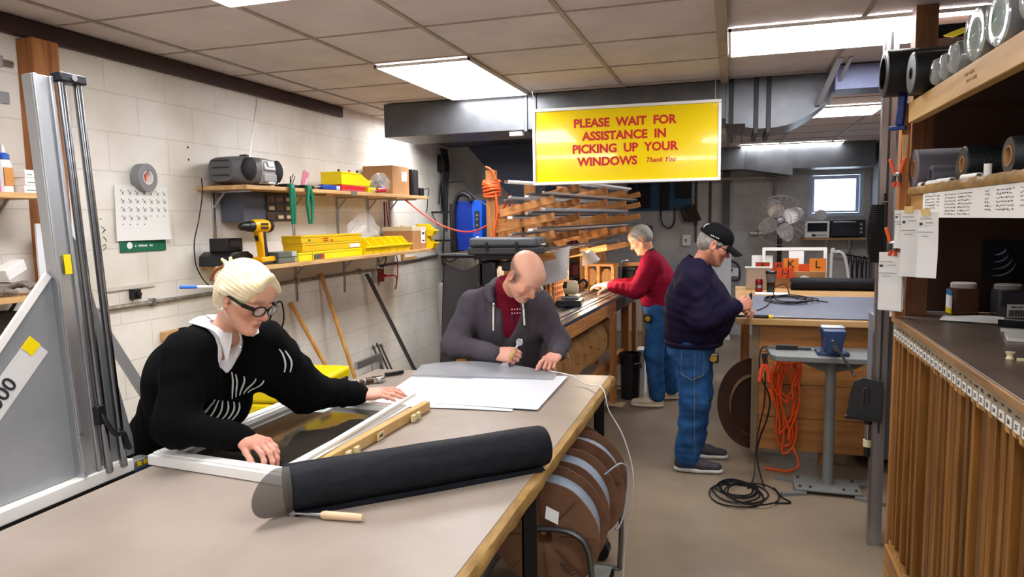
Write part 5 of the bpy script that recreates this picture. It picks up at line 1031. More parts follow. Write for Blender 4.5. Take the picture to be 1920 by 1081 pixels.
# ---- vise table
M_VG = mat('vise_table_grey', '#7d7f7d', .5, metal=.2, var=.2, vs=6); M_VB = mat('vise_blue', '#2b3f66', .4, metal=.2)
vt = T('vise_table', 'grey steel pedestal table carrying the blue vise before the right desk', 'stand', (.60, 4.66, 0))
b = MB(); pr_ = [(-.36, -.12), (-.33, -.17), (.30, -.17), (.30, .2), (-.36, .2), (-.375, .16)]; b.prism(pr_, .835, .868); b.build('table_plate', M_VG, vt, bevel=.004)
b = MB(); b.prism([(-.26, .834), (.28, .834), (.14, .76), (.02, .735), (-.06, .745)], .05, .09, Matrix(((1, 0, 0, 0), (0, 0, 1, 0), (0, 1, 0, 0), (0, 0, 0, 1)))); b.build('gusset', M_VG, vt)
MB().cyl((0, 0, .03), (0, 0, .834), .032, n=20).build('column', M_VG, vt); MB().box(-.20, .18, -.14, .10, .022, .034).build('base_plate', M_VG, vt, bevel=.002)
for p, q_ in (((-.14, -.14, .011), (-.28, -.19, .011)), ((.14, -.14, .011), (.29, -.2, .011)), ((.16, .06, .011), (.3, .12, .011)), ((-.18, .06, .011), (-.3, .1, .011))): MB().bar(p, q_, .035, .02).build('foot', M_VG, vt)
for x, y in ((-.17, -.1), (-.17, .06), (.15, -.1), (.15, .06), (-.11, -.1), (.08, -.1)): MB().cyl((x, y, .034), (x, y, .046), .009, n=6).build('bolt', M_DGREY, vt)
vs_ = T('bench_vise', 'blue bench vise with a long steel handle on the pedestal table', 'vise', (.60, 4.66, .8695))
b = MB(); b.prism([(-.09, -.1), (-.07, -.11), (.07, -.11), (.09, -.1), (.09, .1), (-.09, .1)], 0, .018); b.build('swivel_base', M_VB, vs_, bevel=.003)
b = MB(); b.box(-.05, .05, -.09, .1, .0185, .09); b.prism([(-.055, .09), (.055, .09), (.068, .145), (.068, .158), (-.068, .158), (-.068, .145)], .0, .05, Matrix(((1, 0, 0, 0), (0, 0, 1, 0), (0, 1, 0, 0), (0, 0, 0, 1)))); b.build('body', M_VB, vs_, bevel=.006)
b = MB(); b.prism([(-.04, .02), (.04, .02), (.05, .09), (.064, .145), (.064, .158), (-.064, .158), (-.064, .145), (-.05, .09)], -.14, -.055, Matrix(((1, 0, 0, 0), (0, 0, 1, 0), (0, 1, 0, 0), (0, 0, 0, 1)))); b.build('front_jaw', M_VB, vs_, bevel=.006)
b = MB(); b.box(-.066, .066, -.056, -.012, .158, .168); b.box(-.064, .064, .001, .04, .1585, .168); b.build('jaw_plate', M_STEEL, vs_, bevel=.002)
b = MB(); b.cyl((.0, -.14, .06), (.0, -.20, .06), .016, n=14); b.cyl((-.015, -.19, .10), (.10, -.19, -.09), .0075, n=10); b.ell((-.017, -.19, .103), .012, 10); b.ell((.102, -.19, -.093), .012, 10); b.build('handle', mat('dark_steel', '#6a6a6c', .35, metal=.8), vs_)
for x in (-.11, .11): b = MB(); b.cyl((x*.7, -.09, .0185), (x*.7, -.09, .03), .01, n=6); b.build('bolt', M_STEEL, vs_)
hc = T('hand_clamp', 'black bar clamp lying on the pedestal table left of the vise', 'clamp', (.36, 4.72, .868)); b = MB(); b.box(-.08, .05, -.012, .012, .001, .03); b.box(.05, .13, -.008, .008, .004, .016); b.build('bar', M_BLK, hc, bevel=.003); MB().cyl((.131, 0, .01), (.2, .0, .01), .004, n=6).build('rod', M_STEEL, hc)
plr = T('spring_clamp', 'orange handled pliers hanging at the left end of the vise table', 'clamp', (.205, 4.60, .80))
b = MB(); b.bar((.0, 0, .06), (.01, 0, -.01), .03, .015, (0, 1, 0)); b.bar((.015, 0, .06), (.0, 0, -.01), .02, .014, (0, 1, 0)); b.build('jaws', M_BLK, plr)
for s in (-1, 1): MB().tube(spline([(.005+s*.005, 0, -.005), (.005+s*.022, 0, -.05), (.005+s*.03, 0, -.12)], 5), .011, 8).build('handle', mat('handle_orange', '#f0502a', .4), plr)
# orange cord looped on the plank front, black wires
ocd = T('extension_cord', 'orange extension cord looped and hung on the plank front of the desk', 'cord', (.36, 4.955, .78)); 
for i, (w, h, ph) in enumerate(((.085, .62, 0), (.065, .68, .02), (.075, .55, -.015), (.05, .6, .03), (.09, .35, 0), (.07, .33, .02))):
    P = [(ph+w*math.sin(a)*(.6+.4*math.cos(a/2)**2)+.02*math.sin(3*a+i), -.012*i*.5-.004, -h/2*(1-math.cos(a))+.01*i) for a in [2*PI*k/30 for k in range(30)]]
    MB().tube(P, .0085, 6, True).build('loop', M_ORNG, ocd, smooth=60)
MB().tube([(-.06, -.04, -.02), (0, -.05, -.05), (.07, -.04, -.02)], .009, 6).build('tie', M_ORNG, ocd); b = MB(); b.cyl((-.10, -.02, -.22), (-.075, -.02, -.30), .02, .017, 10); b.build('plug', mat('plug_orange', '#f06018', .4), ocd)
MB().tube(spline([(.05, -.03, -.6), (.09, -.05, -.72), (.03, -.06, -.77), (-.06, -.05, -.771), (-.12, -.04, -.771)], 7), .0085, 6).build('tail', M_ORNG, ocd, smooth=60)
bw = T('cable_coil', 'black cables hanging down the desk front and tangled on the floor', 'cable', (.22, 4.62, 0)); random.seed(31)
MB().tube(spline([(.14, .1, .878), (.04, .1, .880), (-.005, .1, .882), (-.035, .09, .84), (-.03, .06, .7), (.03, .1, .55), (.02, .15, .40), (-.02, .2, .25), (-.04, .18, .14), (-.02, .06, .05), (.0, -.05, .008)], 7), .0055, 6).build('hanging_cable', M_BLK, bw, smooth=60)
MB().tube(spline([(.0, .1, .72), (.0, .14, .5), (-.03, .2, .3), (-.05, .16, .15), (-.06, .04, .03), (-.1, -.1, .008)], 7), .005, 6).build('hanging_cable', M_BLK, bw, smooth=60)
for k in range(7): MB().tube([(-.17+.02*k*(k % 2)+(.10+.010*k)*math.cos(a), -.12-.02*k+(.13+.01*k)*math.sin(a), .008+.006*(k % 3)+.004*math.sin(3*a+k)+.001) for a in [2*PI*i/24 for i in range(24)]], .0052, 6, True).build('loop', M_BLK, bw, smooth=60)
MB().tube(spline([(.06, -.05, .008), (.10, -.2, .008), (.14, -.27, .008), (.05, -.3, .008)], 7), .005, 6).build('tail', M_BLK, bw)
# dustpan, brush, tube
dp = T('dustpan', 'black dustpan hanging in the gap beside the slotted cabinet', 'dustpan', (.65, 3.855, .66), rot=(0, 0, -.25))
b = MB(); b.prism([(-.075, .03), (.09, .03), (.09, .22), (.0, .235), (-.045, .21), (-.06, .15)], 0, .006, Matrix(((1, 0, 0, 0), (0, 0, 1, 0), (0, 1, 0, 0), (0, 0, 0, 1)))); b.build('pan', mat('pan_black', '#26272a', .5), dp, bevel=.002); b = MB(); b.box(-.078, .09, -.03, .0, .02, .034); b.build('lip', M_BLK, dp); b = MB(); b.tube([(-.0, -.004, .1), (.005, -.01, .18), (.02, -.01, .19), (.02, -.004, .1)], .006, 6); b.build('rib', M_DGREY, dp)
MB().box(.06, .09, .006, .03, .1, .18).build('hanger', M_BLK, dp)
# ============================================================ slotted storage counter on the right
M_SLOT = wood('slot_wood', '#966428', '#70471a', 2, rough=.5); M_SLOT2 = wood('slot_wood_dark', '#7a4f1c', '#573712', 2, rough=.55)
M_CTOP = mat('worn_counter', '#6d5f55', .3, c2='#594b42', vs=4, bump=.03, bs=90)
M_FASC = mat('faded_fascia', '#a3967e', .55, c2='#8b7d66', vs=7)
M_BRN = mat('dark_brown_panel', '#4a2c1c', .6, c2='#3a2115', vs=3)
CT = T('storage_counter', 'tall counter with slotted storage and numbered white tags on the right', 'counter', (.715, 2.3, 0))
def cx(y): return .727-.027*(3.61-y)/1.61          # slightly skewed front
q = [(cx(.8), .8), (1.78, .8), (1.78, 3.78), (.775, 3.78), (cx(3.61), 3.61)]
MB().prism(q, 1.225, 1.25).build('counter_top', M_CTOP, CT, world=True, bevel=.003)
b = MB(); b.bar((cx(.8)-.004, .8, 1.2355), (cx(3.61)-.004, 3.61, 1.2355), .012, .028); b.build('edge_strip', wood('edge_wood', '#a98258', '#7c5a36', 1), CT, world=True, bevel=.003)
b = MB(); b.bar((cx(.8)+.006, .8, 1.19), (cx(3.61)+.006, 3.61, 1.19), .012, .070); b.build('fascia', M_FASC, CT, world=True, bevel=.001)
ang = math.atan2(-(cx(3.61)-cx(2.0)), 1.61)
n = 0; y = 3.56
while y > 1.35:
    tg = MB(); tg.box(cx(y)-.0030, cx(y)-.0005, y-.017, y+.017, 1.160, 1.188); g = tg.build('number_tag', M_WHITE, CT, world=True)
    text('%d' % (52-n if False else 10+n), .019, 'lettering', M_INK, g, (0, 0, 0), (PI/2, 0, -PI/2), bold=.0003).location = tuple(wm(CT).inverted() @ Vector((cx(y)-.0032, y, 1.174)))
    n += 1; y -= .0565
random.seed(17); b = MB(); y = 3.5
while y > 1.4:
    P = [Vector((cx(y)-.0015, y+random.uniform(-.016, .016), 1.203+random.uniform(-.006, .006))) for _ in range(6)]; b.tube(P, .0011, 4); y -= .0565
b.build('pencil_mark', mat('marker_brown', '#4a3030', .8), CT, world=True)
b = MB(); b.box(cx(3.58), cx(3.58)+.05, 3.575, 3.612, .0, 1.16); b.build('corner_board', wood('corner_board', '#a8743c', '#835423', 2), CT, world=True, bevel=.003)
MB().box(.78, 1.78, 3.755, 3.78, .0, 1.224).build('end_panel', M_SLOT2, CT, world=True); MB().box(1.76, 1.78, .8, 3.75, 0, 1.224).build('back_panel', M_BRN, CT, world=True)
b = MB(); b.bar((cx(.8)+.004, .8, .09), (cx(3.57)+.004, 3.57, .09), .03, .14); b.build('toe_rail', wood('toe_rail', '#b98a50', '#8a5f2e', 1), CT, world=True, bevel=.003)
random.seed(23); y = 3.555; i = 0
while y > 1.15:
    w = random.choice((.022, .026, .03, .036)); dx = random.choice((.0, .004, .008, .02, .03)); zt = 1.152
    m = (M_SLOT, M_SLOT, M_SLOT2)[i % 3]
    MB().box(cx(y)+.012+dx, 1.5, y-w, y, .165, zt).build('divider', m, CT, world=True, bevel=.0015); i += 1
    if random.random() < .8:
        b = MB(); h = random.uniform(.015, .03); b.prism([(0, 0), (.02, .004), (.022, -h*.6), (.012, -h), (.002, -h*.7)], y-w*.9, y-w*.1, Matrix(((1, 0, 0, cx(y)+.0), (0, 0, 1, 0), (0, 1, 0, zt+.004), (0, 0, 0, 1)))); b.build('splinter_block', wood('pale_splinter', '#d2a466', '#a87a3c', 2), CT, world=True)
    b = MB(); b.prism([(0, 0), (.04, 0), (.0, .03)], y-w*.9, y-w*.1, Matrix(((1, 0, 0, cx(y)+.004), (0, 0, 1, 0), (0, 1, 0, .1605), (0, 0, 0, 1)))); b.build('guide_tooth', _m['pale_splinter'] if 'pale_splinter' in _m else M_PINE, CT, world=True)
    y -= w+random.choice((.010, .014, .018, .022))
# ---- uprights and upper shelves
US = T('shelf_frame', 'timber shelf frame over the counter with a pale beam and dark back panels', 'shelf', (.75, 3.44, 1.2505))
MB().box(.770, .860, 3.605, 3.695, 1.2505, 2.64).build('post', wood('post_brown', '#8a5a34', '#6a4024', 2), US, world=True, bevel=.003)
MB().box(.708, .744, 3.50, 3.56, 1.2505, 2.2).build('thin_post', wood('post_orange', '#b9773a', '#8f5526', 2), US, world=True, bevel=.003)
MB().box(.70, .86, 3.20, 3.28, 2.48, 2.64).build('top_block', wood('post_brown2', '#8a5f3c', '#6c4528', 2), US, world=True) if False else None
MB().box(.715, .755, 1.0, 3.42, 2.105, 2.19).build('beam', wood('beam_pale', '#e0b876', '#c99a58', 1, scale=.6), US, world=True, bevel=.003)
MB().box(.7555, 1.78, 1.0, 3.50, 2.165, 2.19).build('top_shelf', M_BRN, US, world=True)
MB().box(.745, 1.76, 1.0, 3.595, 1.80, 1.825).build('middle_shelf', wood('shelf_edge_worn', '#a88050', '#6f4c2a', 1), US, world=True, bevel=.003)
b = MB(); random.seed(41)
vs = []; fs = []; NN = 70
for i in range(NN+1):
    y = 3.5-2.4*i/NN; j = random.uniform(0, .008); vs += [(.742-j, y, 1.800), (.736-j, y, 1.815), (.740-j*.5, y, 1.832+random.uniform(-.004, .004)), (.7449, y, 1.832), (.7449, y, 1.800)]
for i in range(NN):
    for j in range(5): fs.append((i*5+j, i*5+(j+1) % 5, i*5+5+(j+1) % 5, i*5+5+j))
fs += [(4, 3, 2, 1, 0), tuple(NN*5+j for j in range(5))]
b.add(vs, fs).build('chipped_edge', M_EDGE, US, world=True, smooth=60)
MB().box(.75, .765, 1.0, 3.5, 1.705, 1.7995).build('fascia_board', wood('fascia_wood', '#c09050', '#9a6c34', 1), US, world=True)
MB().box(.836, 1.78, 3.785, 3.80, 1.2505, 2.62).build('end_panel', M_BRN, US, world=True); MB().box(1.765, 1.785, 1.0, 3.78, 1.2505, 2.62).build('back_panel', M_BRN, US, world=True)
MB().box(.7495, .7445, 3.28, 3.36, 2.0, 2.02).build('label', M_PAPER, US, world=True) if False else None
b = MB(); r_ = random.Random(3)
for j in range(2):
    for k in range(8): y = 2.66-.013*k-.02*j; h = .004+.005*r_.random(); b.box(.7143, .7149, y-.007*r_.random()-.002, y, 2.163-.022*j-h, 2.163-.022*j+h*.5)
b.build('stamp', mat('beam_ink', '#8a5a28', .8), US, world=True)
b = MB(); b.ell((.7405, 3.57, 1.745), .007, 8); b.build('screw_eye', M_STEEL, US, world=True)
# chart on the fascia
ch_ = T('price_chart', 'long white handwritten chart pinned along the shelf front', 'chart', (.7455, 2.2, 1.70)); MB().box(.742, .7485, 1.05, 3.24, 1.703, 1.799).build('paper_strip', M_PAPER, ch_, world=True)
b = MB(); random.seed(51)
for (y0, y1, r) in ((3.2, 3.06, 5), (3.03, 3.0, 4), (2.93, 2.80, 7), (2.77, 2.64, 7), (2.50, 2.46, 6), (2.40, 2.28, 6), (2.22, 2.1, 5), (2.05, 1.9, 6), (1.8, 1.6, 6)):
    for k in range(r):
        z = 1.785-.0115*k; y = y0
        while y > y1:
            l = random.uniform(.008, .02); P = [Vector((.7412, y-l*t, z+random.uniform(-.003, .003))) for t in (0, .3, .6, 1)]; b.tube(P, .0008, 4); y -= l+.006
b.build('handwriting', M_INK, ch_, world=True)
# hanging paper slips
def slip(name, label, c, w, h, rz, n=1, cat='paper', wv=.006):
    t = T(name, label, cat, c, rz)
    for k in range(n):
        MB().sheet(lambda u, v: (-w/2+w*u+.002*k, -.004*k+wv*math.sin(3*v+k)+(.004*math.sin(2*u)), -h*v+.003*k), 4, 10, .0012).build('sheet', M_PAPER, t)
    b = MB(); random.seed(int(c[1]*100))
    for z, a, e in ((.10, .2, .8), (.16, .5, .9), (.30, .15, .9), (.36, .3, .7)): b.box(-w/2+w*a, -w/2+w*e, -.0045*n-.004-wv, -.0045*n-.003-wv, -h*z-.002, -h*z)
    b.box(-w*.3, -w*.15, -.0045*n-.004-wv, -.0045*n-.003-wv, -h*.2, -h*.16); b.build('print', M_INK, t); return t
RZ = -.75
a_ = slip('receipt_slip', 'long receipt slip taped under the left end of the chart', (.712, 3.30, 1.735), .080, .28, RZ)
MB().box(-.02, .015, -.012, -.008, -.012, .015).build('tape', mat('masking_tape', '#dcc27c', .6), a_)
slip('receipt_slip', 'shorter slip tucked behind the long receipt at the post', (.700, 3.39, 1.735), .07, .165, RZ)
a_ = slip('receipt_slip', 'second long receipt slip hanging alone right of the first', (.706, 3.0, 1.725), .074, .25, RZ); MB().box(-.018, .012, -.012, -.008, -.015, .012).build('tape', _m['masking_tape'], a_)
slip('order_pad', 'thick stack of white order papers clipped to the thin post', (.685, 3.48, 1.535), .105, .25, RZ, n=6, cat='papers', wv=.01)
def spring_clamp(label, loc, rz):
    t = T('spring_clamp', label, 'clamp', loc, rz, 'orange tipped spring clamps')
    for s in (-1, 1):
        b = MB(); b.bar((s*.008, 0, 0), (s*.032, 0, .075), .014, .012, (0, 1, 0)); b.build('handle', mat('clamp_orange', '#ea5a1c', .4), t, bevel=.004)
        b = MB(); b.bar((s*.014, 0, -.03), (s*.010, 0, .01), .012, .013, (0, 1, 0)); b.build('jaw', M_DGREY, t, bevel=.002); b = MB(); b.bar((s*.014, 0, -.05), (s*.006, 0, -.025), .012, .014, (0, 1, 0)); b.build('jaw_tip', mat('clamp_orange2', '#e24a18', .4), t, bevel=.003)
    MB().cyl((-.012, 0, .006), (.012, 0, .006), .009, n=10).build('spring', M_STEEL, t); return t
spring_clamp('orange spring clamp gripping the thin post above the brush', (.688, 3.46, 1.885), -.6); spring_clamp('orange spring clamp holding the stack of order papers', (.678, 3.44, 1.585), -.6)
bcl = T('bar_clamp', 'blue bar clamp hanging from the post under the black rolls', 'clamp', (.695, 3.46, 2.10), -.4); b = MB(); b.bar((.005, 0, .13), (-.005, 0, -.0), .034, .03, (0, 1, 0)); b.build('handle', mat('clamp_blue', '#16357c', .35), bcl, bevel=.008); MB().box(-.045, .02, -.014, .014, -.018, -.001).build('jaw', mat('clamp_blue2', '#1c4090', .35), bcl, bevel=.004); b = MB(); b.box(.0, .008, -.005, .005, .1, .165); b.build('bar', M_STEEL, bcl)
hs_ = T('saw_blade', 'pale wooden sliver hanging under the blue clamp', 'tool', (.704, 3.46, 2.06)); MB().prism([(0, 0), (.022, .0), (.018, -.10), (.004, -.15)], -.003, .003, Matrix(((1, 0, 0, 0), (0, 0, 1, 0), (0, 1, 0, 0), (0, 0, 0, 1)))).build('blade', mat('pale_wood2', '#d8b684', .6), hs_)
# rolls on the shelves
def sroll(label, x0, y, z, r, L, m, core=.45, grp='rolls on the middle shelf', lin=M_CARD):
    t = T('screen_roll', label, 'screen roll', (x0, y, z), 0, grp); F = Matrix.Translation((0, 0, r+.001)) @ rotM(0, PI/2, 0)
    b = MB(); b.lathe([(r*core, 0), (r*.93, 0), (r, .005), (r, L-.005), (r*.93, L), (r*core, L)], 32, F, False); b.build('roll', m, t, smooth=40)
    b = MB(); b.lathe([(r*core*.85, -.002), (r*core, -.002), (r*core, .12), (r*core*.85, .12), (r*core*.85, -.002)], 20, F, False); b.build('core_tube', lin, t); return t
M_GMESH = mat('grey_mesh', '#77727a', .5, var=.15, vs=80); M_GMESH2 = mat('slate_mesh', '#55565f', .5); M_BMESH = mat('black_mesh_roll', '#1d2023', .4, var=.2, vs=90, bump=.3, bs=200)
ms = 1.8255
sroll('fat grey roll of screen nearest the post on the middle shelf', .752, 3.47, ms, .085, .95, M_GMESH, .5); sroll('thin slate grey roll in front of the fat grey roll', .765, 3.235, ms, .042, .9, M_GMESH2, .8, lin=M_GMESH2)
sroll('black roll behind the large black roll on the middle shelf', .80, 2.99, ms, .056, .9, M_BMESH, .4); sroll('large black roll in the middle of the shelf with a pale core', .765, 2.83, ms, .062, .9, M_BMESH, .45); sroll('black roll with a pale core at the right edge of the picture', .765, 2.40, ms, .056, .9, M_BMESH, .55)
sroll('black roll lying on the shelf outside the right edge', .78, 2.15, ms, .06, .9, M_BMESH, .5)
for i, (y, L, l) in enumerate(((3.36, .05, 'first short white tube on the shelf edge below the grey rolls'), (3.18, .13, 'second white tube on the shelf edge below the thin grey roll'), (3.02, .13, 'third white tube on the shelf edge left of the black rolls'), (2.72, .11, 'white tube on the shelf edge under the large black roll'))):
    t = T('white_tube', l, 'tube', (.764, y, ms), .05*i, 'white tubes on the shelf edge'); b = MB(); b.lathe([(.009, 0), (.0125, 0), (.0125, L), (.009, L), (.009, 0)], 16, Matrix.Translation((0, -L/2, .0128)) @ rotM(-PI/2, 0, 0), False); b.build('tube', M_WHITE, t)
t = T('white_tube', 'short white tube standing on end by the right hand black roll', 'tube', (.76, 2.55, ms), 0, 'white tubes on the shelf edge'); b = MB(); b.lathe([(.007, 0), (.011, 0), (.011, .045), (.007, .045), (.007, 0)], 16, None, False); b.build('tube', M_WHITE, t)
tsz = 2.1905
sroll('big black roll at the left end of the top shelf over the post', .622, 3.475, tsz+.035, .100, .95, M_BMESH, .8, 'rolls on the top shelf', M_BLK)
sroll('charcoal roll lying before the big black roll on the top shelf', .672, 3.20, tsz+.0, .082, .95, M_BMESH, .3, 'rolls on the top shelf', M_BLK)
M_WRAP = mat('clear_wrap', '#a9b0b4', .12, metal=.35, c2='#7c8488', vs=9, bump=.5, bs=18); M_WRAP2 = mat('silver_wrap', '#c2c6c8', .15, metal=.5, c2='#8f9698', vs=7, bump=.5, bs=16)
for y, r, l, z in ((3.03, .052, 'left plastic wrapped silver roll on the top shelf', 0), (2.92, .05, 'second plastic wrapped silver roll on the top shelf', 0), (2.805, .055, 'third plastic wrapped roll under the yellow scrap', 0), (2.60, .085, 'large plastic wrapped roll with a green core near the top right', 0), (2.40, .085, 'large plastic wrapped roll at the top right corner', 0), (2.14, .08, 'plastic wrapped roll beyond the right edge of the top shelf', 0)):
    t = sroll(l, .722, y, tsz+z, r, .9, M_WRAP2 if r > .07 else M_WRAP, .62, 'rolls on the top shelf', mat('green_core', '#2f8a66', .5) if r > .07 else M_GREY)
    b = MB(); b.lathe([(r*.3, -.02), (r*.8, -.014), (r*.95, .0), (r*.985, .03)], 22, Matrix.Translation((0, 0, r+.001)) @ rotM(0, PI/2, 0), False); b.build('wrap_end', mat('wrap_film', '#dfe6e6', .1, alpha=.45), t, smooth=60)
ysc = MB().sheet(lambda u, v: (.16*u, .11*v-.05*u, .02*math.sin(3*u)+.03*v), 6, 5, .004); tag(ysc.build('yellow_scrap', mat('yellow_scrap', '#f0e000', .6), loc=(.70, 2.76, tsz+.118)), 'yellow scrap of plastic on the wrapped rolls of the top shelf', 'scrap')
stp = T('post_stub', 'brown timber stub standing up behind the black rolls to the ceiling', 'post', (.80, 3.46, 2.191)); MB().box(-.045, .045, 0, .09, .451 if False else 0, .30).build('timber', wood('post_brown3', '#8f6038', '#6d4526', 2), stp) if False else None
bpy.data.objects.remove(stp)
tb2 = T('dark_board', 'dark board lying across behind the wrapped rolls on the top shelf', 'board', (.965, 3.62, 2.50)); MB().box(-.1, .75, 0, .04, 0, .05).build('board', M_BLKM, tb2)
# things on the counter
cz = 1.2505
j1 = T('jar', 'square clear jar with a white lid and a blue and yellow label on the counter', 'jar', (1.02, 3.68, cz)); MB().box(-.05, .06, -.05, .06, .001, .125).build('jar_body', mat('amber_clear', '#5a3a28', .15, alpha=.75), j1, bevel=.012, seg=3); MB().lathe([(0, .126), (.052, .126), (.052, .145), (.048, .149), (0, .149)], 26, Matrix.Translation((.005, .005, 0))).build('lid', mat('pink_white_lid', '#cfc3c2', .4), j1)
MB().box(-.0525, -.0505, -.04, .05, .006, .03).build('label_foot', M_YEL, j1); MB().box(-.0525, -.0505, -.04, .05, .0305, .09).build('label', M_PAPER, j1); MB().box(-.0525, -.0505, -.04, .05, .0905, .115).build('label_head', mat('label_blue', '#3f86c4', .5), j1)
j2 = T('jar', 'smoky jar with a grey lid and a barcode sticker on the counter', 'jar', (1.185, 3.64, cz)); MB().box(-.05, .06, -.05, .06, .001, .125).build('jar_body', mat('smoky_jar', '#4b4a52', .15, alpha=.8), j2, bevel=.012, seg=3); MB().lathe([(0, .126), (.055, .126), (.055, .143), (.05, .147), (0, .147)], 26, Matrix.Translation((.005, .005, 0))).build('lid', mat('grey_lid', '#8a8480', .4), j2)
MB().box(-.015, .06, -.0525, -.0505, .004, .062).build('barcode_label', M_PAPER, j2); text('280-326', .014, 'lettering', M_BLK, j2, (.0225, -.0528, .05), (PI/2, 0, 0), bold=.0004)
b = MB(); 
for i in range(18): b.box(-.008+.0034*i, -.0065+.0034*i+(.001 if i % 3 else 0), -.0532, -.0526, .008, .038)
b.build('barcode', M_BLK, j2)
b = MB(); b.box(-.045, -.02, -.0535, -.0505, .004, .05); b.build('clip', M_GREY, j2)
hl = T('highlighter', 'black and yellow marker standing right of the smoky jar', 'marker', (1.33, 3.66, cz)); MB().cyl((0, 0, 0), (0, 0, .07), .018, n=14).build('cap', mat('dull_yellow', '#a88414', .4), hl); MB().cyl((0, 0, .0705), (0, 0, .19), .017, .014, 14).build('barrel', M_BLK, hl)
mn = T('dark_poster', 'dark glossy poster with pale swirls at the back of the counter', 'poster', (1.19, 3.775, 1.3)); MB().box(-.07, .55, -.012, 0, .10, .29).build('poster_sheet', mat('poster_black', '#0c0d12', .2), mn)
for i, (z, r) in enumerate(((.24, .05), (.22, .065), (.20, .08), (.265, .04))): MB().tube([(-.02+r*math.cos(a)*1.0, -.014, z+.02+r*math.sin(a)*.8-.03) for a in [-1.7+1.6*k/10 for k in range(11)]], [.001+.0035*math.sin(PI*k/10) for k in range(11)], 6).build('swirl', mat('swirl_blue', '#6b7694', .5), mn)
yb2 = T('product_tin', 'dark tin with yellow bands at the right edge of the counter', 'tin', (1.36, 3.5, cz)); MB().lathe([(0, 0), (.075, 0), (.075, .16), (0, .16)], 24).build('tin_body', mat('tin_dark', '#22242a', .35), yb2); 
for z in (.12, .15): MB().lathe([(.0753, z), (.078, z+.004), (.0753, z+.014)], 24, None, False).build('band', mat('band_yellow', '#8f7e10', .4), yb2)
p1_ = sheet_obj('order_form', 'wide printed order sheets spread on the counter', (1.02, 3.47), -.35, .26, .16, cz+.003, M_PAPER, lambda u, v: .003+.010*math.sin(2.5*u)**2*v, 'paper', .002)
b = MB(); random.seed(61)
for k in range(8): b.box(-.11+.02*random.random(), .10-.05*random.random(), -.07+.018*k, -.067+.018*k, .0165, .0172)
pr2 = b.build('print_line', mat('faint_print', '#8e8e96', .8), p1_) if False else None
cbd = T('clipboard', 'black clipboard with its chrome clip on the order sheets', 'clipboard', (1.12, 3.20, cz+.0), -.3); MB().box(-.10, .14, -.06, .16, .018, .022).build('board', M_BLK, cbd, bevel=.002) ; MB().box(-.08, .06, .13, .158, .0222, .03).build('clip', M_STEEL, cbd, bevel=.003)
MB().box(-.09, .13, -.05, .125, .0005, .0175).build('paper_block', M_PAPER, cbd)
npd = T('note_pad', 'thick white note pad on the counter in front of the clipboard', 'note pad', (1.10, 2.98, cz), -.25); MB().box(-.12, .2, -.07, .08, .0005, .018).build('pad', M_PAPER, npd, bevel=.001); MB().box(-.125, .21, -.075, .085, .0182, .019).build('cover_sheet', M_WHITE, npd)
sp3 = T('plastic_corner', 'cream plastic corner piece lying on the counter near the edge', 'part', (.86, 2.56, cz)); MB().box(.01, .15, -.006, .006, .0, .008).build('strip', mat('cream_plastic', '#e4d8ac', .45), sp3); b = MB(); b.lathe([(0, 0), (.012, 0), (.008, .01), (.014, .022), (0, .024)], 14, Matrix.Translation((0, .03, 0))); b.build('knob', _m['cream_plastic'], sp3)
# steel upright, brush
su = T('steel_upright', 'grey steel channel upright standing behind the counter from floor to ceiling', 'post', (.735, 3.90, 0)); MB().box(-.028, .03, .0, .035, 0, 2.645).build('channel', M_ALU, su); MB().box(-.036, -.0285, -.008, .035, 0, 2.645).build('flange', M_STEEL, su); MB().box(-.006, .004, -.006, -.0005, .6, 2.6).build('slot_strip', M_DGREY, su); MB().box(-.03, .10, .036, .20, .45, 1.2).build('panel', mat('grey_blue_panel', '#74777e', .5), su)
br3 = T('bench_brush', 'black bristled bench brush hanging on the steel upright', 'brush', (.70, 3.80, 1.49))
b = MB()
for i in range(26):
    z = .27*i/25; bulge = .052+.018*math.sin(PI*i/25)
    b.add([(-bulge, -.02, z-.004), (0, -.025, z-.008), (0, .025, z-.008), (-bulge, .02, z-.004), (-bulge, -.02, z+.004), (0, -.025, z+.004), (0, .025, z+.004), (-bulge, .02, z+.004)], [(0, 1, 2, 3), (4, 7, 6, 5), (0, 4, 5, 1), (1, 5, 6, 2), (2, 6, 7, 3), (3, 7, 4, 0)])
b.build('bristles', mat('bristle_black', '#141416', .9), br3); MB().box(.0005, .018, -.024, .024, -.01, .29).build('back', M_BLK, br3, bevel=.004); MB().box(.003, .015, -.01, .01, .2901, .33).build('handle', M_BLK, br3)
tq = T('flashlight', 'black and steel tube with a cream band clipped low on the grey panel', 'flashlight', (.685, 3.90, .475)); MB().cyl((0, 0, 0), (0, 0, .05), .016, n=14).build('tail', M_BLK, tq); MB().cyl((0, 0, .0505), (0, 0, .085), .02, n=14).build('band', mat('cream_band', '#d8cfa8', .5), tq); MB().cyl((0, 0, .0855), (0, 0, .17), .013, n=14).build('tube', M_STEEL, tq); MB().cyl((0, 0, .1705), (0, 0, .24), .02, n=14).build('head', M_BLK, tq)
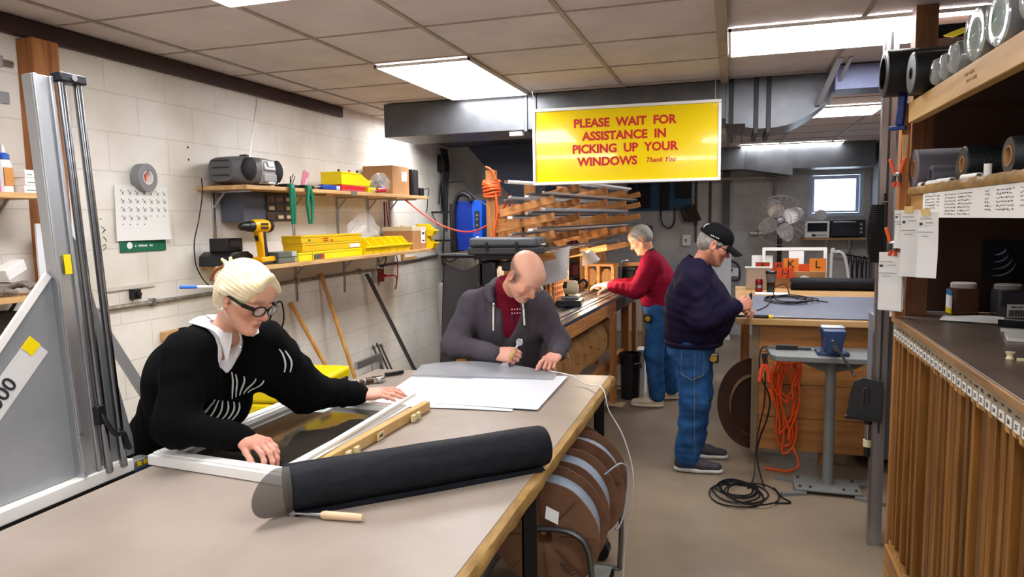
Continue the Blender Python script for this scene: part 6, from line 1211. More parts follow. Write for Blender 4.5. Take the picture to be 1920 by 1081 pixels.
# ============================================================ people: smooth implicit bodies meshed with surface nets
V3 = lambda *a: np.array(a, dtype=np.float64)
def nrm3(v): v = np.asarray(v, float); return v/np.linalg.norm(v)
class SDF:
    def __init__(s): s.p = []
    def cap(s, a, b, ra, rb=None, k=.02, sq=None, fold=None, sub=False):
        s.p.append(('c', V3(*a), V3(*b), ra, ra if rb is None else rb, k, sq, fold, sub)); return s
    def chain(s, pts, rs, k=.02, **kw):
        for i in range(len(pts)-1): s.cap(pts[i], pts[i+1], rs[i], rs[i+1], k, **kw)
        return s
    def ell(s, c, r, k=.02, R=None, sub=False): s.p.append(('e', V3(*c), V3(*r), np.eye(3) if R is None else np.array(R, float), k, None, None, None, sub)); return s
    def half(s, c, n, k=.005): s.p.append(('h', V3(*c), nrm3(n), 0, 0, k, None, None, True)); return s   # cut away the side n points to
    def d(s, q, P):
        if q[0] == 'c':
            _, a, b, ra, rb, k, sq, fold, sub = q; ab = b-a; L2 = max(1e-9, ab.dot(ab)); w = P-a
            t = np.clip((w @ ab)/L2, 0, 1); v = w-t[:, None]*ab
            if sq is not None:
                ax = nrm3(sq[0]); c = v @ ax; v = v+np.outer(c*(1/sq[1]-1), ax)
            dd = np.sqrt((v*v).sum(1)); r = ra+(rb-ra)*t
            if fold is not None: r = r+fold[0]*np.sin(2*PI*fold[1]*t+fold[2]+(P @ V3(9, 7, 3))*2.2)*np.sin(PI*np.clip(t, 0, 1))
            o = dd-r
            return o*(min(1, sq[1]) if sq is not None else 1)
        if q[0] == 'e':
            _, c, r, R, k, *_x = q; w = (P-c) @ R; a = np.sqrt(((w/r)**2).sum(1)); b = np.sqrt(((w/(r*r))**2).sum(1))
            return a*(a-1)/np.maximum(b, 1e-9)
        return (P-q[1]) @ -q[2] * -1*-1 if False else -((P-q[1]) @ q[2])
    def bb(s, q, m):
        if q[0] == 'c':
            r = max(q[3], q[4])*(max(1, q[6][1]) if q[6] is not None else 1)+m+(abs(q[7][0]) if q[7] else 0); return np.minimum(q[1], q[2])-r, np.maximum(q[1], q[2])+r
        if q[0] == 'e': r = np.abs(q[3]) @ q[2]+m; return q[1]-r, q[1]+r
        return None
    def ev(s, P):
        f = np.full(len(P), 1.0)
        for q in s.p: f = s.mix(f, s.d(q, P), q[5] if q[0] == 'c' else (q[4] if q[0] == 'e' else q[5]), q[-1])
        return f
    @staticmethod
    def mix(f, d, k, sub):
        if sub:
            d = -d; h = np.maximum(k-np.abs(f-d), 0)/k; return np.maximum(f, d)+h*h*k*.25
        h = np.maximum(k-np.abs(f-d), 0)/k; return np.minimum(f, d)-h*h*k*.25
    def mesh(s, vx, disp=None):
        lo = np.full(3, 1e9); hi = -lo
        for q in s.p:
            if q[-1]: continue
            a, b = s.bb(q, .03); lo = np.minimum(lo, a); hi = np.maximum(hi, b)
        n = np.ceil((hi-lo)/vx).astype(int)+1; F = np.full(n, 1.0)
        ax = [lo[i]+vx*np.arange(n[i]) for i in range(3)]
        for q in s.p:
            k = q[5] if q[0] != 'e' else q[4]
            B = s.bb(q, k+2.5*vx)
            if B is None: i0 = np.zeros(3, int); i1 = n
            else: i0 = np.clip(np.floor((B[0]-lo)/vx).astype(int), 0, n); i1 = np.clip(np.ceil((B[1]-lo)/vx).astype(int)+1, 0, n)
            if (i1 <= i0).any(): continue
            sl = tuple(slice(i0[i], i1[i]) for i in range(3)); G = np.meshgrid(*[ax[i][sl[i]] for i in range(3)], indexing='ij')
            P = np.stack([g.ravel() for g in G], 1); F[sl] = s.mix(F[sl].ravel(), s.d(q, P), k, q[-1]).reshape(F[sl].shape)
        if disp is not None:
            I = np.nonzero(np.abs(F) < 4*vx+.012); P = np.stack([ax[i][I[i]] for i in range(3)], 1); F[I] += disp(P)
        return surfnet(F, lo, vx, 1 if vx < .0035 else 3)
    def hit(s, o, d, mx=1.2):
        o = V3(*o); d = nrm3(d); t = 0
        for _ in range(80):
            v = s.ev((o+d*t)[None])[0]
            if v < .0008: return o+d*t
            t += max(.0008, min(v, .05)*.8)
            if t > mx: break
        return o+d*mx
    def normal(s, p, e=.004):
        E = np.eye(3)*e; return nrm3([s.ev((p+E[i])[None])[0]-s.ev((p-E[i])[None])[0] for i in range(3)])
def surfnet(F, lo, vx, sm=0):
    n = np.array(F.shape); S_ = F < 0
    c = [(i, j, k) for i in (0, 1) for j in (0, 1) for k in (0, 1)]
    cnt = sum(S_[i:n[0]-1+i, j:n[1]-1+j, k:n[2]-1+k].astype(np.int8) for i, j, k in c)
    A = np.nonzero((cnt > 0) & (cnt < 8)); A = np.stack(A, 1); m = len(A)
    idx = np.full(n-1, -1, dtype=np.int64); idx[tuple(A.T)] = np.arange(m)
    val = [F[A[:, 0]+i, A[:, 1]+j, A[:, 2]+k] for i, j, k in c]
    acc = np.zeros((m, 3)); num = np.zeros(m)
    for a in range(8):
        for b in range(a+1, 8):
            df = np.array(c[b])-np.array(c[a])
            if np.abs(df).sum() != 1: continue
            va, vb = val[a], val[b]; cr = (va < 0) != (vb < 0); t = np.where(cr, va/np.where(cr, va-vb, 1), 0)
            acc += np.where(cr[:, None], np.array(c[a])+t[:, None]*df, 0); num += cr
    P = lo+vx*(A+acc/num[:, None])
    Q = []
    for axn in range(3):
        o = [0, 0, 0]; o[axn] = 1; b, d = [x for x in range(3) if x != axn]
        sl0 = [slice(1, n[x]-1) for x in range(3)]; sl1 = list(sl0); sl0[axn] = slice(0, n[axn]-1); sl1[axn] = slice(1, n[axn])
        s0 = S_[tuple(sl0)]; s1 = S_[tuple(sl1)]; E = np.stack(np.nonzero(s0 != s1), 1)
        if len(E) == 0: continue
        ins = s0[tuple(E.T)]; base = E.copy(); base[:, b] += 1; base[:, d] += 1
        def cell(db, dd): x = base.copy(); x[:, b] -= db; x[:, d] -= dd; return idx[tuple(x.T)]
        q = np.stack([cell(1, 1), cell(0, 1), cell(0, 0), cell(1, 0)], 1)
        fl = ins if axn != 1 else ~ins
        q = np.where(fl[:, None], q, q[:, ::-1]); Q.append(q)
    Qc = np.concatenate(Q)
    if sm: P = relax(P, Qc, sm)
    return P, Qc
def relax(P, Q, n, lam=.5):
    a = np.concatenate([Q[:, i] for i in range(4)]); b = np.concatenate([Q[:, (i+1) % 4] for i in range(4)])
    cnt = np.maximum(1, np.bincount(a, minlength=len(P))+np.bincount(b, minlength=len(P)))[:, None]
    for it in range(n):
        S2 = np.stack([np.bincount(a, P[b, k], len(P))+np.bincount(b, P[a, k], len(P)) for k in range(3)], 1)/cnt; P = P+(S2-P)*lam
    return P
def wrinkle(amp, w, seed=0, st=(1, 1, 1)):
    r = np.random.RandomState(seed); K = r.normal(size=(4, 3)); K /= np.linalg.norm(K, axis=1)[:, None]; st = np.array(st); ph = r.uniform(0, 6, 4)
    def f(P):
        q = P*st*(2*PI/w); a = np.sin(q @ K[0]+ph[0]+1.6*np.sin(q @ K[1]*.55+ph[1])); b = np.sin(q @ K[2]*.8+ph[2]+1.4*np.sin(q @ K[3]*.5+ph[3]))
        return amp*(np.abs(a)*.9+np.abs(b)*.7-.9)
    return f
def meshobj(name, parts, mats, parent, colf=None, smooth=True):
    vs = []; fs = []; mi = []; o = 0; cs = []
    for i, pt in enumerate(parts):
        P, Q = pt[0], pt[1]; vs.append(P); fs.append(Q+o); o += len(P); mi += [pt[2] if len(pt) > 2 else 0]*len(Q); cs.append(pt[3] if len(pt) > 3 else np.ones((len(P), 3)))
    Pv = np.concatenate(vs); Qv = np.concatenate(fs); I = np.array(wm(parent).inverted()); Pl = Pv @ I[:3, :3].T+I[:3, 3]
    me = bpy.data.meshes.new(name); me.vertices.add(len(Pl)); me.vertices.foreach_set('co', Pl.ravel())
    me.loops.add(4*len(Qv)); me.loops.foreach_set('vertex_index', Qv.ravel().astype(np.int32)); me.polygons.add(len(Qv)); me.polygons.foreach_set('loop_start', np.arange(0, 4*len(Qv), 4, dtype=np.int32))
    me.update(calc_edges=True); me.validate()
    for m in (mats if isinstance(mats, list) else [mats]): me.materials.append(m)
    me.polygons.foreach_set('material_index', mi); me.polygons.foreach_set('use_smooth', [True]*len(me.polygons))
    if any(len(p) > 3 for p in parts):
        C = np.concatenate(cs); a = me.color_attributes.new('skin', 'FLOAT_COLOR', 'POINT'); a.data.foreach_set('color', np.concatenate([C, np.ones((len(C), 1))], 1).ravel())
    ob = bpy.data.objects.new(name, me); COL.objects.link(ob); ob.parent = parent
    return ob
M_SKIN = mat('skin', '#d69a80', .5, vert='skin')
M_SKIN.node_tree.nodes['Principled BSDF'].inputs['Subsurface Weight'].default_value = .12
M_SKIN.node_tree.nodes['Principled BSDF'].inputs['Subsurface Radius'].default_value = (.01, .004, .002)
def lin(h): return np.array(hx(h)[:3])
def frame3(f, up=(0, 0, 1), roll=0):
    f = nrm3(f); u = V3(*up)-f*f.dot(V3(*up)); u = nrm3(u); l = np.cross(u, f)
    c, s_ = math.cos(roll), math.sin(roll); l, u = l*c+u*s_, u*c-l*s_
    return np.stack([f, l, u], 1)          # columns: forward, left, up
def facing(az, pitch, roll=0):
    a, p = math.radians(az), math.radians(pitch); return frame3((math.cos(a)*math.cos(p), math.sin(a)*math.cos(p), -math.sin(p)), roll=math.radians(roll))
def head(C, R, neck, sc=1, skin='#d39a80', red='#c26a55', lips='#b9635a', brow='#6e5a48', female=False, jowl=0, stub=None, bald=None, fat=0):
    C = V3(*C); nb = (R.T @ (V3(*neck)-C))/sc; s = SDF(); j = jowl; g = -.004 if female else 0
    s.ell((-.012, 0, .035), (.098, .076, .088), .02); s.ell((.030, 0, -.035), (.062, .058+g+fat, .082), .03); s.ell((.045, 0, .05), (.052, .060, .048), .02)
    for q in (-1, 1):
        s.cap((.0, q*(.056+fat+g), -.045), (.055, q*.018, -.100), .020+j, .017, .03); s.ell((.058, q*.042, -.022), (.024, .022, .022), .025)
        s.cap((.080, q*.012, .024), (.070, q*.050, .022), .0115 if not female else .008, .009, .014)
        s.ell((.098, q*.031, .001), (.022, .017, .013), .012, sub=True); s.ell((.0755, q*.031, .0), (.0125, .0145, .0125), .004)
        s.cap((.0715, q*.016, -.0035), (.0715, q*.046, -.003), .0135, .0125, .004)
        s.ell((.089, q*.0125, -.036), (.010, .0065, .0075), .007)
        s.cap((.092, q*.018, -.043), (.078, q*.034, -.066), .004, .003, .012, sub=True) if not female else None
        E = np.array([[.9, q*-.35, 0], [q*.35, .9, 0], [0, 0, 1]]); e_ = .80 if female else 1; s.ell((-.012, q*.080, -.006), (.021*e_, .0085, .035*e_), .006, E); s.ell((-.006, q*.088, -.002), (.010*e_, .006, .021*e_), .006, E, sub=True); s.ell((-.003, q*.079, -.036), (.009, .006, .010), .006)
    s.cap((.082, 0, .014), (.108, 0, -.030), .0075, .0105, .012); s.ell((.104, 0, -.032), (.0115, .0120, .0100), .010)
    s.cap((.086, -.011, -.0615), (.086, .011, -.0615), .0075, .0075, .012); s.cap((.084, -.012, -.0765), (.084, .012, -.0765), .0078, .0078, .010); s.cap((.0965, -.024, -.0695), (.0965, .024, -.0695), .0022, .0018, .003, sub=True)
    s.ell((.074, 0, -.103), (.020, .024, .017), .018)
    s.cap((-.022, 0, -.05), tuple(nb*.98), .053 if not female else .047, .050 if not female else .048, .03)
    s.ell(tuple(nb+R.T @ V3(0, 0, -.03)), (.05, .06, .03), .03, (R.T))
    P, Q = s.mesh(.0027 if sc else .003)
    f, l, u = P[:, 0], np.abs(P[:, 1]), P[:, 2]
    base = lin(skin); col = np.tile(base, (len(P), 1))
    def blend(w, c): nonlocal col; w = np.clip(w, 0, 1)[:, None]; col = col*(1-w)+lin(c)*w
    blend(.55*np.exp(-(((f-.07)/.03)**2+((l-.045)/.022)**2+((u+.028)/.022)**2))+.6*np.exp(-(((f-.11)/.014)**2+((u+.033)/.014)**2))+.35*(np.exp(-((l-.085)/.01)**2-((u+.005)/.03)**2)), red)
    if bald: blend(.35*np.exp(-((u-.09)/.05)**2), '#e0b09a')
    lm = (f > .084)*np.exp(-((u+.0695)/.0085)**4-(l/.023)**4); blend(lm*.9, lips)
    blend((f > .05)*np.exp(-((u-(.027-.10*np.maximum(0, l-.035)))/.0042)**2)*np.clip((l-.010)/.006, 0, 1)*np.clip((.052-l)/.006, 0, 1)*(.55 if female else .75), brow)
    blend((f > .065)*np.exp(-((u+.0075)/.0024)**2-((l-.031)/.013)**4)*.85, '#33221c'); blend((f > .06)*np.exp(-((u+.002)/.010)**2-((l-.031)/.017)**4)*.28, red)
    if stub: blend((f > .0)*np.exp(-((u+.09)/.035)**2)*(1-lm)*.25, stub)
    if bald: blend(np.clip((.040-f)/.02, 0, 1)*np.clip((l+np.maximum(0, -f)*1.0-.050)/.014, 0, 1)*np.clip((.058-u)/.022, 0, 1)*np.clip((u+.055-.9*np.clip(f, 0, 1))/.02, 0, 1)*(1-np.exp(-((l-.084)/.010)**2-((f+.008)/.022)**2-((u+.008)/.034)**2))*.8, bald)
    return (P*sc) @ R.T+C, Q, 0, col
def hand(W, d, n, side, skin='#d9a088', red='#c97868', curl=(30, 30, 25), spread=6, thumb=(35, 25), sc=1, each=None, fore=None, tout=.9):
    # W wrist, d along the hand, n out of the back of the hand, side +1 if the thumb lies on d x n
    W = V3(*W); d = nrm3(d); n = V3(*n); n = nrm3(n-d*n.dot(d)); t = np.cross(d, n)*side; L = lambda a, b, c: W+(d*a+t*b+n*c)*sc
    s = SDF(); R = lambda r: r*sc
    if fore is not None: s.cap(V3(*fore), W, R(.034), R(.026), .012)
    kn = [(.086, .030), (.092, .009), (.088, -.012), (.078, -.031)]; ln = [(.042, .026, .021), (.046, .030, .022), (.043, .028, .021), (.033, .021, .019)]
    for i, (a, b) in enumerate(kn):
        s.cap(L(.0, b*.5, 0), L(a, b, .002), R(.0165), R(.0115), R(.014))
    s.ell(L(.045, .0, -.004), (R(.05), R(.036), R(.015)), R(.012), np.stack([d, t, n], 1)); s.ell(L(.03, .026, -.010), (R(.032), R(.018), R(.014)), R(.012), np.stack([d, t, n], 1))
    tips = []
    for i, (a, b) in enumerate(kn):
        p = L(a, b, .002); c = each[i] if each else curl; yaw = math.radians(spread*(1.3-i)); ang = 0
        for k in range(3):
            ang += math.radians(c[k]); dirv = (d*math.cos(yaw)+t*math.sin(yaw))*math.cos(ang)-n*math.sin(ang); q = p+dirv*ln[i][k]*sc
            r0 = (.0100, .0090, .0082)[k]*(1 if i < 3 else .88); r1 = (.0090, .0082, .0068)[k]*(1 if i < 3 else .88)
            s.cap(p, q, R(r0), R(r1), R(.0035)); s.ell(tuple(p+n*.001*sc), (R(r0*1.08),)*3, R(.004)); p = q
        tips.append((p, dirv, n*math.cos(ang)+(d*math.cos(yaw)+t*math.sin(yaw))*math.sin(ang)))
    p = L(.018, .026, -.006); a1 = math.radians(thumb[0]); a2 = math.radians(thumb[1]); D = d*math.cos(a1)+t*math.sin(a1)*tout-n*.45
    for k, (ll, r0, r1) in enumerate(((.045, .0150, .0115), (.034, .0112, .0098), (.027, .0098, .0078))):
        D = nrm3(D); q = p+D*ll*sc; s.cap(p, q, R(r0), R(r1), R(.006)); p = q; D = D*math.cos(a2)-t*math.sin(a2)*.75-n*math.sin(a2)*.5
    P, Q = s.mesh(.0030*sc)
    col = np.tile(lin(skin), (len(P), 1)); w = np.zeros(len(P))
    for i, (a, b) in enumerate(kn): w += .55*np.exp(-((P-L(a, b, .008))**2).sum(1)/(.012**2))
    for q, dv, nv in tips: w += .45*np.exp(-((P-q)**2).sum(1)/(.011**2))
    w = np.clip(w, 0, 1)[:, None]; col = col*(1-w)+lin(red)*w
    for q, dv, nv in tips:
        m = np.exp(-((P-(q+nv*.006*sc-dv*.003*sc))**2).sum(1)/(.0052*sc)**2)[:, None]; col = col*(1-.6*m)+lin('#e9c4b6')*.6*m
    return P, Q, 0, col
def person(label, loc): return T('person', label, 'person', loc)
def shoe(par, name, toe, heel, w, m, msole, lace=None, h=.085):
    toe = V3(*toe, 0); heel = V3(*heel, 0); f = nrm3(toe-heel); L_ = np.linalg.norm(toe-heel); l = V3(-f[1], f[0], 0); z = V3(0, 0, 1); C = lambda a, b, c: tuple(heel+f*a*L_+l*b+z*c)
    s = SDF(); s.cap(C(.14, 0, .055), C(.55, 0, .052), .042, .045, .02); s.cap(C(.55, 0, .05), C(.86, 0, .042), .045, .036, .02, sq=(z, .8)); s.cap(C(.16, 0, .06), C(.24, 0, h+.025), .040, .043, .02); s.half(C(0, 0, .018), (0, 0, -1))
    P, Q = s.mesh(.006); o = meshobj(name, [(P, Q)], m, par)
    s = SDF(); s.cap(C(.13, 0, .02), C(.5, 0, .018), .043, .044, .02, sq=(z, .55)); s.cap(C(.5, 0, .018), C(.87, .0, .018), .044, .042, .02, sq=(z, .5)); s.half(C(0, 0, .001), (0, 0, -1)); P, Q = s.mesh(.006); meshobj('sole', [(P, Q)], msole, o)
    if lace is not None:
        b = MB()
        for k in range(4):
            a = .38+.075*k; zz = .100-.010*k
            b.tube([C(a, -.026, zz-.010), C(a+.02, 0, zz+.005), C(a+.04, .026, zz-.010)], .0035, 6); b.tube([C(a, .026, zz-.010), C(a+.02, 0, zz+.005), C(a+.04, -.026, zz-.010)], .0035, 6)
        b.build('laces', lace, o, world=True)
    return o
def fm(C, R): M = Matrix(R.tolist()).to_4x4(); M.translation = Vector(C); return M
def head_mb(C, R): 
    b = MB(); M = fm(C, R)
    return b, M
def place(b, M): b.v = [tuple(M @ Vector(p)) for p in b.v]; return b
def glasses(par, C, R, m, thick=.0035, lens=True, w=.0235, h=.0165, arms=(1, -1)):
    M = fm(C, R); b = MB()
    for q in (-1, 1): b.tube([(.100+.0*math.cos(a)-.008*max(0, math.cos(a)*q*q)*0-.006*((math.cos(a)*q+1)/2)*q*q, q*.0325+w*math.copysign(abs(math.cos(a))**.75, math.cos(a)), -.004+h*math.copysign(abs(math.sin(a))**.75, math.sin(a))) for a in [2*PI*i/24 for i in range(24)]], thick*.75, 6, True)
    b.tube([(.099, -.010, .002), (.104, 0, .005), (.099, .010, .002)], thick*.7, 6)
    for q in arms: b.bar((.094, q*(.0325+w), .003), (.055, q*.078, .002), thick*1.2, thick*3.2, (0, 0, 1)); b.bar((.055, q*.078, .002), (-.01, q*.084, .006), thick*1.1, thick*2.0, (0, 0, 1))
    g = place(b, M).build('glasses', m, par, world=True, smooth=50)
    if lens:
        b = MB()
        for q in (-1, 1): b.lathe([(0, 0), (1, 0), (1, .001), (0, .001)], 20, Matrix.Translation((.0985, q*.0325, -.004)) @ rotM(0, PI/2, 0) @ Matrix.Diagonal((h*.98, w*.98, 1, 1)))
        place(b, M).build('lens', mat('spectacle_lens', '#dfe6e6', .05, alpha=.22), g, world=True)
    return g
# ============================================================ the woman in the black sweater
WSK = dict(skin='#dba488', red='#cc7b66')
wo = person('blonde woman with glasses and black sweater bending over the white window sash', (-2.14, 2.12, 0))
pel, chs, nk = V3(-2.05, 2.12, .93), V3(-1.865, 2.05, 1.18), V3(-1.715, 2.03, 1.335)
rs, ls = V3(-1.745, 1.875, 1.292), V3(-1.655, 2.19, 1.285)
re, le = V3(-1.735, 1.80, 1.065), V3(-1.575, 2.34, 1.06)
rw, lw = V3(-1.525, 1.885, 1.012), V3(-1.455, 2.525, 1.008)
hc_w = V3(-1.588, 2.0, 1.472); HR = facing(-4, 27, -4)
# body (under the clothes) with head and hands
ub = SDF(); ub.cap(pel, chs, .12, .12, .04, sq=((0, 1, 0), 1.25)); ub.cap(chs, nk-V3(.045, 0, .05), .10, .06, .05, sq=((0, 1, 0), 1.3))
ub.chain([rs, re, rw], [.045, .038, .027], .03); ub.chain([ls, le, lw], [.045, .038, .027], .03)
for y in (2.03, 2.22): ub.chain([(-2.04, y, .90), (-2.10, y, .50), (-2.2, y, .10)], [.085, .055, .04], .03); ub.cap((-2.2, y, .05), (-2.06, y, .04), .035, .03, .02)
P, Q = ub.mesh(.014); cb_ = np.tile(lin(WSK['skin']), (len(P), 1))
hd = head(hc_w, HR, nk, .95, female=True, lips='#b4554f', brow='#9a7a58', **WSK)
rh = hand(rw, V3(.20, -.055, -.012), (.1, 0, 1), 1, curl=(24, 34, 26), spread=3, thumb=(22, 10), sc=.98, fore=re*.35+rw*.65, skin='#dc9d88', red='#c9705f')
lh = hand(lw, V3(.17, .075, .006), (.0, -.25, 1), -1, curl=(8, 16, 14), spread=7, thumb=(34, 12), sc=.98, fore=le*.35+lw*.65, skin='#dc9d88', red='#c9705f')
meshobj('body', [(P, Q, 0, cb_), hd, rh, lh], M_SKIN, wo)
# sweater
M_SWT = mat('black_knit', '#050608', .95, bump=.5, bs=320)
def sweater(off=0, cut=True):
    s = SDF(); o = off
    s.cap(pel+V3(.0, 0, -.02), chs, .138+o, .138+o, .06, sq=((0, 1, 0), 1.22)); s.cap(chs, nk+V3(-.06, 0, -.05), .136+o, .090+o, .07, sq=((0, 1, 0), 1.35))
    s.ell(pel+V3(-.02, 0, -.03), (.145+o, .185+o, .10), .05)
    s.ell(chs+V3(.065, .05, -.12), (.095+o, .13+o, .11), .06)
    for y in (1.98, 2.15): s.ell(chs+V3(.115, y-2.06, -.005), (.065+o, .065+o, .07+o), .05)
    s.cap(nk+V3(-.035, 0, -.02), rs+V3(-.01, .02, 0), .060+o, .060+o, .06); s.cap(nk+V3(-.035, 0, -.02), ls+V3(-.01, -.02, 0), .060+o, .060+o, .06)
    if cut:
        s.cap(rs, re, .068, .062, .05, fold=(.0025, 3, 1)); s.cap(re, rw+(re-rw)*.12, .062, .046, .03, fold=(.0025, 4, 2)); s.cap(rw+(re-rw)*.22, rw+(re-rw)*.02, .048, .041, .01)
        s.cap(ls+V3(-.01, -.03, -.09), le+V3(-.025, -.03, -.03), .072, .055, .06); s.cap(rs+V3(-.01, .03, -.09), re+V3(-.0, .02, -.01), .060, .05, .06)
        s.cap(ls, le, .076, .072, .05, fold=(.0025, 3, 3)); s.cap(le, lw+(le-lw)*.12, .072, .048, .03, fold=(.0025, 4, 0)); s.cap(lw+(le-lw)*.22, lw+(le-lw)*.02, .048, .041, .01)
    return s
fdir = nrm3(V3(.78, -.02, -.62))            # down the slope of the chest
sw_ = sweater(); s = sw_
vtip = s.hit(nk+V3(.42, -.015, -.17), (-1, 0, -.25)); 
s.cap(nk+V3(-.03, 0, .06), nk+V3(.055, 0, -.01), .072, .062, .012, sub=True); s.cap(nk+V3(.045, 0, -.0), vtip+V3(.025, 0, .0), .062, .008, .012, sub=True)
P, Q = s.mesh(.009, wrinkle(.0065, .14, 3)); swo = meshobj('sweater', [(P, Q)], M_SWT, wo)
# white shirt: inner torso and pointed collar
M_SHIRT = mat('white_shirt', '#f4f3f6', .7)
s2 = SDF(); s2.cap(chs+V3(.02, 0, .02), nk+V3(-.045, 0, -.045), .137, .088, .07, sq=((0, 1, 0), 1.33)); s2.cap(nk+V3(-.03, 0, -.035), nk+V3(-.0, 0, .02), .074, .064, .03)
s2.cap(nk+V3(-.02, 0, .07), nk+V3(.06, -.005, .0), .058, .045, .01, sub=True); s2.cap(nk+V3(.05, -.005, .0), vtip+V3(.0, 0, .055), .046, .010, .01, sub=True)
P, Q = s2.mesh(.007); sho = meshobj('shirt', [(P, Q)], M_SHIRT, wo)
cl_ = sweater(.003, False); c0 = nk+V3(-.012, 0, 0)
for q in (-1, 1):
    def leaf(u, v, q=q):
        a = .42+2.62*u; d_ = V3(math.cos(a), q*math.sin(a), 0)
        top = nk+V3(.010, 0, .012)+d_*.0585+V3(0, 0, .020*(1-math.cos(a))-.006)
        h = cl_.hit(c0+d_*(.165+.062*math.exp(-((a-.70)/.26)**2))+V3(0, 0, .12), V3(0, 0, -.8)-d_*.6)+V3(.006, 0, .009)
        return tuple(top*(1-v)+h*v+V3(0, 0, .014*math.sin(PI*v)))
    MB().sheet(leaf, 18, 6, .004).build('collar', M_SHIRT, sho, world=True, smooth=60)
# skin V and pendant
b = MB(); b.ell(tuple(nk+V3(.075, -.005, -.045)), .005, 8); b.build('pendant', M_STEEL, wo, world=True)
# white curved strokes knitted on the sweater front
M_STRK = mat('knit_white', '#dcdcd6', .8)
def stroke(p0, p1, bend, r):
    p0, p1 = V3(*p0), V3(*p1); Pn = []
    for i in range(9):
        t = i/8; o = p0*(1-t)+p1*t+V3(0, bend*math.sin(PI*t), 0); h = sw_t.hit(o, (-1, .0, -.05)); Pn.append(tuple(h+sw_t.normal(h)*.002))
    MB().tube(Pn, [r*(.45+.75*math.sin(PI*min(1, .12+.8*i/8))) for i in range(9)], 6).build('stripe', M_STRK, swo, world=True, smooth=60)
sw_t = sweater(.0035); cx0 = V3(-1.3, 0, 0)
for k in range(5): stroke(cx0+V3(0, 2.035+.021*k, 1.215-.012*k), cx0+V3(0, 2.045+.017*k, 1.115+.002*k), .006, .003)
for k in range(6): stroke(cx0+V3(0, 1.955+.024*k, 1.135-.008*k), cx0+V3(0, 1.95+.02*k, 1.055-.004*k), .010, .003)
for k in range(2): stroke(cx0+V3(0, 2.155+.024*k, 1.275-.01*k), cx0+V3(0, 2.175+.02*k, 1.185-.004*k), .012, .003)
# jeans
M_JEAN = mat('blue_denim', '#2f5f96', .8, c2='#1d3f6b', vs=6, bump=.25, bs=260); M_JEAND = mat('dark_denim', '#2a4a6e', .8, c2='#1e3550', vs=7)
s = SDF(); s.ell(pel+V3(0, 0, -.08), (.15, .18, .10), .05)
for y in (2.03, 2.22): s.chain([(-2.04, y, .88), (-2.10, y, .50), (-2.2, y, .09)], [.10, .072, .058], .03)
P, Q = s.mesh(.014); meshobj('jeans', [(P, Q)], M_JEAND, wo)
for y in (2.03, 2.22): shoe(wo, 'shoe', (-2.02, y), (-2.26, y), .09, M_BLK, M_WHITE)
# hair
s = SDF(); s.ell((-.016, 0, .040), (.106, .086, .094), .02); s.ell((-.045, 0, -.005), (.072, .078, .075), .03); s.ell((-.060, 0, -.045), (.035, .055, .045), .03)
for q in (-1, 1):
    s.ell((.000, q*.062, .030), (.062, .026, .048), .02); s.cap((.055, q*.045, .075), (-.03, q*.080, .012), .020, .018, .02)
s.cap((.062, .01, .108), (.082, .052, .064), .013, .009, .02); s.cap((.060, -.005, .108), (.070, -.052, .066), .011, .009, .025)
s.ell((.105, .004, -.02), (.062, .066, .098), .010, sub=True); s.ell((.085, .004, .022), (.030, .050, .038), .010, sub=True)
for q in (-1, 1): s.ell((.012, q*.088, -.030), (.034, .022, .036), .008, sub=True)
s.ell((-.105, .01, .022), (.036, .045, .060), .02)
rs_ = np.random.RandomState(4)
for k in range(9):
    a = 2*PI*k/9; s.cap((-.118, .01+.02*math.cos(a), .03+.03*math.sin(a)), (-.122-.02*rs_.rand(), .01+.042*math.cos(a+.8), .03+.058*math.sin(a+.8)), .010, .006, .006)
def hairgroove(P): a = np.arctan2(P[:, 1], P[:, 2]-.02); return .0009*np.sin(a*40+1.2*np.sin(P[:, 0]*35))
P, Q = s.mesh(.0028, hairgroove); M_BLOND = mat('blonde_hair', '#f3e8cc', .38, c2='#dcc794', vs=26); hr = meshobj('hair', [(P @ HR.T*.95+hc_w, Q)], M_BLOND, wo)
b, M = head_mb(hc_w, HR); b.tube(spline([(-.09, -.045, .07), (-.115, -.05, .04), (-.12, -.045, .0)], 5), .007, 6); place(b, M).build('hair_clip', mat('tortoise_clip', '#7a4a28', .3), hr, world=True)
glasses(wo, hc_w, HR, mat('black_frame', '#0e0d10', .25), .0042, w=.026, h=.0165)
b, M = head_mb(hc_w, HR)
for q in (-1, 1): b.ell((-.003, q*.086, -.045), .0048, 10)
place(b, M).build('earring', mat('pearl', '#f2efe8', .2), wo, world=True)
pn = T('pen', 'white pen with a blue cap stuck through the bun of the woman', 'pen', tuple(V3(hc_w[0]-.085, hc_w[1]-.02, hc_w[2]+.035)))
b = MB(); b.tube([(.0, -.0, .0), (-.060, -.042, .002)], .0048, 8); b.build('barrel', M_WHITE, pn); b = MB(); b.tube([(-.060, -.042, .002), (-.105, -.074, .0035)], .0058, 8); b.build('cap', mat('pen_cap', '#3a6fd0', .4), pn)
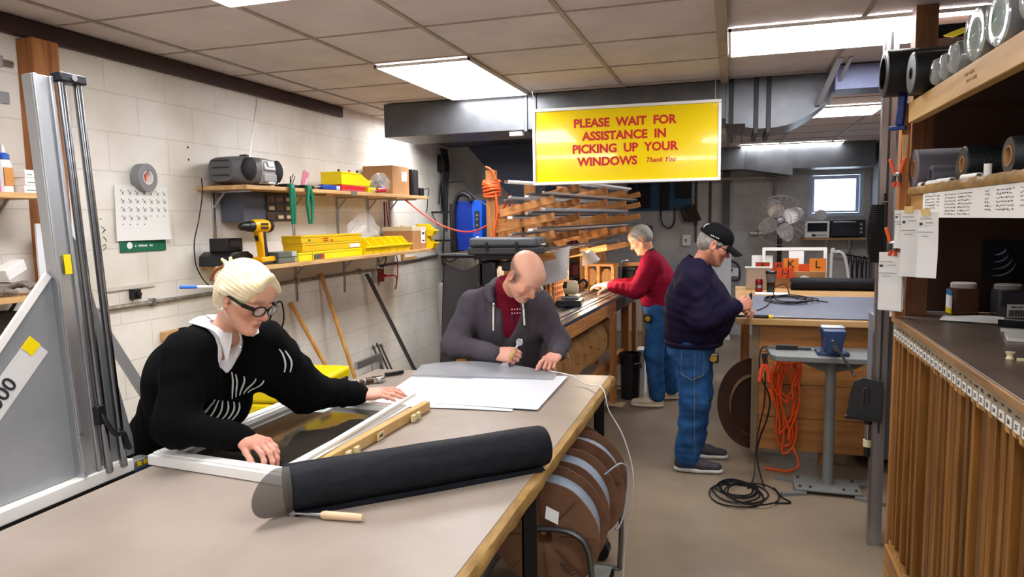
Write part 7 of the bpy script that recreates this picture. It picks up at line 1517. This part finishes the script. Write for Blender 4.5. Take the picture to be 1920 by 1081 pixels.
# ============================================================ the hooded man at the end of the table
HSK = dict(skin='#d99f84', red='#c8604c')
ho = person('balding man in a grey hooded sweatshirt rolling spline at the table end', (-1.24, 3.85, 0))
pel, chs, nk = V3(-1.24, 3.84, .95), V3(-1.21, 3.73, 1.16), V3(-1.155, 3.60, 1.325)
rs, ls = V3(-1.365, 3.61, 1.258), V3(-1.01, 3.70, 1.25)
re, le = V3(-1.435, 3.49, 1.045), V3(-.905, 3.72, 1.035)
rw, lw = V3(-1.165, 3.42, 1.020), V3(-.87, 3.535, 1.012)
hc_h = V3(-1.0, 3.405, 1.436); HR = facing(-30, 50, 4)
ub = SDF(); ub.cap(pel, chs, .13, .13, .04, sq=((1, .3, 0), 1.25)); ub.cap(chs, nk-V3(0, -.03, .04), .12, .08, .05, sq=((1, .3, 0), 1.3)); ub.chain([rs, re, rw], [.05, .042, .03], .03); ub.chain([ls, le, lw], [.05, .042, .03], .03)
for x in (-1.34, -1.14): ub.chain([(x, 3.86, .9), (x, 3.88, .5), (x, 3.92, .1)], [.09, .06, .04], .03); ub.cap((x, 3.92, .05), (x+.03, 3.8, .04), .036, .03, .02)
P, Q = ub.mesh(.014); cb_ = np.tile(lin(HSK['skin']), (len(P), 1))
hd = head(hc_h, HR, nk, 1.03, bald='#5b4c47', jowl=.004, fat=.004, lips='#b5695c', brow='#8a7062', stub='#9a7f74', **HSK)
rh = hand(rw, V3(.115, -.02, .004), (-.15, -.80, .55), -1, each=[(62, 72, 40), (66, 76, 42), (68, 78, 42), (70, 80, 42)], spread=0, thumb=(26, 24), fore=re*.3+rw*.7, skin='#dba08c', red='#cf7a6a', sc=1.02)
lh = hand(lw, V3(-.03, -.125, -.028), (.2, -.2, 1), 1, each=[(12, 20, 14), (48, 62, 40), (54, 66, 40), (58, 66, 40)], spread=2, thumb=(24, 14), fore=le*.3+lw*.7, skin='#dba08c', red='#cf7a6a', sc=1.0)
meshobj('body', [(P, Q, 0, cb_), hd, rh, lh], M_SKIN, ho)
M_HOOD = mat('grey_fleece', '#514c53', .92, c2='#48434a', vs=8, bump=.35, bs=300)
sx_ = V3(.96, .28, 0); fx = V3(.28, -.96, 0)
s = SDF(); s.cap(pel+V3(0, 0, -.03), chs, .165, .165, .06, sq=(sx_, 1.28), fold=(.0025, 3, 0)); s.cap(chs, nk+V3(-.01, .06, -.06), .160, .100, .07, sq=(sx_, 1.40)); s.ell(pel+fx*.03+V3(0, 0, .02), (.19, .17, .13), .06)
s.cap(nk+V3(-.02, .05, -.03), rs, .070, .070, .06); s.cap(nk+V3(.0, .05, -.03), ls, .070, .068, .06)
s.cap(rs, re, .076, .070, .05, fold=(.003, 3, 1)); s.cap(re, rw+(re-rw)*.12, .070, .048, .03, fold=(.0035, 4, 2)); s.cap(rw+(re-rw)*.2, rw+(re-rw)*.03, .047, .042, .01)
s.cap(ls, le, .074, .066, .05, fold=(.0035, 3, 3)); s.cap(le, lw+(le-lw)*.12, .066, .048, .03, fold=(.0035, 4, 0)); s.cap(lw+(le-lw)*.22, lw+(le-lw)*.03, .048, .043, .01)
base_h = SDF(); base_h.p = list(s.p)
# hood bunched round the neck
ring = [nk+fx*.075+sx_*-.085+V3(0, 0, -.035), nk+sx_*-.105+fx*.01+V3(0, 0, .012), nk-fx*.085+sx_*-.06+V3(0, 0, .035), nk-fx*.10+sx_*.03+V3(0, 0, .03), nk+sx_*.095-fx*.02+V3(0, 0, .0), nk+fx*.075+sx_*.085+V3(0, 0, -.045)]
s.chain(ring, [.022, .034, .040, .040, .034, .022], .03)
s.cap(nk-fx*.09+V3(0, 0, -.0), nk-fx*.17+V3(0, 0, -.10), .06, .07, .05)
# open front
s.cap(nk+fx*.0+V3(0, 0, .05), nk+fx*.05+V3(.0, 0, -.02), .066, .058, .012, sub=True); z0_ = base_h.hit(nk+fx*.6+V3(.015, 0, -.10), -fx); z1_ = base_h.hit(nk+fx*.6+V3(-.01, 0, -.30), -fx)
s.cap(nk+fx*.09+V3(.0, 0, -.03), z0_, .058, .052, .012, sub=True); s.cap(z0_, z1_+fx*.02, .050, .012, .012, sub=True)
P, Q = s.mesh(.009, wrinkle(.008, .16, 11)); hoo = meshobj('hooded_sweatshirt', [(P, Q)], M_HOOD, ho)
s2 = SDF(); s2.cap(pel, chs, .150, .150, .06, sq=(sx_, 1.25)); s2.cap(chs, nk+V3(-.01, .04, -.055), .146, .088, .07, sq=(sx_, 1.38)); s2.cap(nk+V3(0, .03, -.04), nk+fx*.045+V3(0, 0, .045), .078, .070, .03); s2.cap(nk+fx*.07+V3(0, 0, .105), nk+fx*.13+V3(0, 0, .06), .056, .045, .01, sub=True)
P, Q = s2.mesh(.008); shh = meshobj('shirt', [(P, Q)], mat('maroon_shirt', '#6d1226', .85, bump=.2, bs=200), ho)
def onb(SD, o, d, lift=.003): h = SD.hit(o, d); return tuple(h+SD.normal(h)*lift)
for q, a, l_ in ((-1, .078, .155), (1, .080, .13)):
    Pn = [onb(s, nk+fx*.5+sx_*(q*a+q*.004*t)+V3(0, 0, -.045-l_*t), -fx, .0055) for t in [i/8 for i in range(9)]]; MB().tube(Pn, .0052, 8).build('drawstring', mat('white_cord2', '#ece9e6', .7), hoo, world=True)
Pn = [onb(s2, nk+fx*.5+sx_*(.055+.006*math.sin(i))+V3(0, 0, -.10-.011*i), -fx, .001) for i in range(2)]
for i in range(2):
    b = MB()
    for k in range(4): p = onb(s2, nk+fx*.5+sx_*(.02+.014*k)+V3(0, 0, -.085-.022*i), -fx, .001); b.cbox(p, (.007, .002, .006 if k % 2 else .008))
    b.build('embroidery', mat('thread', '#d8a8b4', .7), shh, world=True)
p = onb(s2, nk+fx*.5+sx_*.02+V3(0, 0, -.115), -fx, .004); b = MB(); b.tube([p, tuple(V3(*p)+V3(.002, -.004, -.045))], .004, 6); b.build('pen_clip', mat('pen_navy', '#1f2350', .4), shh, world=True)
s = SDF(); s.ell(pel+V3(0, 0, -.09), (.17, .16, .10), .05)
for x in (-1.34, -1.14): s.chain([(x, 3.86, .88), (x, 3.88, .5), (x, 3.92, .09)], [.105, .08, .065], .03)
P, Q = s.mesh(.014); meshobj('jeans', [(P, Q)], M_JEAND, ho)
for x in (-1.34, -1.14): shoe(ho, 'shoe', (x+.04, 3.72), (x, 3.98), .09, M_BLK, M_WHITE)
# the spline roller in his fist
rt_ = T('spline_roller', 'double ended spline roller with metal wheels held in the fist of the hooded man', 'roller tool', (-1.095, 3.40, .955))
A_, B2 = V3(-1.115, 3.392, .955), V3(-1.030, 3.385, 1.095)
axd = nrm3(B2-A_)
b = MB(); b.tube([tuple(A_+axd*.035), tuple(A_+axd*.05), tuple(B2-axd*.05), tuple(B2-axd*.038)], [.009, .0125, .0125, .009], 12); b.build('handle', M_PINE, rt_, world=True)
for c, r in ((A_, .030), (B2, .020)):
    b = MB(); b.lathe([(0, -.004), (r*.9, -.004), (r, -.001), (r, .001), (r*.9, .004), (0, .004)], 28, Matrix.Translation(Vector(c)) @ rotM(PI/2, 0, 0)); w_ = b.build('wheel', M_STEEL, rt_, world=True)
    sgn = 1 if c is A_ else -1
    for dy in (-.008, .008): MB().bar(tuple(c+V3(0, dy, 0)-axd*.006*sgn), tuple(c+axd*.04*sgn+V3(0, dy*.6, 0)), .010, .0025, (0, 1, 0)).build('fork', M_STEEL, rt_, world=True)
    MB().cyl(tuple(c+V3(0, -.011, 0)), tuple(c+V3(0, .011, 0)), .005, n=10).build('axle', M_CHROME, rt_, world=True)
# ============================================================ the grey haired man in the red fleece at the bench
ro = person('grey haired man in a dark red fleece and jeans working at the bench saw', (-.62, 6.4, 0))
RSK = dict(skin='#dca286', red='#cf7c62')
pel, chs, nk = V3(-.61, 6.36, .95), V3(-.655, 6.34, 1.18), V3(-.70, 6.33, 1.375)
rs, ls = V3(-.70, 6.51, 1.315), V3(-.655, 6.14, 1.315)
re, le = V3(-.82, 6.56, 1.10), V3(-.775, 6.07, 1.095)
rw, lw = V3(-1.03, 6.42, 1.12), V3(-1.015, 6.08, 1.125)
hc_r = V3(-.775, 6.32, 1.525); HR = facing(183, 30, 0)
ub = SDF(); ub.cap(pel, chs, .13, .13, .04, sq=((0, 1, 0), 1.25)); ub.cap(chs, nk-V3(-.02, 0, .05), .12, .08, .05, sq=((0, 1, 0), 1.3)); ub.chain([rs, re, rw], [.05, .042, .03], .03); ub.chain([ls, le, lw], [.05, .042, .03], .03)
LG = {'l': [(-.615, 6.25, .90), (-.65, 6.27, .50), (-.635, 6.33, .10)], 'r': [(-.60, 6.46, .90), (-.59, 6.56, .50), (-.535, 6.64, .10)]}
for q in LG.values(): ub.chain(q, [.085, .06, .045], .03); ub.cap(V3(*q[2])-V3(0, 0, .05), V3(*q[2])+V3(-.12, 0, -.06), .036, .03, .02)
P, Q = ub.mesh(.016); cb_ = np.tile(lin(RSK['skin']), (len(P), 1))
hd = head(hc_r, HR, nk, 1.0, brow='#9c948c', lips='#bb7a68', **RSK)
rh = hand(rw, (-.12, -.03, .0), (0, .1, 1), 1, curl=(15, 25, 20), skin='#e0ac90', fore=re*.3+rw*.7); lh = hand(lw, (-.125, .02, .006), (0, -.25, 1), -1, curl=(12, 22, 18), spread=5, skin='#e0ac90', fore=le*.3+lw*.7)
meshobj('body', [(P, Q, 0, cb_), hd, rh, lh], M_SKIN, ro)
M_FLC = mat('red_fleece', '#951233', .9, c2='#7c0f28', vs=9, bump=.3, bs=200)
s = SDF(); s.cap(pel+V3(0, 0, -.0), chs, .165, .165, .06, sq=((0, 1, 0), 1.22), fold=(.003, 4, 0)); s.cap(chs, nk+V3(.03, 0, -.07), .160, .10, .07, sq=((0, 1, 0), 1.35)); s.cap(nk+V3(.02, 0, -.04), rs, .07, .08, .06); s.cap(nk+V3(.02, 0, -.04), ls, .07, .08, .06)
s.cap(rs, re, .085, .072, .05); s.cap(re, rw+(re-rw)*.05, .072, .046, .03, fold=(.003, 5, 0)); s.cap(ls, le, .087, .074, .05, fold=(.0028, 3, 1)); s.cap(le, lw+(le-lw)*.05, .074, .047, .03, fold=(.0035, 5, 2))
s.cap(nk+V3(.02, 0, -.04), nk+V3(-.006, 0, .022), .082, .068, .02); s.cap(nk+V3(-.005, 0, .06), nk+V3(-.04, 0, .04), .056, .05, .008, sub=True); s.half((0, 0, .93), (0, 0, -1))
P, Q = s.mesh(.011, wrinkle(.006, .16, 5)); meshobj('fleece', [(P, Q)], M_FLC, ro)
s = SDF(); s.cap(nk+V3(.015, 0, .0), nk+V3(-.004, 0, .034), .067, .060, .01); s.cap(nk+V3(-.02, 0, .08), nk+V3(-.05, 0, .05), .052, .05, .005, sub=True); P, Q = s.mesh(.006); meshobj('collar', [(P, Q)], mat('dark_collar', '#2a1018', .9), ro)
s = SDF(); s.ell(pel+V3(0, .0, -.04), (.145, .185, .12), .05)
for q in LG.values(): s.chain([q[0], q[1], tuple(V3(*q[2])+V3(.01, 0, .02))], [.108, .085, .074], .03, fold=(.0025, 4, q[0][1]*7))
s.half((0, 0, .03), (0, 0, -1)); P, Q = s.mesh(.011, wrinkle(.006, .12, 6)); meshobj('jeans', [(P, Q)], M_JEAN, ro)
M_SNK = mat('cream_sneaker', '#d8ccb4', .7, c2='#bfae90', vs=20); M_SOLE = mat('cream_sole', '#cfc3ab', .7)
shoe(ro, 'shoe', (-.865, 6.33), (-.57, 6.34), .09, M_SNK, M_SOLE, M_WHITE); shoe(ro, 'shoe', (-.735, 6.63), (-.44, 6.67), .09, M_SNK, M_SOLE, M_WHITE)
s = SDF(); s.ell((-.014, 0, .040), (.104, .082, .090), .02); s.ell((-.045, 0, -.005), (.066, .073, .062), .03)
for q in (-1, 1): s.cap((.045, q*.060, .055), (.008, q*.074, .0), .016, .010, .015)
s.ell((.112, 0, -.03), (.072, .075, .088), .010, sub=True); s.ell((.10, 0, .035), (.026, .06, .035), .008, sub=True)
for q in (-1, 1): s.ell((-.006, q*.088, -.022), (.030, .022, .036), .006, sub=True)
P, Q = s.mesh(.004, lambda P: .0016*np.sin(P[:, 0]*300+2*np.sin(P[:, 2]*150))*np.sin(P[:, 2]*260+P[:, 1]*200)); meshobj('hair', [(P @ HR.T+hc_r, Q)], mat('grey_hair', '#b3aea8', .6, c2='#7e7974', vs=40), ro)
tpm = MB(); tpm.box(-.035, .035, -.014, .014, -.035, .035); tpr = tpm.build('tape_measure', mat('tape_black', '#1d1b18', .4), ro, bevel=.006); tpr.location = (-.07, -.255, .84); b = MB(); b.lathe([(0, 0), (.022, 0), (.022, .004), (0, .004)], 18, Matrix.Translation((0, -.014, 0)) @ rotM(PI/2, 0, 0)); b.build('tape_face', mat('tape_gold', '#b99a3a', .3, metal=.5), tpr)
# ============================================================ the man in the black cap at the right desk
mo = person('man in a black cap, navy jacket and jeans standing at the right desk', (-.23, 4.85, 0))
CSK = dict(skin='#d08d73', red='#bd604c')
pel, chs, nk = V3(-.235, 4.79, .95), V3(-.215, 4.77, 1.17), V3(-.205, 4.77, 1.405)
rs, ls = V3(-.225, 4.605, 1.295), V3(-.19, 4.94, 1.295)
re, le = V3(-.175, 4.545, 1.065), V3(-.12, 5.0, 1.09)
rw, lw = V3(.035, 4.73, 1.135), V3(.025, 4.93, 1.13)
hc_m = V3(-.105, 4.765, 1.535); HR = facing(4, 26, 0)
ub = SDF(); ub.cap(pel, chs, .14, .14, .04, sq=((0, 1, 0), 1.2)); ub.cap(chs, nk-V3(.02, 0, .06), .13, .08, .05, sq=((0, 1, 0), 1.3)); ub.chain([rs, re, rw], [.05, .042, .03], .03); ub.chain([ls, le, lw], [.05, .042, .03], .03)
LG = {'r': [(-.245, 4.70, .90), (-.225, 4.71, .50), (-.265, 4.755, .10)], 'l': [(-.225, 4.89, .90), (-.20, 4.97, .50), (-.24, 5.06, .10)]}
for q in LG.values(): ub.chain(q, [.09, .062, .045], .03); ub.cap(V3(*q[2])-V3(0, 0, .05), V3(*q[2])+V3(.13, 0, -.06), .036, .03, .02)
P, Q = ub.mesh(.016); cb_ = np.tile(lin(CSK['skin']), (len(P), 1))
hd = head(hc_m, HR, nk, 1.02, brow='#6a5a50', lips='#a8584c', jowl=.003, stub='#8a6a5c', **CSK)
rh = hand(rw, (.10, .03, .028), (.25, -.9, .1), -1, each=[(60, 72, 40), (64, 74, 40), (66, 76, 42), (68, 78, 42)], spread=0, thumb=(24, 22), skin='#cf8f78', red='#bf6c5a', fore=re*.3+rw*.7, sc=1.03)
lh = hand(lw, (.10, -.01, -.018), (.1, .3, 1), -1, each=[(30, 45, 30), (45, 55, 35), (50, 60, 36), (52, 60, 36)], spread=2, thumb=(24, 18), skin='#cf8f78', red='#bf6c5a', fore=le*.3+lw*.7)
meshobj('body', [(P, Q, 0, cb_), hd, rh, lh], M_SKIN, mo)
M_JKT = mat('navy_jacket', '#1a1430', .8, c2='#130e22', vs=7, bump=.2, bs=160)
s = SDF(); s.cap(pel+V3(.0, 0, .01), chs, .195, .200, .06, sq=((0, 1, 0), 1.12), fold=(.003, 3, 1)); s.ell(V3(-.165, 4.79, 1.05), (.195, .20, .16), .06); s.cap(chs, nk+V3(-.03, 0, -.08), .185, .105, .08, sq=((0, 1, 0), 1.28)); s.cap(nk+V3(-.03, 0, -.05), rs, .078, .082, .08); s.cap(nk+V3(-.03, 0, -.05), ls, .078, .082, .08)
s.cap(rs, re, .084, .080, .035, fold=(.0035, 3, 2)); s.cap(re, rw+(re-rw)*.08, .080, .054, .03, fold=(.0035, 4, 0)); s.cap(rw+(re-rw)*.12, rw+(re-rw)*.0, .052, .046, .01); s.cap(ls, le, .084, .076, .07); s.cap(le, lw+(le-lw)*.05, .074, .050, .03, fold=(.003, 4, 1))
s.cap(nk+V3(-.035, 0, -.05), nk+V3(-.008, 0, .012), .092, .080, .02); s.cap(nk+V3(.0, 0, .06), nk+V3(.05, 0, .03), .064, .055, .008, sub=True); s.cap(nk+V3(.07, 0, .0), nk+V3(.14, 0, -.10), .03, .008, .01, sub=True); s.half((0, 0, .885), (0, 0, -1))
P, Q = s.mesh(.010, wrinkle(.0075, .15, 8)); jk = meshobj('jacket', [(P, Q)], M_JKT, mo); base_j = s
s2 = SDF(); s2.cap(pel+V3(0, 0, -.03), pel+V3(0, 0, .02), .198, .200, .03, sq=((0, 1, 0), 1.12)); s2.half((0, 0, .90), (0, 0, 1)); s2.half((0, 0, .865), (0, 0, -1)); P, Q = s2.mesh(.009); meshobj('waistband', [(P, Q)], M_JKT, jk)
s = SDF(); s.cap(nk+V3(-.0, 0, -.05), nk+V3(.012, 0, .0), .075, .066, .02); s.cap(nk+V3(.02, 0, .05), nk+V3(.06, 0, .03), .052, .05, .005, sub=True); P, Q = s.mesh(.006); meshobj('shirt', [(P, Q)], mat('dark_red_collar', '#3a1a24', .85), mo)
s = SDF(); s.ell(pel+V3(-.01, .0, -.10), (.155, .18, .12), .05); s.ell(pel+V3(-.075, .0, -.12), (.085, .14, .09), .05)
for q in LG.values(): s.chain([q[0], q[1], tuple(V3(*q[2])+V3(0, 0, .0))], [.118, .092, .080], .03, fold=(.0028, 4, q[0][1]*9)); s.cap(V3(*q[2])+V3(0, 0, .07), V3(*q[2])+V3(-.005, 0, .02), .088, .080, .02, fold=(.0025, 1.5, 1))
s.half((0, 0, .03), (0, 0, -1)); P, Q = s.mesh(.010, wrinkle(.006, .13, 9)); jn = meshobj('jeans', [(P, Q)], M_JEAN, mo); bj = s
# back pocket stitching and side seam
M_STI = mat('stitching', '#8a7a5a', .7); pts = [(-.40, 4.6, .86), (-.40, 4.6, .70), (-.33, 4.6, .665), (-.26, 4.6, .70), (-.26, 4.6, .86)]
b = MB(); PP = []
for i in range(len(pts)-1):
    for t in [k/8 for k in range(8)]: PP.append(onb(bj, V3(*pts[i])*(1-t)+V3(*pts[i+1])*t+V3(.10, -.25, 0), (0, 1, 0), .001))
b.tube(PP, .0016, 5).build('pocket_seam', M_STI, jn, world=True)
PP = [onb(bj, (-.215, 4.3, .88-.74*k/24), (0, 1, 0), .001) for k in range(25)]; MB().tube(PP, .0015, 5).build('side_seam', M_STI, jn, world=True)
c_ = onb(bj, (-.115, 4.3, .80), (0, 1, 0), .012); tpr = MB().box(-.036, .036, -.014, .014, -.034, .034).build('tape_measure', mat('tape_black', '#1d1b18', .4), mo, bevel=.008); tpr.location = Vector(c_)-mo.location
b = MB(); b.lathe([(0, 0), (.024, 0), (.024, .004), (0, .004)], 18, Matrix.Translation((0, -.014, .0)) @ rotM(PI/2, 0, 0)); b.build('tape_face', mat('tape_gold', '#b99a3a', .3, metal=.5), tpr); MB().box(-.028, .028, -.0165, -.0145, .022, .031).build('clip', M_STEEL, tpr)
M_SH2 = mat('dark_sneaker', '#2c2a2e', .7, c2='#46424a', vs=22); M_SO2 = mat('white_grey_sole', '#c9c6c2', .6)
shoe(mo, 'shoe', (-.03, 4.765), (-.355, 4.745), .09, M_SH2, M_SO2, M_WHITE); shoe(mo, 'shoe', (.0, 5.07), (-.31, 5.06), .09, M_SH2, M_SO2, M_WHITE)
# grey hair below the cap, cap, glasses
s = SDF(); s.ell((-.016, 0, .025), (.101, .080, .082), .02); s.ell((-.042, 0, -.015), (.066, .071, .058), .03)
for q in (-1, 1): s.cap((.03, q*.064, .04), (.010, q*.074, -.012), .014, .008, .012)
s.ell((.115, 0, -.02), (.080, .09, .105), .010, sub=True)
for q in (-1, 1): s.ell((-.006, q*.088, -.020), (.028, .022, .036), .006, sub=True)
P, Q = s.mesh(.004, lambda P: .0014*np.sin(P[:, 0]*320+2*np.sin(P[:, 2]*150))*np.sin(P[:, 2]*280)); meshobj('hair', [(P @ HR.T*1.02+hc_m, Q)], mat('grey_hair2', '#a29a94', .6, c2='#6e6864', vs=40), mo)
s = SDF(); s.ell((-.012, 0, .052), (.112, .090, .090), .02); s.ell((-.05, 0, .045), (.072, .078, .06), .02); s.half((0, 0, .030), (-.10, 0, -1), .004)
P, Q = s.mesh(.005); M_CAP = mat('black_cap', '#0c0c0f', .8, bump=.2, bs=260); cp_ = meshobj('cap', [(P @ HR.T*1.02+hc_m, Q)], M_CAP, mo)
b, M = head_mb(hc_m, HR*1.02); b.sheet(lambda u, v: (.070+.035*u+.080*math.sqrt(max(0, 1-(2*v-1)**2*.86))*u, (v-.5)*.150, .046-.030*u-.030*(2*v-1)**2), 8, 18, .005); place(b, M).build('brim', M_CAP, cp_, world=True, smooth=60)
b, M = head_mb(hc_m, HR*1.02); b.ell((-.012, 0, .143), .008, 8); place(b, M).build('button', M_CAP, cp_, world=True)
M_CW = mat('cap_thread', '#d8d8dc', .7)
for k in range(13):
    if k in (5, 6): continue
    a = -2.75+.105*k; b, M = head_mb(hc_m, HR*1.02); p = V3(-.012+.1125*math.cos(a), .0905*math.sin(a), .0475); b.cbox(tuple(p), (.006, .004, .006 if k % 3 else .009), rotM(0, 0, a+PI/2)); place(b, M).build('embroidery', M_CW, cp_, world=True)
b, M = head_mb(hc_m, HR*1.02); b.tube([(-.012+.113*math.cos(a)*c_2, .091*math.sin(a)*c_2, zz) for a, zz, c_2 in ((-2.7, .07, .99), (-2.75, .085, .95), (-2.72, .10, .87), (-2.6, .105, .83))], .003, 6); place(b, M).build('emblem', M_CW, cp_, world=True)
glasses(mo, hc_m, HR, mat('wire_frame', '#1a1718', .3), .0026, w=.024, h=.016)
# screwdriver in his fist
st_ = T('screwdriver', 'small brass bladed tool upright in the fist of the man in the cap', 'screwdriver', (.115, 4.775, 1.165)); 
b = MB(); b.cyl((.0, 0, -.05), (.012, .004, .055), .010, .009, 10); b.build('handle', M_BLK, st_); b = MB(); b.bar((.012, .004, .056), (.020, .006, .125), .016, .004); b.build('blade', mat('brass_blade', '#b08a58', .35, metal=.5), st_)
for q in ('navy_jacket', 'black_knit', 'grey_fleece', 'red_fleece', 'blue_denim', 'dark_denim', 'black_screen', 'maroon_shirt', 'black_cap'): _m[q].node_tree.nodes['Principled BSDF'].inputs['Specular IOR Level'].default_value = .15
